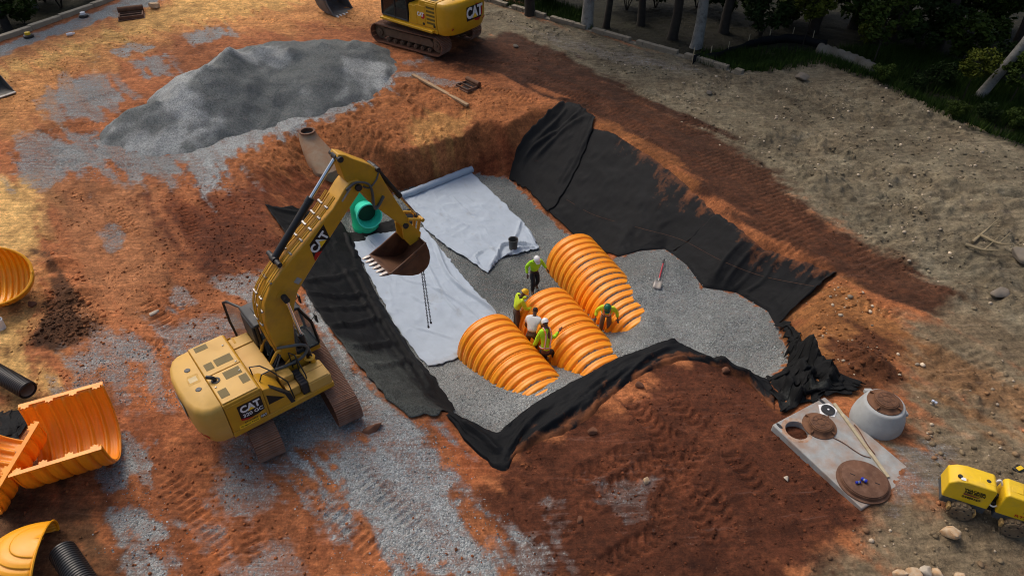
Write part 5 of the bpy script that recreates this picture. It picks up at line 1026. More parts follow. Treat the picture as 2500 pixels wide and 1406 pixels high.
M_WOOD = paint('weathered_lumber', (.42, .36, .24), .8, var=.2, dirt=(.30, .22, .13), dirt_amt=.4, dscale=5)
SZ = 1.30
c4 = [at(u, v, SZ) for u, v in ((1890, 1040), (2010, 965), (2236, 1157), (2107, 1243))]
ctr = sum(c4, Vector()) / 4; lx = ((c4[3] - c4[0]) + (c4[2] - c4[1])).normalized(); ly = Vector((0, 0, 1)).cross(lx)
LX = ((c4[3] - c4[0]).length + (c4[2] - c4[1]).length) / 2; LY = ((c4[1] - c4[0]).length + (c4[2] - c4[3]).length) / 2
rz = math.atan2(lx.y, lx.x)
def loc_s(u, v, z=SZ):
    p = at(u, v, z) - ctr; return p.dot(lx), p.dot(ly)
vault = empty('concrete_vault', (ctr.x, ctr.y, .75), rz); tag(vault, 'long grey concrete vault slab with an open hole at its corner', 'vault')
TH = SZ - .75
hx, hy = loc_s(1946, 1050)
mb = MB()
def ringpts(r, n=32): return [(hx + r * math.cos(2 * math.pi * i / n), hy + r * math.sin(2 * math.pi * i / n)) for i in range(n)]
n = 32; inner = ringpts(.31); outer = []
for i in range(n):   # slab top around the opening: each spoke runs out to the slab's edge
    dx, dy = math.cos(2 * math.pi * i / n), math.sin(2 * math.pi * i / n); ts = []
    if dx > 1e-9: ts.append((LX / 2 - hx) / dx)
    if dx < -1e-9: ts.append((-LX / 2 - hx) / dx)
    if dy > 1e-9: ts.append((LY / 2 - hy) / dy)
    if dy < -1e-9: ts.append((-LY / 2 - hy) / dy)
    t_ = min(ts); outer.append((hx + dx * t_, hy + dy * t_))
cs = [(-LX / 2, -LY / 2), (LX / 2, -LY / 2), (LX / 2, LY / 2), (-LX / 2, LY / 2)]
for c_ in cs:   # snap the nearest spoke end to each corner
    k = min(range(n), key=lambda i: (outer[i][0] - c_[0]) ** 2 + (outer[i][1] - c_[1]) ** 2); outer[k] = c_
vs = [(x, y, TH) for x, y in inner] + [(x, y, TH) for x, y in outer] + [(x, y, -.6) for x, y in inner] + [(x, y, 0) for x, y in outer]
fs = []
for i in range(n):
    j = (i + 1) % n; fs += [(i, j, n + j, n + i), (i, 2 * n + i, 2 * n + j, j), (n + i, n + j, 3 * n + j, 3 * n + i)]
mb.add(vs, fs); mb.build('slab', M_CONC, vault, smooth=30, bevel=.03)
mb = MB(); mb.lathe([(0, -.5), (.32, -.5)], 24, Matrix.Translation((hx, hy, 0))); mb.build('chamber_floor', M_DARK, vault)
rr_ = random.Random(3); mb = MB(); pts = [(hx + (.315) * math.cos(a), hy + .315 * math.sin(a)) for a in [2 * math.pi * i / 40 for i in range(40)]]; po = [(hx + (.40 + .05 * rr_.random()) * math.cos(a), hy + (.40 + .05 * rr_.random()) * math.sin(a)) for a in [2 * math.pi * i / 40 for i in range(40)]]
mb.add([(x, y, TH + .004) for x, y in pts] + [(x, y, TH + .002) for x, y in po], [(i, (i + 1) % 40, 40 + (i + 1) % 40, 40 + i) for i in range(40)]); mb.build('clay_ring', M_STAIN, vault)
for u, v in ((2007, 980), (1904, 1040)):
    x, y = loc_s(u, v); mb = MB(); mb.lathe([(0, TH + .003), (.06, TH + .003), (.075, TH + .001)], 14, Matrix.Translation((x, y, 0)) @ Matrix.Diagonal((1.7, .7, 1, 1))); mb.build('lifting_pocket', M_BLK2, vault)
def casting(loc, r, label, spokes=True, group=None, h=.16, cr=.64):
    e = empty('manhole_casting', loc, .4); tag(e, label, 'manhole cover', group)
    mb = MB(); mb.lathe([(0, 0), (r, 0), (r, .025), (r * .86, .035), (r * .74, h * .55), (r * .70, h), (0, h)], 32); fl = mb.build('frame', M_IRON, e, smooth=40)
    mb = MB(); mb.lathe([(0, h), (r * cr, h), (r * cr, h + .02), (r * cr - .015, h + .028), (0, h + .028)], 32); cv = mb.build('lid', M_IRON, e, smooth=40)
    mb = MB()
    if spokes:
        for q in (.22, .48): mb.lathe([(r * q, h + .026), (r * q, h + .038), (r * q + .022, h + .038), (r * q + .022, h + .026)], 24)
        for i in range(8): a = i * math.pi / 4; mb.box((r * .35 * math.cos(a), r * .35 * math.sin(a), h + .032), (r * .26, .022, .012), Matrix.Rotation(a, 3, 'Z'))
        mb.build('raised_pattern', M_IRON2, cv)
    for i in range(4):
        a = i * math.pi / 2 + .3; m = MB(); m.box((r * .86 * math.cos(a), r * .86 * math.sin(a), .06), (r * .22, .03, .09), Matrix.Rotation(a, 3, 'Z')); m.build('gusset', M_IRON, fl)
    return e
casting(at(2000, 1040, SZ), .46, 'rusty cast iron manhole frame and lid next to the open hole on the slab', group='rusty manhole castings')
big = empty('access_cover', at(2107, 1176, SZ + .002), .3); tag(big, 'wide flat rusty steel cover with two blue cans on it', 'manhole cover', 'rusty manhole castings')
mb = MB(); mb.lathe([(0, 0), (.66, 0), (.66, .03), (.60, .04), (.58, .12), (0, .12)], 40); mb.build('frame', M_IRON2, big, smooth=40)
mb = MB(); mb.lathe([(0, .12), (.56, .12), (.56, .145), (.55, .15), (0, .15)], 40); lid = mb.build('lid', M_IRON2, big, smooth=40)
for x, y in ((-.22, .2), (.2, -.22)): m = MB(); m.box((x, y, .1515), (.12, .025, .004), Matrix.Rotation(-.8, 3, 'Z')); m.build('slot', M_DARK, lid)
def can(u, v, z, label, mat, lying=True, r=.033, Ln=.12):
    p = at(u, v, z); e = empty('drink_can', p, random.Random(u).random() * 3); tag(e, label, 'can')
    mb = MB(); M = Matrix.Translation((0, 0, r + .002)) @ (Matrix.Rotation(R(90), 4, 'Y') if lying else Matrix()) ; mb.lathe([(0, -Ln / 2), (r * .8, -Ln / 2), (r, -Ln / 2 + .01), (r, Ln / 2 - .012), (r * .78, Ln / 2), (0, Ln / 2)], 14, M if lying else Matrix.Translation((0, 0, Ln / 2))); mb.build('body', mat, e)
    mb = MB(); mb.lathe([(r * 1.01, -.02), (r * 1.01, .02)], 14, M if lying else Matrix.Translation((0, 0, Ln / 2))); mb.build('silver_band', M_CHROME, e); return e
M_BLUE = paint('blue_can', (.02, .04, .42), .3, .4)
can(2094, 1179, SZ + .152, 'smaller blue can lying left on the wide rusty cover', M_BLUE, r=.038, Ln=.13); can(2108, 1174, SZ + .152, 'blue can lying right on the wide rusty cover', M_BLUE, r=.048, Ln=.15)
can(2280, 983, 1.3, 'small white and blue can on the tan soil right of the round manhole', paint('pale_can', (.5, .55, .65), .4), r=.04, Ln=.15)
can(890, 224, gz(*hit(890, 224).xy), 'dark blue can at the foot of the gravel pile', M_BLUE, r=.05, Ln=.17)
e = empty('sealing_disc', at(2021, 1002, SZ)); tag(e, 'black rubber disc lying on a white scrap on the slab', 'disc')
mb = MB(); mb.prism([(-.26, -.12), (.1, -.24), (.28, .02), (.12, .26), (-.2, .2)], .002, .012, 'xy'); mb.build('white_scrap', M_WHT, e)
mb = MB(); mb.lathe([(0, .012), (.19, .012), (.19, .04), (.06, .05), (0, .05)], 24); mb.build('disc', M_BLK2, e); mb = MB(); mb.lathe([(0, .05), (.03, .05), (.03, .06), (0, .06)], 10); mb.build('hub', M_WHT, e)
def lumber(a, b, w, h, label, mat=M_WOOD):
    a = Vector(a); b = Vector(b); d = b - a; e = empty('board', (a + b) / 2); tag(e, label, 'board'); q = d.to_track_quat('X', 'Z'); e.rotation_mode = 'QUATERNION'; e.rotation_quaternion = q
    mb = MB(); mb.box((0, 0, h / 2), (d.length, w, h)); mb.build('plank', mat, e, bevel=.005); return e
lumber(at(2036, 986, SZ + .002), at(2168, 1166, SZ + .002), .09, .045, 'long pale board lying across the concrete slab')
def wire(pts, r, label, mat, cat='cable', name='cable'):
    mb = MB(); mb.tube(smooth_path(pts, 6), r, 6); return tag(mb.build(name, mat), label, cat)
wire([at(2085, 1036, SZ + .03), at(2097, 1050, SZ + .02), at(2118, 1085, SZ + .02), at(2136, 1108, SZ + .02)], .013, 'dark bent rod beside the board on the slab', M_IRON, 'rod', 'bent_rod')
wire([at(2030, 1066, SZ + .015), at(2058, 1080, SZ + .02), at(2100, 1108, SZ + .02), at(2126, 1117, SZ + .02)], .012, 'thin brown cable curving over the middle of the slab', M_IRON2)
def manhole_cone(u, v, z):
    p = at(u, v, z); e = empty('manhole_riser', p); tag(e, 'round grey concrete manhole riser with a rusty lid on top', 'manhole')
    mb = MB(); mb.lathe([(.66, -.3), (.68, .0), (.69, .28), (.66, .5), (.55, .86), (.53, .90), (.50, .92), (.40, .92), (.38, .6)], 40); mb.build('cone', M_CONC2, e, smooth=40)
    mb = MB(); mb.b2((.50, -.18, .55), (.68, -.02, .66)); mb.b2((-.3, .5, .7), (-.1, .62, .84)); mb.build('lifting_lug', M_CONC2, e, bevel=.02)
    return p, e
p, e = manhole_cone(2133, 1036, 1.05)
casting(p + Vector((.0, .02, .923)), .46, 'rusty cast iron lid on top of the round concrete riser', group='rusty manhole castings', h=.13)
# riser showing in the back bank
rings = [((750, 322), .12, .40), ((750, 326), .0, .44), ((757, 340), -.25, .48), ((775, 365), -.7, .56), ((792, 395), -1.2, .62), ((798, 420), -1.8, .64), ((800, 455), -2.75, .66)]
e = empty('buried_manhole', at(800, 455, -2.7)); tag(e, 'clay stained concrete manhole standing in the back bank, open at the top', 'manhole'); mb = MB(); vs = []; nn = 32
for (u, v), z, r in rings:
    c_ = at(u, v, z) - e.location + Vector((.1, -.45, 0)) * min(1, max(0, -z)); r = r * (1 + .25 * min(1, max(0, -z * 1.5))); vs += [(c_.x + r * math.cos(2 * math.pi * j / nn), c_.y + r * math.sin(2 * math.pi * j / nn), c_.z) for j in range(nn)]
mb.add(vs, [(i * nn + j, i * nn + (j + 1) % nn, (i + 1) * nn + (j + 1) % nn, (i + 1) * nn + j) for i in range(len(rings) - 1) for j in range(nn)]); mb.build('barrel', M_CONCR, e, smooth=40)
c_ = at(750, 322, .12) - e.location; mb = MB(); mb.lathe([(.40, -.02), (.41, .06), (.36, .07), (.31, .06), (.30, -.15)], 32, Matrix.Translation(c_)); mb.build('iron_ring', M_IRON2, e, smooth=40)
mb = MB(); mb.lathe([(.32, -.12), (0, -.12)], 24, Matrix.Translation(c_)); mb.build('shaft_shade_disc', M_DARK, e)  # dark disc painted as the shade down the open top
c_ = at(803, 437, -2.1) - e.location; Md = Matrix.Translation(c_ + Vector((.2, -.95, .05))) @ Matrix.Rotation(R(75), 4, 'X') @ Matrix.Rotation(R(0), 4, 'Y')
mb = MB(); mb.lathe([(.30, -.2), (.30, .24), (.25, .24), (.24, .0)], 24, Md); mb.build('pipe_stub', M_IRON2, e); mb = MB(); mb.lathe([(.25, .10), (0, .10)], 24, Md); mb.build('pipe_shade_disc', M_DARK, e)  # dark disc across the stub stands in for shade inside it
# cast iron curb inlets
def inlet(u, v, rz, label, sc=1.0):
    p = ground_hit(u, v); e = empty('curb_inlet', p, rz, scale=sc); tag(e, label, 'inlet frame', 'rusty curb inlet frames')
    mb = MB()
    for y in (-.34, 0, .34): mb.b2((-.5, y - .025, .02), (.5, y + .025, .16))
    for x in (-.5, .5): mb.b2((x - .03, -.36, .02), (x + .03, .36, .16))
    mb.b2((-.58, -.44, 0), (.58, .44, .03)); mb.build('frame', M_IRON2, e, bevel=.008)
    for y in (-.17, .17): m = MB(); m.b2((-.46, y - .13, .03), (.46, y + .13, .06)); m.build('grate', M_DARK, e)
    mb = MB(); mb.tube([(-.55, .46, .24), (.55, .46, .24)], .13, 12); mb.b2((-.55, .40, .0), (.55, .56, .2)); mb.build('hood', M_IRON, e, bevel=.01); return e
inlet(1140, 218, R(-48), 'rusty two-cell curb inlet frame on the clay near the far dark track', 1.0)
inlet(322, 42, R(22), 'rusty curb inlet frame on the stones by the top left curb', 1.45)
a = ground_hit(1008, 188); b = ground_hit(1142, 264); lumber(a + Vector((0, 0, .05)), b + Vector((0, 0, .05)), .2, .12, 'long round-edged plank lying on the orange clay behind the pit', paint('sun_bleached_plank', (.36, .25, .14), .85, var=.25, dirt=(.36, .18, .09), dirt_amt=.4))

# ---- green drain fitting
GREEN = paint('green_pvc', (.012, .47, .22), .4, var=.05, dirt=(.20, .14, .09), dirt_amt=.14); GREEN2 = paint('light_green_pvc', (.05, .66, .44), .4, var=.05)
gp = at(893, 556, FL + .05); e = empty('drain_fitting', gp); tag(e, 'bright green plastic drain fitting with an open bell facing the pit', 'pipe fitting')
mb = MB(); mb.lathe([(.62, .0), (.62, .18), (.60, .2), (.58, .9), (.56, 1.25), (.36, 1.75), (.30, 2.2)], 36, Matrix.Translation((-.02, .1, 0)) @ Matrix.Shear('XY', 4, (-.10, .30))); mb.build('body', GREEN, e, smooth=40)
Md = Matrix.Translation((.05, .05, 1.0)) @ Vector((.42, -.85, .22)).to_track_quat('Z', 'Y').to_matrix().to_4x4()
mb = MB(); mb.lathe([(.46, .0), (.48, .62), (.57, .72), (.60, 1.02), (.54, 1.02), (.52, .78), (.46, .70), (.44, .2)], 36, Md); mb.build('bell', GREEN2, e, smooth=40)
mb = MB(); mb.lathe([(.46, .35), (0, .35)], 30, Md); mb.build('bore', paint('green_shadow', (.004, .06, .03), .7), e)

# ---- shovel lying on the stone
sp_ = at(1606, 694, -.9); sp_.z = gz(sp_.x, sp_.y) + .06; tp_ = at(1619, 645, -.85); tp_.z = gz(tp_.x, tp_.y) + .14
e = empty('shovel', sp_); tag(e, 'red-handled square shovel lying on the stone fill', 'shovel'); d = tp_ - sp_
mb = MB(); mb.tube([d * .22, d * .92], .03, 8); mb.build('handle', paint('red_fibreglass', (.40, .02, .035), .45), e)
mb = MB(); mb.tube([d * .92, d * 1.12], .036, 8); mb.build('grip', M_BLK2, e); mb = MB(); mb.tube([d * .10, d * .24], .028, 8); mb.build('socket', M_STEEL, e)
s_ = Vector((d.y, -d.x, 0)).normalized(); dn = d.normalized(); mb = MB(); vs = []
for i in range(4):
    for j in range(5): vs.append(dn * (.10 - .14 * i) + s_ * (.16 * (j - 2) / 2 * (1 if i else .8)) + Vector((0, 0, .035 * abs(j - 2) / 2 - .015 * i + .02)))
mb.add(vs, [(i * 5 + j, i * 5 + j + 1, (i + 1) * 5 + j + 1, (i + 1) * 5 + j) for i in range(3) for j in range(4)]); mb.build('blade', paint('shovel_steel', (.32, .30, .28), .5, .5, dirt=(.3, .25, .2), dirt_amt=.4), e, solid=.008)

wire([hit(u, v) + Vector((0, 0, .12)) for u, v in ((1382, 492), (1450, 530), (1560, 562), (1660, 590), (1760, 642), (1860, 680), (1985, 705))], .005, 'thin red string line running across the long black slope', M_IRON, 'string', 'string_line')
# ---- trench roller
M_RY = paint('roller_yellow', (.74, .47, .012), .42, var=.07, dirt=(.36, .24, .1), dirt_amt=.24, dscale=2.5); M_RG = paint('roller_grey', (.045, .055, .065), .6, dirt=(.18, .13, .08), dirt_amt=.35)
M_DRUM = paint('clay_caked_drum', (.17, .125, .075), .85, .1, .25, dirt=(.07, .04, .025), dirt_amt=.4, dscale=5, bump=.3)
ra_, rb_ = at(2328, 1249, 1.7), at(2432, 1283, 1.7); hd = math.atan2(rb_.y - ra_.y, rb_.x - ra_.x); md = at(2404, 1232, 1.72); SCR = 1.04
rol = empty('trench_roller', (md.x, md.y, 0), hd, scale=SCR); rol.location.z = gz(md.x, md.y) - .02; tag(rol, 'yellow articulated trench roller with studded drums at the right edge', 'roller')
def body(x0, x1, nose, name):
    mb = MB(); vs = []; y = .31
    prof = [(x0, .50), (x1, .50), (x1, .86 if nose else 1.08), (x1 - (.16 if nose else .02), 1.0 if nose else 1.10), (x1 - (.42 if nose else .3), 1.10), (x0 + .06, 1.13), (x0, 1.06)] if nose else [(x0, .50), (x1, .50), (x1, 1.06), (x1 - .05, 1.12), (x0 + .34, 1.13), (x0 + .14, 1.08), (x0, .95)]
    n = len(prof)
    for s in (-1, 1):
        for (px, pz) in prof: vs.append((px, s * y * (1 - .17 * ss(.6, 1.13, pz)), pz))
    mb.add(vs, [tuple(range(n)), tuple(range(2 * n - 1, n - 1, -1))] + [(i, (i + 1) % n, (i + 1) % n + n, i + n) for i in range(n)]); return mb.build(name, M_RY, rol, bevel=.03, seg=3)
rear = body(-1.0, -.06, False, 'rear_hood'); front = body(.10, 1.02, True, 'front_hood')
for x0, x1 in ((-.98, -.07), (.11, 1.0)):
    mb = MB(); mb.b2((x0, -.30, .30), (x1, .30, .505)); mb.build('chassis', M_RG, rol, bevel=.02)
mb = MB(); mb.b2((-.08, -.16, .34), (.12, .16, .62)); mb.tube([(.02, 0, .3), (.02, 0, .78)], .09, 14); mb.build('articulation_joint', M_BLK, rol, bevel=.02)
mb = MB(); mb.tube(smooth_path([(-.08, .12, .95), (.02, .16, 1.08), (.12, .12, .95)], 5), .022, 8); mb.tube(smooth_path([(-.1, -.18, .62), (.02, -.24, .60), (.13, -.18, .62)], 5), .018, 8); mb.build('hose', M_WHT, rol)
for x in (-.52, .56):
    for s in (-1, 1):
        mb = MB(); c_ = Vector((x, s * .34, .27)); mb.tube([c_ - Vector((0, .13, 0)), c_ + Vector((0, .13, 0))], .235, 28); dm = mb.build('drum', M_DRUM, rol, smooth=40)
        m = MB()
        for k in range(14):
            a = 2 * math.pi * k / 14
            for q in (-.07, .07): m.box(c_ + Vector((.255 * math.cos(a + q * 3), q, .255 * math.sin(a + q * 3))), (.05, .07, .07), Matrix.Rotation(-a, 3, 'Y'))
        m.build('pads', M_DRUM, dm, bevel=.008)
        m = MB(); fy = s * .131; m.tube([c_ + Vector((0, fy, 0)), c_ + Vector((0, fy + s * .012, 0))], .215, 26); m.tube([c_ + Vector((0, fy, .05)), c_ + Vector((0, fy + s * .03, .05))], .085, 18); m.build('end_disc', M_DRUM, dm)
        for k in range(6):
            a = 2 * math.pi * k / 6 + .4; m = MB(); m.tube([c_ + Vector((.155 * math.cos(a), fy + s * .013, .155 * math.sin(a))), c_ + Vector((.155 * math.cos(a), fy + s * .015, .155 * math.sin(a)))], .022, 10); m.build('hole', M_DARK, dm)  # flat dark discs, shade of the holes painted on
    for dx in (-.26, .26):
        mb = MB(); mb.b2((x + dx - .04, -.46, .26), (x + dx + .02, -.30, .40)); mb.build('scraper', paint('scraper_ochre', (.32, .2, .07), .7), rol, bevel=.01)
for x, y in ((-.82, -.12), (-.24, -.02)): mb = MB(); mb.lathe([(0, 1.135), (.045, 1.135), (.05, 1.12), (.05, 1.10)], 16, Matrix.Translation((x, y, .0))); mb.build('filler_cap', M_BLK2, rear)
mb = MB(); mb.b2((-.42, -.10, 1.112), (-.12, .10, 1.128)); mb.build('hatch', M_RY, rear, bevel=.02)
mb = MB(); mb.b2((.22, -.10, 1.118), (.44, .10, 1.128)); mb.build('hatch', M_RY, front, bevel=.02)
mb = MB(); mb.box((.70, 0, 1.085), (.02, .50, .05)); mb.build('hood_seam', M_BLK, front)
plate('control_label', [(-.07, -.09), (.07, -.09), (.07, .09), (-.07, .09)], M_GREYV, front, frame((.78, -.06, 1.072), (1, 0, -.35), (0, 1, 0)), .004)
Ms = frame((-.42, -.312, .88), (1, 0, 0), (0, .17, 1))
plate('paper_label', [(-.05, -.04), (.05, -.04), (.05, .04), (-.05, .04)], M_WHT, rear, frame((-.76, -.18, 1.122), (1, 0, 0), (0, 1, 0)), .004)
plate('warning_label', [(-.07, -.035), (.02, -.05), (.07, .0), (.0, .05), (-.06, .04)], paint('worn_warning', (.35, .12, .02), .6, var=.6), rear, frame((-.62, -.18, 1.124), (1, 0, 0), (0, 1, 0)), .004)
def side_m(x, z): return frame((x, -.3118 * (1 - .17 * float(ss(.6, 1.13, z))) - .003, z), (1, 0, 0), (0, .10, 1))
text('WACKER', .085, M_INK, rear, side_m(-.45, .92), bold=.04, sx=1.2); text('NEUSON', .085, M_INK, rear, side_m(-.43, .85), bold=.04, sx=1.2)
plate('red_flash', [(-.18, -.02), (.08, -.02), (.18, .005), (-.18, .025)], paint('dark_red_vinyl', (.16, .02, .03), .5), rear, side_m(-.46, .785), .002); text('24489167', .085, M_INK, rear, side_m(-.46, .70), bold=.03, sx=1.1)
text('RTSC3', .10, M_RED, front, side_m(.66, .62), bold=.01, sx=1.5); plate('emblem', [(-.12, .03), (.1, .03), (.16, .0), (.02, -.05), (-.04, -.0), (-.14, .02)], M_INK, front, side_m(.70, .74), .003)
mb = MB(); mb.b2((1.0, -.12, .62), (1.10, .12, .86)); mb.build('headlight', M_BLK, front, bevel=.02)
rc = at(2487, 1145, 1.42); e = empty('remote_control', rc, .4); e.location.z = gz(rc.x, rc.y); tag(e, 'small yellow and black remote control lying right of the roller', 'remote control')
mb = MB(); mb.b2((-.14, -.09, 0), (.14, .09, .07)); mb.build('case', M_BLK, e, bevel=.02); mb = MB(); mb.b2((-.09, -.06, .07), (.10, .05, .09)); mb.build('keypad', M_RY, e, bevel=.01)

# ---- steel bucket cut by the left edge
lb = at(-10, 225, .45); e = empty('loader_bucket', lb, R(-35)); e.location.z = gz(lb.x, lb.y); tag(e, 'grey steel bucket corner reaching in at the left edge', 'bucket')
MG = paint('dull_steel', (.10, .10, .095), .5, .3, .2, dirt=(.2, .15, .1), dirt_amt=.3)
mb = MB(); pr = [(.9, .05), (.2, .02), (-.4, .1), (-.75, .45), (-.8, .95), (-.62, 1.25)]; pi_ = [(x + .04 * (1 if x < 0 else 0), z + .04) for x, z in pr]
mb.prism(pr + pi_[::-1], -2.2, .6); sh_ = mb.build('shell', MG, e, bevel=.01)
for y in (-2.2, .6): mb = MB(); mb.prism(pr + [(-.1, .8)], y - .025, y + .025); mb.build('side_plate', MG, e, bevel=.01)
mb = MB(); mb.b2((.85, -2.2, .03), (1.05, .6, .09)); mb.build('cutting_edge', M_STEEL, e, bevel=.01)

# ================================================================== people
def skin_part(name, chains, mat, parent, sub=2, root=0):
    """chains: lists of (key, position, radius); a repeated key joins the chains"""
    idx = {}; V = []; E_ = []; Rr = []
    for ch in chains:
        prev = None
        for key, p, r in ch:
            if key not in idx: idx[key] = len(V); V.append(tuple(p)); Rr.append(r)
            if prev is not None: E_.append((prev, idx[key]))
            prev = idx[key]
    me = bpy.data.meshes.new(name); me.from_pydata(V, E_, []); me.materials.append(mat)
    o = bpy.data.objects.new(name, me); COL.objects.link(o); o.parent = parent
    sk = o.modifiers.new('skin', 'SKIN'); sk.use_smooth_shade = True
    for i, sv in enumerate(me.skin_vertices[0].data):
        r = Rr[i]; sv.radius = (r, r) if not hasattr(r, '__len__') else r; sv.use_root = i == root
    ss_ = o.modifiers.new('sub', 'SUBSURF'); ss_.levels = sub; ss_.render_levels = sub
    return o
SKIN = {'dark': paint('dark_skin', (.10, .05, .032), .55, var=.05), 'mid': paint('brown_skin', (.26, .13, .08), .55, var=.05)}
CLOTH = {'lime': paint('lime_cloth', (.40, .76, .015), .8, var=.06), 'yellow_lime': paint('yellow_lime_cloth', (.52, .66, .02), .8, var=.08), 'white': paint('white_cotton', (.62, .61, .58), .85, var=.06),
         'black': paint('black_trousers', (.018, .018, .02), .85, dirt=(.12, .09, .06), dirt_amt=.2), 'khaki': paint('khaki_trousers', (.17, .13, .085), .85), 'brown': paint('brown_trousers', (.085, .06, .04), .85, dirt=(.16, .10, .06), dirt_amt=.3),
         'boot': paint('leather_boot', (.13, .085, .045), .7, dirt=(.3, .2, .12), dirt_amt=.3), 'orange': paint('orange_tape', (.75, .16, .03), .6), 'silver': paint('reflective_tape', (.62, .62, .60), .4), 'hair': paint('black_hair', (.012, .010, .009), .7)}
HAT = {'white': paint('white_helmet', (.74, .74, .72), .35, var=.04), 'yellow': paint('yellow_helmet', (.82, .47, .01), .35, var=.04), 'green': paint('green_helmet', (.004, .10, .055), .35, var=.04)}
def hand(parent, w, d, side, mat):
    """palm and five bent fingers at wrist w pointing along d"""
    d = Vector(d).normalized(); sx = d.cross(Vector((0, 0, 1))); sx = Vector((1, 0, 0)) if sx.length < .1 else sx.normalized(); nz = sx.cross(d).normalized()
    mb = MB(); w = Vector(w); c = w + d * .055
    q = Matrix((sx, d, nz)).transposed(); vs = []
    b0 = len(mb.v); mb.ball((0, 0, 0), (.042, .058, .020), 10, 7); mb.v = [q @ Vector(p) + c for p in mb.v]
    for k, (ox, ln) in enumerate(((-.030, .065), (-.010, .078), (.010, .074), (.029, .058))):
        a = c + d * .045 + sx * ox; b_ = a + d * ln * .55 - nz * .006; e_ = b_ + d * ln * .4 - nz * .026; mb.tube([a, b_, e_], [.0105, .0095, .007], 6)
    a = c - d * .02 + sx * .036 * side; b_ = a + d * .035 + sx * .028 * side; e_ = b_ + d * .032 - nz * .01; mb.tube([a, b_, e_], [.013, .011, .008], 6)
    mb.build('hand', mat, parent, smooth=180)
def person(px, z, face, label, J, top, legs, hat=None, skin='dark', vest=False, short=False, sc=1.0, dz=0):
    """J: joints in metres, x to the right, y forward, z up from the ground"""
    p = at(px[0], px[1], z); e = empty('person', p, math.atan2(-face[0], face[1]), scale=sc); tag(e, label, 'person', 'workers in the pit'); v = {k: Vector(q) for k, q in J.items()}
    sh = lambda a, b, t_: v[a].lerp(v[b], t_)
    up = (v['head'] - v['neck']).normalized(); fw = Vector((0, 1, 0)); fw = (fw - up * fw.dot(up)).normalized()
    body = [[('pel', v['pel'], (.13, .095)), ('wst', v['pel'].lerp(v['chest'], .5), (.125, .09)), ('chest', v['chest'], (.15, .105)), ('nb', v['neck'], .062), ('ch', v['head'] - up * .06 + fw * .015, .072), ('head', v['head'] + up * .02, (.078, .092)), ('crown', v['head'] + up * .095, (.062, .075))]]
    for s in 'lr':
        body.append([('chest', v['chest'], .15), (s + 's', v[s + 's'], .062), (s + 'e', v[s + 'e'], .043), (s + 'w', v[s + 'w'], .031)])
        body.append([('pel', v['pel'], .13), (s + 'h', v[s + 'h'], .085), (s + 'k', v[s + 'k'], .056), (s + 'a', v[s + 'a'], .042)])
    skin_part('body', body, SKIN[skin], e)
    shirt = [[('wl', v['pel'].lerp(v['chest'], .05), (.18, .145)), ('w', v['pel'].lerp(v['chest'], .5), (.175, .14)), ('c', v['chest'], (.20, .15)), ('n', v['neck'] - up * .03, .085)]]
    for s in 'lr':
        ch = [('c', v['chest'], .17), (s + 's', v[s + 's'], .092)]
        ch += [(s + 'm', sh(s + 's', s + 'e', .65), .068)] if short else [(s + 'e', v[s + 'e'], .070), (s + 'w', sh(s + 'e', s + 'w', .9), .054)]
        shirt.append(ch)
    skin_part('shirt', shirt, CLOTH[top], e)
    tr = [[('p', v['pel'] + Vector((0, 0, .04)), (.15, .115)), ('p2', v['pel'] - Vector((0, 0, .02)), (.15, .12))]]
    for s in 'lr': tr.append([('p2', v['pel'], .15), (s + 'h', v[s + 'h'], .115), (s + 'k', v[s + 'k'], .088), (s + 'a', sh(s + 'k', s + 'a', .92), .072)])
    skin_part('trousers', tr, CLOTH[legs], e)
    for s, sg in (('l', -1), ('r', 1)):
        f = v.get(s + 'f', v[s + 'a'] + Vector((sg * .02, .15, -.05))); mb = MB()
        a = v[s + 'a']; mb.tube([a + Vector((0, 0, .10)), a + Vector((0, .0, .02)), a.lerp(f, .25) - Vector((0, 0, .03)), a.lerp(f, .65) - Vector((0, 0, .02)), f], [.055, .056, .058, .052, .034], 10); mb.build('boot', CLOTH['boot'], e, smooth=180)
        hand(e, v[s + 'w'], v[s + 'w'] - v[s + 'e'], sg * -1, SKIN[skin])
    c = v['head'] + up * .03; q = Matrix((up.cross(fw) * -1, fw, up)).transposed().to_4x4(); q.translation = c
    face_ = MB(); face_.m = q; face_.tube([(0, .082, .0), (0, .108, -.03), (0, .088, -.038)], [.008, .016, .012], 6)
    for s in (-1, 1): face_.ball((s * .082, .0, -.02), (.012, .022, .032), 8, 6)
    face_.tube([(-.022, .090, -.068), (.022, .090, -.068)], .007, 5); face_.build('features', SKIN[skin], e, smooth=180)
    ey = MB(); ey.m = q; [ey.ball((s * .032, .085, .004), .011, 8, 6) for s in (-1, 1)]; ey.build('eyes', CLOTH['hair'], e, smooth=180)
    mb = MB(); mb.m = q
    if hat:
        mb.lathe([(0, .17), (.05, .165), (.095, .135), (.118, .085), (.125, .03), (.132, .03), (.134, .022), (.122, .020)], 22, Matrix.Diagonal((.95, 1.12, 1, 1)))
        h_ = mb.build('helmet', HAT[hat], e, smooth=60)
        m = MB(); m.m = q; m.prism([(-.10, .10), (.10, .10), (.07, .185), (0, .20), (-.07, .185)], .018, .030, 'xy'); m.build('brim', HAT[hat], h_, bevel=.004)
        m = MB(); m.m = q; m.tube([(0, -.12, .10), (0, -.06, .158), (0, .04, .172), (0, .11, .12)], .012, 6); m.build('ridge', HAT[hat], h_)
    else:
        mb.ball((0, -.008, .045), (.088, .102, .085), 14, 10); mb.build('hair', CLOTH['hair'], e, smooth=180)
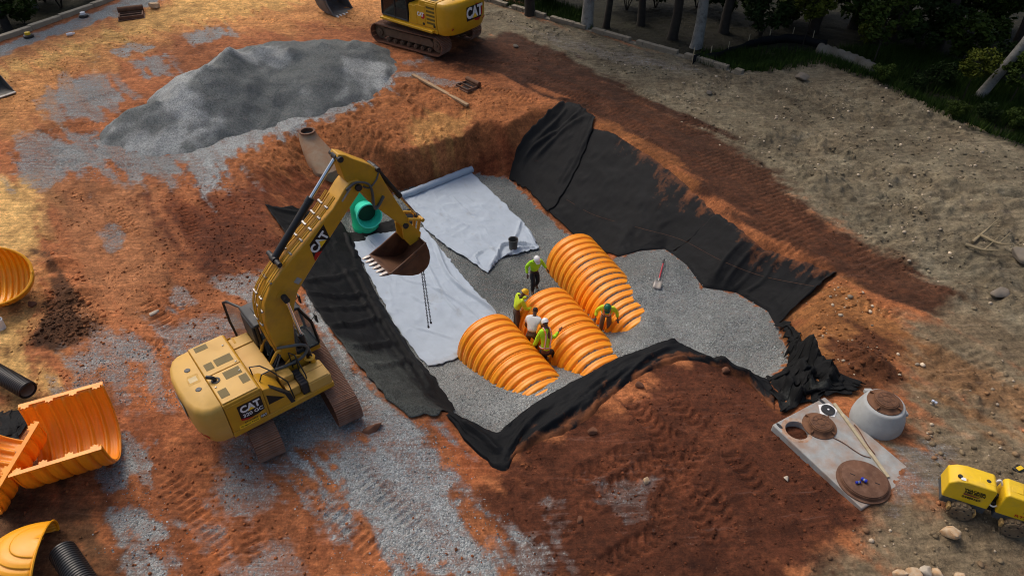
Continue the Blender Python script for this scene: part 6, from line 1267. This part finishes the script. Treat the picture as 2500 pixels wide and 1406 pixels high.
    if vest:
        ax = (v['neck'] - v['pel']).normalized(); rt = Vector((1, 0, 0)); rt = (rt - ax * rt.dot(ax)).normalized(); fr_ = ax.cross(rt)
        for t_, m_, wd in ((.22, 'orange', .03), (.24, 'silver', .017), (.62, 'orange', .03), (.64, 'silver', .017)):
            c_ = v['pel'].lerp(v['neck'], t_); a_, b_ = (.172, .135) if t_ < .5 else (.20, .155)
            if wd < .02: a_ += .014; b_ += .014
            if t_ > .5: continue
            m = MB(); m.tube([c_ + rt * a_ * math.cos(th) + fr_ * b_ * math.sin(th) for th in [2 * math.pi * k / 20 for k in range(21)]], wd, 6); m.build('tape_band', CLOTH[m_], e, smooth=180)
        for s in (-1, 1):
            for m_, wd, o_ in (('orange', .030, 0), ('silver', .017, .016)):
                P = [v['pel'].lerp(v['neck'], .2) + rt * s * .085 - fr_ * (.128 + o_), v['chest'] + rt * s * .095 - fr_ * (.142 + o_), v['neck'] + rt * s * .10 - ax * .01 - fr_ * (.07) + ax * o_, v['neck'] + rt * s * .10 - ax * .02 + fr_ * .07 + ax * o_, v['chest'] + rt * s * .095 + fr_ * (.142 + o_), v['pel'].lerp(v['neck'], .2) + rt * s * .085 + fr_ * (.128 + o_)]
                m = MB(); m.tube(smooth_path(P, 5), wd, 6); m.build('tape_strap', CLOTH[m_], e, smooth=180)
    return e
def pose(bend=0.0, yaw=0.0, L_=None, **kw):
    """standing figure, torso bent forward about the hips by 'bend' radians"""
    J = dict(pel=(0, 0, .95), lh=(-.10, 0, .90), rh=(.10, 0, .90), lk=(-.12, .03, .50), rk=(.12, .03, .50), la=(-.13, 0, .09), ra=(.13, 0, .09))
    T = dict(chest=(0, .0, .38), neck=(0, 0, .58), head=(0, .03, .72), ls=(-.21, 0, .50), rs=(.21, 0, .50), le=(-.27, -.02, .22), re=(.27, -.02, .22), lw=(-.27, .08, -.02), rw=(.27, .08, -.02))
    M = Matrix.Rotation(yaw, 3, 'Z') @ Matrix.Rotation(-bend, 3, 'X')
    for k, q in T.items(): J[k] = Vector(J['pel']) + M @ Vector(q)
    hd = kw.pop('nod', 0.0); J['head'] = Vector(J['neck']) + Matrix.Rotation(-(bend * .6 + hd), 3, 'X') @ Vector((0, .03, .145))
    for k, q in kw.items(): J[k] = Vector(q)
    return J
person((1303, 708), FL, (.35, -.94), 'worker in lime shirt, black trousers and white helmet walking beside the right chamber row', pose(.18, nod=.45, lk=(-.12, .10, .50), la=(-.13, -.12, .12), rk=(.12, .22, .54), ra=(.12, .16, .09), le=(-.34, .02, 1.22), lw=(-.45, .14, 1.02), re=(.30, -.05, 1.18), rw=(.32, .10, .94)), 'lime', 'black', 'white', sc=1.12)
person((1260, 803), FL, (.93, .30), 'worker in yellow-lime shirt and yellow helmet leaning on the mouth of the middle chamber row', pose(.30, nod=.35, rw=(.22, .55, 1.05), re=(.27, .28, 1.10), lw=(-.2, .5, 1.22), le=(-.27, .25, 1.18)), 'yellow_lime', 'brown', 'yellow', sc=1.12)
person((1296, 862), -2.45, (.25, .95), 'bare-headed worker in white T-shirt bending between the left and middle chamber rows', pose(.75, nod=.1, lk=(-.14, .16, .50), rk=(.14, .20, .50), lw=(-.22, .60, .55), rw=(.22, .62, .62), le=(-.3, .40, .90), re=(.3, .42, .90), rf=(.15, .18, .04)), 'white', 'brown', None, 'dark', short=True, sc=1.12)
person((1338, 893), -2.2, (-.30, .95), 'worker in striped lime vest and white helmet bracing a hand on the middle chamber row', pose(.55, nod=.2, pel=(-.12, .02, .66), lh=(-.20, .02, .62), rh=(-.02, .02, .62), rw=(.50, .42, 1.08), re=(.32, .34, .92), rs=(.07, .28, 1.08), lk=(-.12, .36, .46), la=(.02, .16, .12), rk=(.22, .24, .42), ra=(.26, -.10, .09), lw=(-.34, .50, .62), le=(-.36, .34, .80)), 'lime', 'black', 'white', vest=True, sc=1.12)
person((1475, 812), -2.15, (-.15, -.98), 'worker in striped vest and green helmet stooping between the middle and right chamber rows', pose(.55, nod=.35, lw=(-.38, .28, .98), le=(-.34, .12, 1.12), rw=(.36, .30, .95), re=(.34, .14, 1.12)), 'yellow_lime', 'khaki', 'green', vest=True, sc=1.12)

# ================================================================== block wall, curb, fence
M_BLOCK = paint('buff_wall_block', (.215, .185, .135), .9, var=.2, dirt=(.14, .11, .08), dirt_amt=.35, dscale=2, bump=.4, bscale=30)
wallo = empty('block_wall', WALL[0] - Vector((0, 0, 1.0))); tag(wallo, 'stepped retaining wall of buff concrete blocks along the wood', 'wall')
mb = MB(); mb.box((0, 0, 0), (.455, .32, .20)); BLK = bpy.data.meshes.new('block'); BLK.from_pydata([tuple(p) for p in mb.v], [], mb.f)
bm = bmesh.new(); bm.from_mesh(BLK); bmesh.ops.bevel(bm, geom=bm.edges[:], offset=.012, segments=1, affect='EDGES'); bmesh.ops.recalc_face_normals(bm, faces=bm.faces); bm.to_mesh(BLK); bm.free(); BLK.materials.append(M_BLOCK)
pts = [WALL[0]]; acc = 0; rnd = random.Random(11)
dl = [0]
for i in range(len(WALL) - 1): dl.append(dl[-1] + (WALL[i + 1] - WALL[i]).length)
def along(s):
    i = min(max(int(np.searchsorted(dl, s)) - 1, 0), len(WALL) - 2); t_ = (s - dl[i]) / (dl[i + 1] - dl[i]); return WALL[i].lerp(WALL[i + 1], t_), (WALL[i + 1] - WALL[i])
nb = int(dl[-1] / .47)
for c in range(3):
    for i in range(nb):
        s = (i + .5 + .5 * (c % 2)) * .47
        if s > dl[-1] or (c == 0 and (i % 7) in (3,)): continue
        q, d_ = along(s); o = bpy.data.objects.new('block', BLK); COL.objects.link(o); o.parent = wallo
        zt = q.z + .20 - c * .205 - .0 * i
        o.location = Vector((q.x + rnd.uniform(-.012, .012), q.y + rnd.uniform(-.03, .03), zt)) - wallo.location; o.rotation_euler = (0, 0, math.atan2(d_.y, d_.x) + rnd.uniform(-.05, .05))
curb = empty('concrete_curb', CURB[1]); tag(curb, 'pale concrete curb along the wood at the top left', 'curb'); M_CURB = paint('curb_concrete', (.32, .27, .19), .9, var=.15, dirt=(.2, .16, .11), dirt_amt=.3, bump=.2)
for i in range(len(CURB) - 1):
    a, b = CURB[i], CURB[i + 1]; n = max(1, round((b - a).length / 2.6)); d_ = (b - a) / n
    for k in range(n):
        m_ = a + d_ * (k + .5); mb = MB(); mb.box((0, 0, 0), (d_.length - .02, .42, .8)); o = mb.build('curb_section', M_CURB, curb, bevel=.02); o.location = m_ + Vector((0, 0, -.05)) - curb.location; o.rotation_euler = (0, 0, math.atan2(d_.y, d_.x))
for u, v, lab, cm in ((205, 42, 'black drain cap with a pale top on the stone strip nearer the inlet', M_WHT), (71, 92, 'black drain cap with a yellow top on the stone strip by the curb', M_RY)):
    p = ground_hit(u, v); e = empty('drain_riser', p); tag(e, lab, 'drain cap', 'drain caps along the curb'); mb = MB(); mb.lathe([(.30, 0), (.30, .14), (.24, .18), (0, .18)], 20); mb.build('base', M_BLK2, e); mb = MB(); mb.lathe([(.17, .18), (.16, .32), (0, .34)], 16); mb.build('cap', cm, e)
p = ground_hit(172, 88); e = empty('bottle', p, .6); tag(e, 'small white bottle lying on the tan strip below the curb', 'bottle'); mb = MB(); mb.lathe([(0, -.2), (.09, -.2), (.1, -.1), (.1, .12), (.05, .2), (.05, .28), (0, .28)], 14, Matrix.Translation((0, 0, .1)) @ Matrix.Rotation(R(90), 4, 'Y')); mb.build('body', M_WHT, e); mb = MB(); mb.lathe([(.052, .24), (.052, .29), (0, .29)], 12, Matrix.Translation((0, 0, .1)) @ Matrix.Rotation(R(90), 4, 'Y')); mb.build('lid', M_WHT, e)
fence = empty('silt_fence', ground_hit(1800, 140)); tag(fence, 'low black silt fence at the foot of the wood', 'fence')
fp = smooth_path([ground_hit(*q) for q in ((1690, 158), (1760, 146), (1840, 118), (1930, 106), (2015, 122))], 5); mb = MB(); vs = []
for i, q in enumerate(fp): vs += [q + Vector((0, .04 * math.sin(i * 1.9), -.1)) - fence.location, q + Vector((0, .08 * math.sin(i * 1.3), .55 + .06 * math.sin(i * 2.3))) - fence.location]
mb.add(vs, [(2 * i, 2 * i + 2, 2 * i + 3, 2 * i + 1) for i in range(len(fp) - 1)]); mb.build('fabric', M_BLACK, fence, smooth=180, solid=.01)
for i in range(0, len(fp), 3): m = MB(); q = fp[i] - fence.location; m.tube([q + Vector((0, .06, -.1)), q + Vector((.05 * math.sin(i), .08, .95))], .022, 6); m.build('stake', M_WOOD, fence)
# pale pipe section in the grass
pp = smooth_path([ground_hit(*q) + Vector((0, 0, .18)) for q in ((1996, 128), (2030, 138), (2070, 152), (2105, 166), (2132, 182))], 6)
mb = MB(); mb.tube(pp, [.36 + .05 * math.sin(i * 2.4) for i in range(len(pp))], 14); tag(mb.build('rubble_berm', paint('pale_rubble', (.20, .19, .16), .9, var=.3, dirt=(.10, .08, .05), dirt_amt=.5, dscale=1.5, bump=.6, bscale=12), smooth=180), 'pale lumpy stone berm at the edge of the grass', 'berm')

# ================================================================== rocks, clods, loose stones
def ico(sub=2):
    bm = bmesh.new(); bmesh.ops.create_icosphere(bm, subdivisions=sub, radius=1); V = np.array([v.co for v in bm.verts]); F = np.array([[v.index for v in f.verts] for f in bm.faces]); bm.free(); return V, F
IV3, IF3 = ico(3); IV1, IF1 = ico(1)
def rock_mesh(seed, sx=1, sy=1, sz=.75, j=.35):
    r = np.random.RandomState(seed); V = IV3.copy()
    for _ in range(16):
        n = r.normal(size=3); n /= np.linalg.norm(n); c = r.uniform(.42, .85); d = V @ n; V = V - np.where(d > c, d - c, 0)[:, None] * n * .9
    V *= 1 + j * .35 * (fbm(V[:, 0] * 2 + seed, V[:, 1] * 2 + V[:, 2] * 1.7, seed, 4) - .5)[:, None]
    return V * np.array((sx, sy, sz))
M_ROCKO = paint('ochre_rock', (.46, .27, .13), .85, var=.25, dirt=(.52, .46, .34), dirt_amt=.5, dscale=4, bump=.5, bscale=18); M_ROCKG = paint('grey_tan_rock', (.17, .145, .115), .9, var=.25, dirt=(.17, .13, .09), dirt_amt=.4, dscale=5, bump=.4); M_ROCKR = paint('red_clay_lump', (.15, .062, .032), .95, var=.25, dirt=(.20, .09, .05), dirt_amt=.4, bump=.5, bscale=25); M_ROCKP = paint('pale_rock', (.42, .36, .28), .9, var=.2, bump=.4)
def rock(u, v, r, mat, label, seed, sh=(1, 1, .75), cat='rock', group=None, name='rock'):
    p = ground_hit(u, v); me = npmesh(name, rock_mesh(seed, *sh) * r, IF3); o = link(name, me, mat, smooth=40); o.location = (p.x, p.y, p.z + r * sh[2] * .55); o.rotation_euler = (0, 0, seed * 1.3); tag(o, label, cat, group)
rock(2315, 1310, .27, M_ROCKO, 'large ochre rock on the tan soil left of the roller', 1, (1, .9, .9))
for i, (u, v, r, m, lab) in enumerate(((2192, 1408, .20, M_ROCKO, 'leftmost ochre rock in the heap at the bottom edge'), (2226, 1410, .22, M_ROCKO, 'rounded ochre rock second from the left in the bottom heap'), (2256, 1398, .22, M_ROCKP, 'tall pale rock in the middle of the bottom heap'), (2284, 1412, .20, M_ROCKO, 'orange rock right of the pale one in the bottom heap'), (2300, 1420, .17, M_ROCKG, 'grey rock at the front of the bottom heap'), (2340, 1414, .20, M_ROCKO, 'rightmost ochre rock in the heap at the bottom edge'))): rock(u, v, r, m, lab, 20 + i, (1, .9, .95), group='rocks heaped at the bottom edge')
rock(1563, 944, .17, M_ROCKR, 'dark clay lump sitting on the crest liner above the spoil', 2); rock(1772, 907, .2, M_ROCKR, 'reddish clay lump at the crest beside the bunched liner', 3); rock(912, 1046, .30, M_ROCKR, 'long red clay slab lump on stones before the right crawler track', 4, (.6, 1.3, .5)); rock(1448, 1055, .17, M_ROCKR, 'round clay lump low on the spoil slope', 5)
rock(80, 747, .18, M_ROCKR, 'dark brown clod on yellow soil near the end cap', 6); rock(377, 22, .5, M_ROCKO, 'orange boulder beside the curb inlet at the top', 7, (1.1, .9, .6)); rock(376, 765, .2, M_ROCKP, 'pale flat stone on the rutted clay left of the excavator cab', 8, (1.3, .8, .5))
rock(2490, 640, .42, M_ROCKG, 'large grey boulder at the right edge by broken branches', 9, (1.2, .8, .7)); rock(2440, 722, .36, M_ROCKG, 'flat tan boulder on the right-hand soil', 10, (1.3, .9, .4)); rock(1576, 1175, .13, M_ROCKO, 'small ochre stone beside the stone streak on dark soil', 12); rock(1920, 1170, .09, M_ROCKP, 'small pale stone on dark soil below the slab', 13)
rock(1415, 1270, .12, M_ROCKR, 'clay lump low on the dark spoil', 14); rock(130, 1148, .16, M_ROCKG, 'grey stone below the whole orange chamber', 15); rock(1955, 195, .42, M_ROCKG, 'grey boulder at the edge of the grass near the rubble berm', 16, (1.3, .9, .6)); rock(1730, 232, .22, M_ROCKG, 'tan boulder on the tan bank below the block wall', 17); rock(1260, 118, .2, M_ROCKG, 'pale stone on the dark track near the far excavator', 18)
for i, q in enumerate(([(2370, 600), (2400, 575), (2425, 560)], [(2385, 585), (2430, 610), (2460, 618)], [(2350, 610), (2395, 625), (2440, 632)])):
    P = [ground_hit(*a) + Vector((0, 0, .1 + .1 * k)) for k, a in enumerate(q)]; mb = MB(); mb.tube(smooth_path(P, 5), [.06 - .004 * k for k in range(11)], 7); mb.tube([P[1], P[1] + Vector((.5, .3, .35))], [.035, .012], 6); tag(mb.build('broken_branch', paint('dry_branch', (.24, .19, .11), .9)), ['pale broken branch rising from the tan soil at the right', 'bent pale branch lying toward the right edge', 'lowest pale branch of the three at the right'][i], 'branch', 'broken branches on the tan soil')
def soil_mat():
    t = NT('loose_soil_lumps'); c = t.attr('soil', 'Color'); t.bump(t.noise(30, 4), .5, .02); return t.out(c, .95, 0, .2)
M_LUMP = soil_mat()
def scatter(name, n, sizes, sampler, colf, label, cat, seed, mesh=(IV1, IF1), flat=.7):
    r = np.random.RandomState(seed); P = sampler(r, n); n = len(P); V0, F0 = mesh; m = len(V0)
    s = sizes[0] + (sizes[1] - sizes[0]) * r.rand(n) ** 3
    V = V0[None] * (1 + .35 * (r.rand(n, m) - .5))[..., None] * s[:, None, None] * (np.stack([.7 + .6 * r.rand(n), .7 + .6 * r.rand(n), flat * (.7 + .6 * r.rand(n))], -1))[:, None, :]
    z = grid_z(P[:, 0], P[:, 1], GZ); V[..., 0] += P[:, 0, None]; V[..., 1] += P[:, 1, None]; V[..., 2] += (z + s * .25)[:, None]
    F = (F0[None] + (np.arange(n) * m)[:, None, None]).reshape(-1, F0.shape[1]); C = np.ones((n, m, 4)); C[..., :3] = colf(r, P)[:, None, :] * (.8 + .4 * r.rand(n, m))[..., None]
    me = npmesh(name, V.reshape(-1, 3), F, {'soil': ('FLOAT_COLOR', C.reshape(-1, 4))}); o = link(name, me, M_LUMP, smooth=0); tag(o, label, cat, kind='stuff')
def in_poly(polys):
    Ps = [[(p.x, p.y) for p in hits(q)] for q in polys]
    def f(r, n):
        out = []
        ar = [abs(sum(P[i][0] * P[(i + 1) % len(P)][1] - P[(i + 1) % len(P)][0] * P[i][1] for i in range(len(P)))) for P in Ps]; tot = sum(ar)
        for P, a in zip(Ps, ar):
            k = int(n * a / tot * 1.8); xs = [p[0] for p in P]; ys = [p[1] for p in P]; q = np.stack([r.uniform(min(xs), max(xs), k), r.uniform(min(ys), max(ys), k)], -1)
            dens = fbm(q[:, 0] * .5, q[:, 1] * .5, 77, 3); q = q[(sdist(q[:, 0], q[:, 1], P) + (r.rand(k) - .5) * .8 < 0) & (dens > .25 + .4 * r.rand(k))]; out.append(q)
        return np.concatenate(out)
    return f
def soilcol(k0, k1, tint=(1, 1, 1), mixc=None, mf=0):
    def f(r, P):
        i = np.clip(np.searchsorted(GX, P[:, 0]), 0, len(GX) - 1); j = np.clip(np.searchsorted(GY, P[:, 1]), 0, len(GY) - 1); c = soil[j, i] * np.array(tint)
        if mixc is not None: m = (r.rand(len(P)) < mf)[:, None]; c = np.where(m, np.array(mixc), c)
        return c * (k0 + (k1 - k0) * r.rand(len(P)))[:, None]
    return f
scatter('soil_clods', 12000, (.012, .055), in_poly([[(230, 980), (620, 1150), (900, 1250), (1240, 1300), (1200, 1440), (300, 1440)], [(130, 470), (620, 440), (700, 640), (560, 780), (330, 900), (150, 650)], [(20, 640), (140, 600), (260, 820), (240, 1000), (40, 960)], [(0, 1150), (220, 1170), (280, 1430), (0, 1430)], [(560, 430), (720, 340), (1000, 180), (1380, 240), (1230, 420), (960, 470), (800, 470)], [(0, 150), (400, 20), (900, 20), (950, 90), (600, 70), (200, 190), (0, 300)]]), soilcol(.6, 1.35), 'loose clods of clay strewn over the site', 'clods', 1)
scatter('spoil_clods', 5000, (.010, .045), in_poly([[(1235, 1130), (1340, 1085), (1510, 960), (1620, 900), (1800, 915), (1900, 1010), (2100, 1240), (1980, 1350), (1940, 1430), (1260, 1430)], [(1090, 150), (1300, 90), (1600, 250), (1900, 450), (2300, 700), (2200, 770), (2030, 670), (1750, 490), (1450, 270)], [(60, 620), (130, 600), (240, 790), (190, 835), (60, 850)]]), soilcol(.65, 1.7), 'dark crumbs of spoil on the fill and the haul track', 'clods', 2)
scatter('windrow_clods', 1800, (.02, .10), in_poly([[(75, 615), (130, 602), (175, 660), (215, 740), (244, 798), (190, 832), (110, 858), (62, 848), (112, 780), (126, 700), (110, 640)]]), soilcol(.6, 1.5), 'dark windrow of loose soil on the yellow ground at the left', 'clods', 12)
scatter('loose_stones', 14000, (.015, .08), in_poly([[(1130, 10), (1815, 190), (2130, 200), (2540, 400), (2540, 1000), (2350, 760), (1900, 440), (1500, 180)], [(2200, 800), (2520, 950), (2520, 1420), (1980, 1420), (2240, 1180), (2220, 980)], [(1930, 800), (2050, 680), (2200, 800), (2190, 930), (2080, 930)]]), soilcol(.55, 1.6, (1, 1, 1), L((168, 152, 130)), .16), 'loose stones and crumbs on the tan soil', 'stones', 3)
scatter('crushed_stone', 14000, (.012, .03), in_poly([[(560, 1080), (770, 790), (960, 970), (1080, 1060), (1200, 1270), (1300, 1300), (1240, 1430), (880, 1430), (700, 1180)], [(30, 390), (240, 320), (540, 370), (570, 470), (330, 440), (100, 440)], [(1080, 900), (1330, 930), (1210, 1045), (1120, 1000)], [(1480, 640), (1620, 610), (1900, 790), (1940, 880), (1700, 860), (1560, 800)], [(200, 870), (560, 790), (430, 1000), (150, 960)], [(230, 1180), (300, 1050), (430, 1280), (440, 1430), (300, 1430)]]), lambda r, P: np.array(L((150, 155, 156)))[None] * (.35 + 1.3 * r.rand(len(P)) ** 2)[:, None], 'grey crushed stone spread over the clay', 'gravel', 4)

# ================================================================== wood: trees, shrubs, grass
M_BARK = [paint('dark_bark', (.030, .024, .018), .95, var=.3, bump=.6, bscale=14), paint('grey_bark', (.30, .29, .26), .95, var=.3, dirt=(.06, .055, .045), dirt_amt=.5, dscale=3, bump=.6, bscale=14)]
def leaf_mat(name, a, b):
    t = NT(name); c = t.mix(t.attr('leaf'), a, b); return t.out(c, .7, 0, .1)
M_LEAF = [leaf_mat('dark_leaves', (.008, .018, .004), (.024, .042, .009)), leaf_mat('mid_leaves', (.013, .028, .004), (.045, .068, .010)), leaf_mat('yellow_leaves', (.03, .045, .005), (.10, .11, .012))]
def crown_mesh(seed, R_, zc, hz, n, size, mat, hollow=.35):
    r = np.random.RandomState(seed); nc = 34; cd = r.normal(size=(nc, 3)); cd /= np.linalg.norm(cd, axis=1)[:, None]; cr = (.45 + .55 * r.rand(nc)) ; C = cd * cr[:, None] * np.array((R_, R_, hz)) ; cs_ = (.20 + .22 * r.rand(nc)) * R_
    k = r.randint(0, nc, n); o = r.normal(size=(n, 3)); o /= np.linalg.norm(o, axis=1)[:, None]; o *= (r.rand(n) ** .5)[:, None]
    P = C[k] + o * cs_[k][:, None] * np.array((1, 1, .75)); P[:, 2] += zc
    a = r.normal(size=(n, 3)); a[:, 2] *= .5; a /= np.linalg.norm(a, axis=1)[:, None]; b = np.cross(a, r.normal(size=(n, 3))); b /= np.linalg.norm(b, axis=1)[:, None]
    s = size * (.6 + .8 * r.rand(n))[:, None]; a *= s; b *= s * .55
    V = np.stack([P - a * .9, P - b * .8 + a * .1, P + a, P + b * .8 + a * .1], 1).reshape(-1, 3); F = np.arange(n * 4).reshape(-1, 4)
    lf = np.repeat(np.clip(.35 + .5 * (r.rand(n) - .3) + .35 * (cs_[k] / cs_.max() - .6), 0, 1), 4)
    me = npmesh('crown', V, F, {'leaf': ('FLOAT', lf)}); me.materials.append(mat); return me
TALL = [crown_mesh(200 + i, 3.6, 11.5, 4.6, 5200, .34, M_LEAF[i % 2]) for i in range(3)]
LOW = [crown_mesh(300 + i, 1.25, 1.35, 1.0, 2600, .13, M_LEAF[i]) for i in range(3)]; SAP = [crown_mesh(320 + i, 1.5, 3.4, 1.5, 1900, .17, M_LEAF[1 + i % 2]) for i in range(2)]
def tree(u, v, label, r, bark, crown, lean=(0, 0), sc=1.0, pos=None, nbr=6):
    p = ground_hit(u, v) if pos is None else Vector((pos[0], pos[1], gz(*pos))); e = empty('tree', p, (u * .37) % 6.28, scale=sc); tag(e, label, 'tree', 'trees of the wood around the site'); rr = random.Random(int(u * 7 + v))
    if True: e.rotation_euler = (0, 0, 0)
    P = [Vector((lean[0] * z + .12 * math.sin(z * .7 + u), lean[1] * z + .1 * math.cos(z * .6 + v), z)) for z in (-.4, .3, 1.5, 3, 5, 7.5, 10, 12.5)]
    mb = MB(); mb.tube(P, [r * 1.5, r * 1.15, r, r * .95, r * .85, r * .7, r * .5, r * .2], 12)
    for k in range(nbr):
        z = 4 + k * 1.2; a = rr.random() * 6.28; q = Vector((lean[0] * z, lean[1] * z, z)); L_ = 1.6 + rr.random() * 1.6; mb.tube([q, q + Vector((math.cos(a), math.sin(a), .35)) * L_ * .5, q + Vector((math.cos(a), math.sin(a), .55)) * L_], [r * .35, r * .25, r * .08], 6)
    mb.build('trunk', M_BARK[bark], e, smooth=60)
    o = bpy.data.objects.new('crown', crown); COL.objects.link(o); o.parent = e; o.location = (lean[0] * 11, lean[1] * 11, 0); o.rotation_euler = (0, 0, rr.random() * 6.28); return e
TR = [(1290, 38, .30, 0, 'dark trunk tree behind the first blocks of the wall'), (1437, 68, .34, 1, 'thick grey trunk tree rising just behind the block wall'), (1482, 66, .22, 0, 'dark trunk tree right of the thick grey trunk'), (1560, 60, .25, 0, 'dark trunk tree standing between the two grey trunks'), (1640, 96, .30, 0, 'dark trunk tree with a broken limb left of the second grey trunk'),
      (1697, 118, .33, 1, 'grey trunk tree with smooth bark at the foot of the silt fence'), (1770, 80, .30, 0, 'dark trunk tree right of the smooth grey trunk'), (1850, 62, .28, 0, 'dark tree behind the silt fence'), (1905, 40, .30, 0, 'dark tree above the middle of the silt fence'), (1985, 78, .3, 0, 'leaning dark tree above the rubble berm'), (2080, 70, .26, 0, 'dark tree behind the rubble berm'),
      (2190, 100, .25, 0, 'dark tree behind the tall grass bank'), (2290, 120, .27, 0, 'dark tree left of the slanting pale trunk'), (2470, 130, .3, 0, 'dark tree right of the slanting pale trunk'), (2520, 250, .28, 1, 'grey trunk tree at the right edge'), (88, 22, .2, 1, 'slender grey trunk tree behind the top left curb'), (22, 72, .26, 0, 'dark tree in the top left corner'), (140, -20, .25, 0, 'dark tree above the top left curb')]
for i, (u, v, r, bk, lab) in enumerate(TR): tree(u, v, lab, r, bk, TALL[i % 3], lean=((.06, 0) if u < 200 else (.0, 0)), nbr=7)
tree(2393, 240, 'tall pale trunk slanting to the right across the top right corner', .24, 1, TALL[1], lean=(.30, .05))
sh_spots = [(1855, 90, 0, 1.3), (1930, 60, 1, 1.2), (2010, 40, 0, 1.4), (2095, 70, 1, 1.5), (2120, 110, 2, .9), (2190, 60, 1, 1.6), (2240, 130, 0, 1.4), (2150, 205, 1, .45), (2230, 235, 0, .5), (2290, 215, 0, .6), (2330, 290, 1, .4), (2400, 300, 0, .45), (2440, 200, 0, .9), (2350, 150, 1, 1.3), (2480, 320, 1, .5), (2300, 60, 0, 1.7), (2420, 80, 1, 1.6), (1780, 40, 0, 1.3), (1700, 20, 0, 1.4), (1600, 20, 0, 1.2), (1530, 25, 0, 1.3), (1340, 8, 0, 1.1), (20, 15, 0, 1.6), (60, 60, 1, .9), (150, 20, 0, 1.2), (230, -10, 0, 1.2), (-20, 70, 0, 1.3), (110, 5, 1, 1.1)]
WHERE = ['by the silt fence', 'behind the silt fence', 'above the rubble berm', 'right of the rubble berm', 'small and yellowish beside the rubble berm', 'tall behind the grass bank', 'dense behind the grass bank', 'low on the left of the grass bank', 'low in the middle of the grass bank', 'broad on the grass bank', 'low at the front of the grass bank', 'under the slanting pale trunk', 'right of the slanting pale trunk', 'left of the slanting pale trunk', 'low at the right edge', 'high at the top right', 'highest at the top right corner', 'behind the smooth grey trunk', 'between dark trunks above the wall', 'left of the dark limb trunk', 'right of the thick grey trunk', 'behind the first wall blocks', 'in the top left corner', 'behind the curb at the left', 'behind the curb near the slender trunk', 'above the curb near the top edge', 'cut by the left edge behind the curb', 'under the slender grey trunk']
for i, ((u, v, k, s), wh) in enumerate(zip(sh_spots, WHERE)):
    p = ground_hit(u, v); e = empty('shrub', p, (i * 1.7) % 6.28, scale=s); tag(e, 'leafy dark shrub ' + wh, 'shrub', 'shrubs at the edge of the wood')
    mb = MB(); [mb.tube([(0, 0, -.1), (.25 * math.cos(a), .25 * math.sin(a), .6), (.6 * math.cos(a + .4), .6 * math.sin(a + .4), 1.3)], [.035, .025, .01], 6) for a in (0, 1.6, 3.1, 4.7)]; mb.build('stems', M_BARK[0], e)
    o = bpy.data.objects.new('crown', LOW[k]); COL.objects.link(o); o.parent = e
for i, (u, v, s, wh) in enumerate(((2130, 160, .9, 'with yellowish leaves above the rubble berm'), (2350, 245, .6, 'with yellow leaves beside the slanting trunk'), (2460, 262, .6, 'with yellow leaves right of the slanting trunk'), (2230, 90, 1.2, 'leaning out over the grass bank'), (2380, 90, 1.1, 'bright among the dark trees at the top right'), (1960, 110, .8, 'behind the end of the silt fence'))):
    p = ground_hit(u, v); e = empty('sapling', p, i * 2.1, scale=s); tag(e, 'slender sapling ' + wh, 'sapling', 'saplings at the edge of the wood'); mb = MB(); mb.tube([(0, 0, -.1), (.05, .03, 1.2), (.0, .1, 2.6), (.1, .1, 4.0)], [.05, .045, .035, .012], 7); [mb.tube([(0, .05, 2.0 + .3 * q), (.9 * math.cos(q * 2), .9 * math.sin(q * 2), 2.6 + .4 * q)], [.02, .006], 5) for q in range(5)]; mb.build('trunk', M_BARK[0], e); o = bpy.data.objects.new('crown', SAP[i % 2]); COL.objects.link(o); o.parent = e
def grass(name, polys, n, h, col_a, col_b, label, seed):
    r = np.random.RandomState(seed); P = in_poly(polys)(r, n); n = len(P); z = grid_z(P[:, 0], P[:, 1], GZ); a = r.rand(n) * 6.28; w = .012 + .02 * r.rand(n); hh = h * (.4 + .9 * r.rand(n)); ln = (r.rand(n) - .2) * hh * .8
    dx, dy = np.cos(a), np.sin(a); B0 = np.stack([P[:, 0] - dy * w, P[:, 1] + dx * w, z - .02], -1); B1 = np.stack([P[:, 0] + dy * w, P[:, 1] - dx * w, z - .02], -1); T_ = np.stack([P[:, 0] + dx * ln, P[:, 1] + dy * ln, z + hh], -1)
    V = np.stack([B0, B1, T_], 1).reshape(-1, 3); me = npmesh(name, V, np.arange(3 * n).reshape(-1, 3), {'leaf': ('FLOAT', np.repeat(r.rand(n), 3))}); o = link(name, me, leaf_mat(name + '_blades', col_a, col_b), smooth=0); tag(o, label, 'grass', kind='stuff')
grass('grass', [[(1990, 150), (2130, 192), (2260, 255), (2400, 322), (2560, 385), (2700, 380), (2560, 250), (2250, 120), (2050, 120)], [(1160, -6), (1310, 36), (1450, 74), (1420, 30), (1300, -20)], [(1700, 150), (1815, 180), (1990, 160), (1990, 130), (1850, 125), (1720, 130)]], 70000, .42, (.010, .026, .004), (.038, .066, .010), 'dense green grass along the edge of the wood', 6)
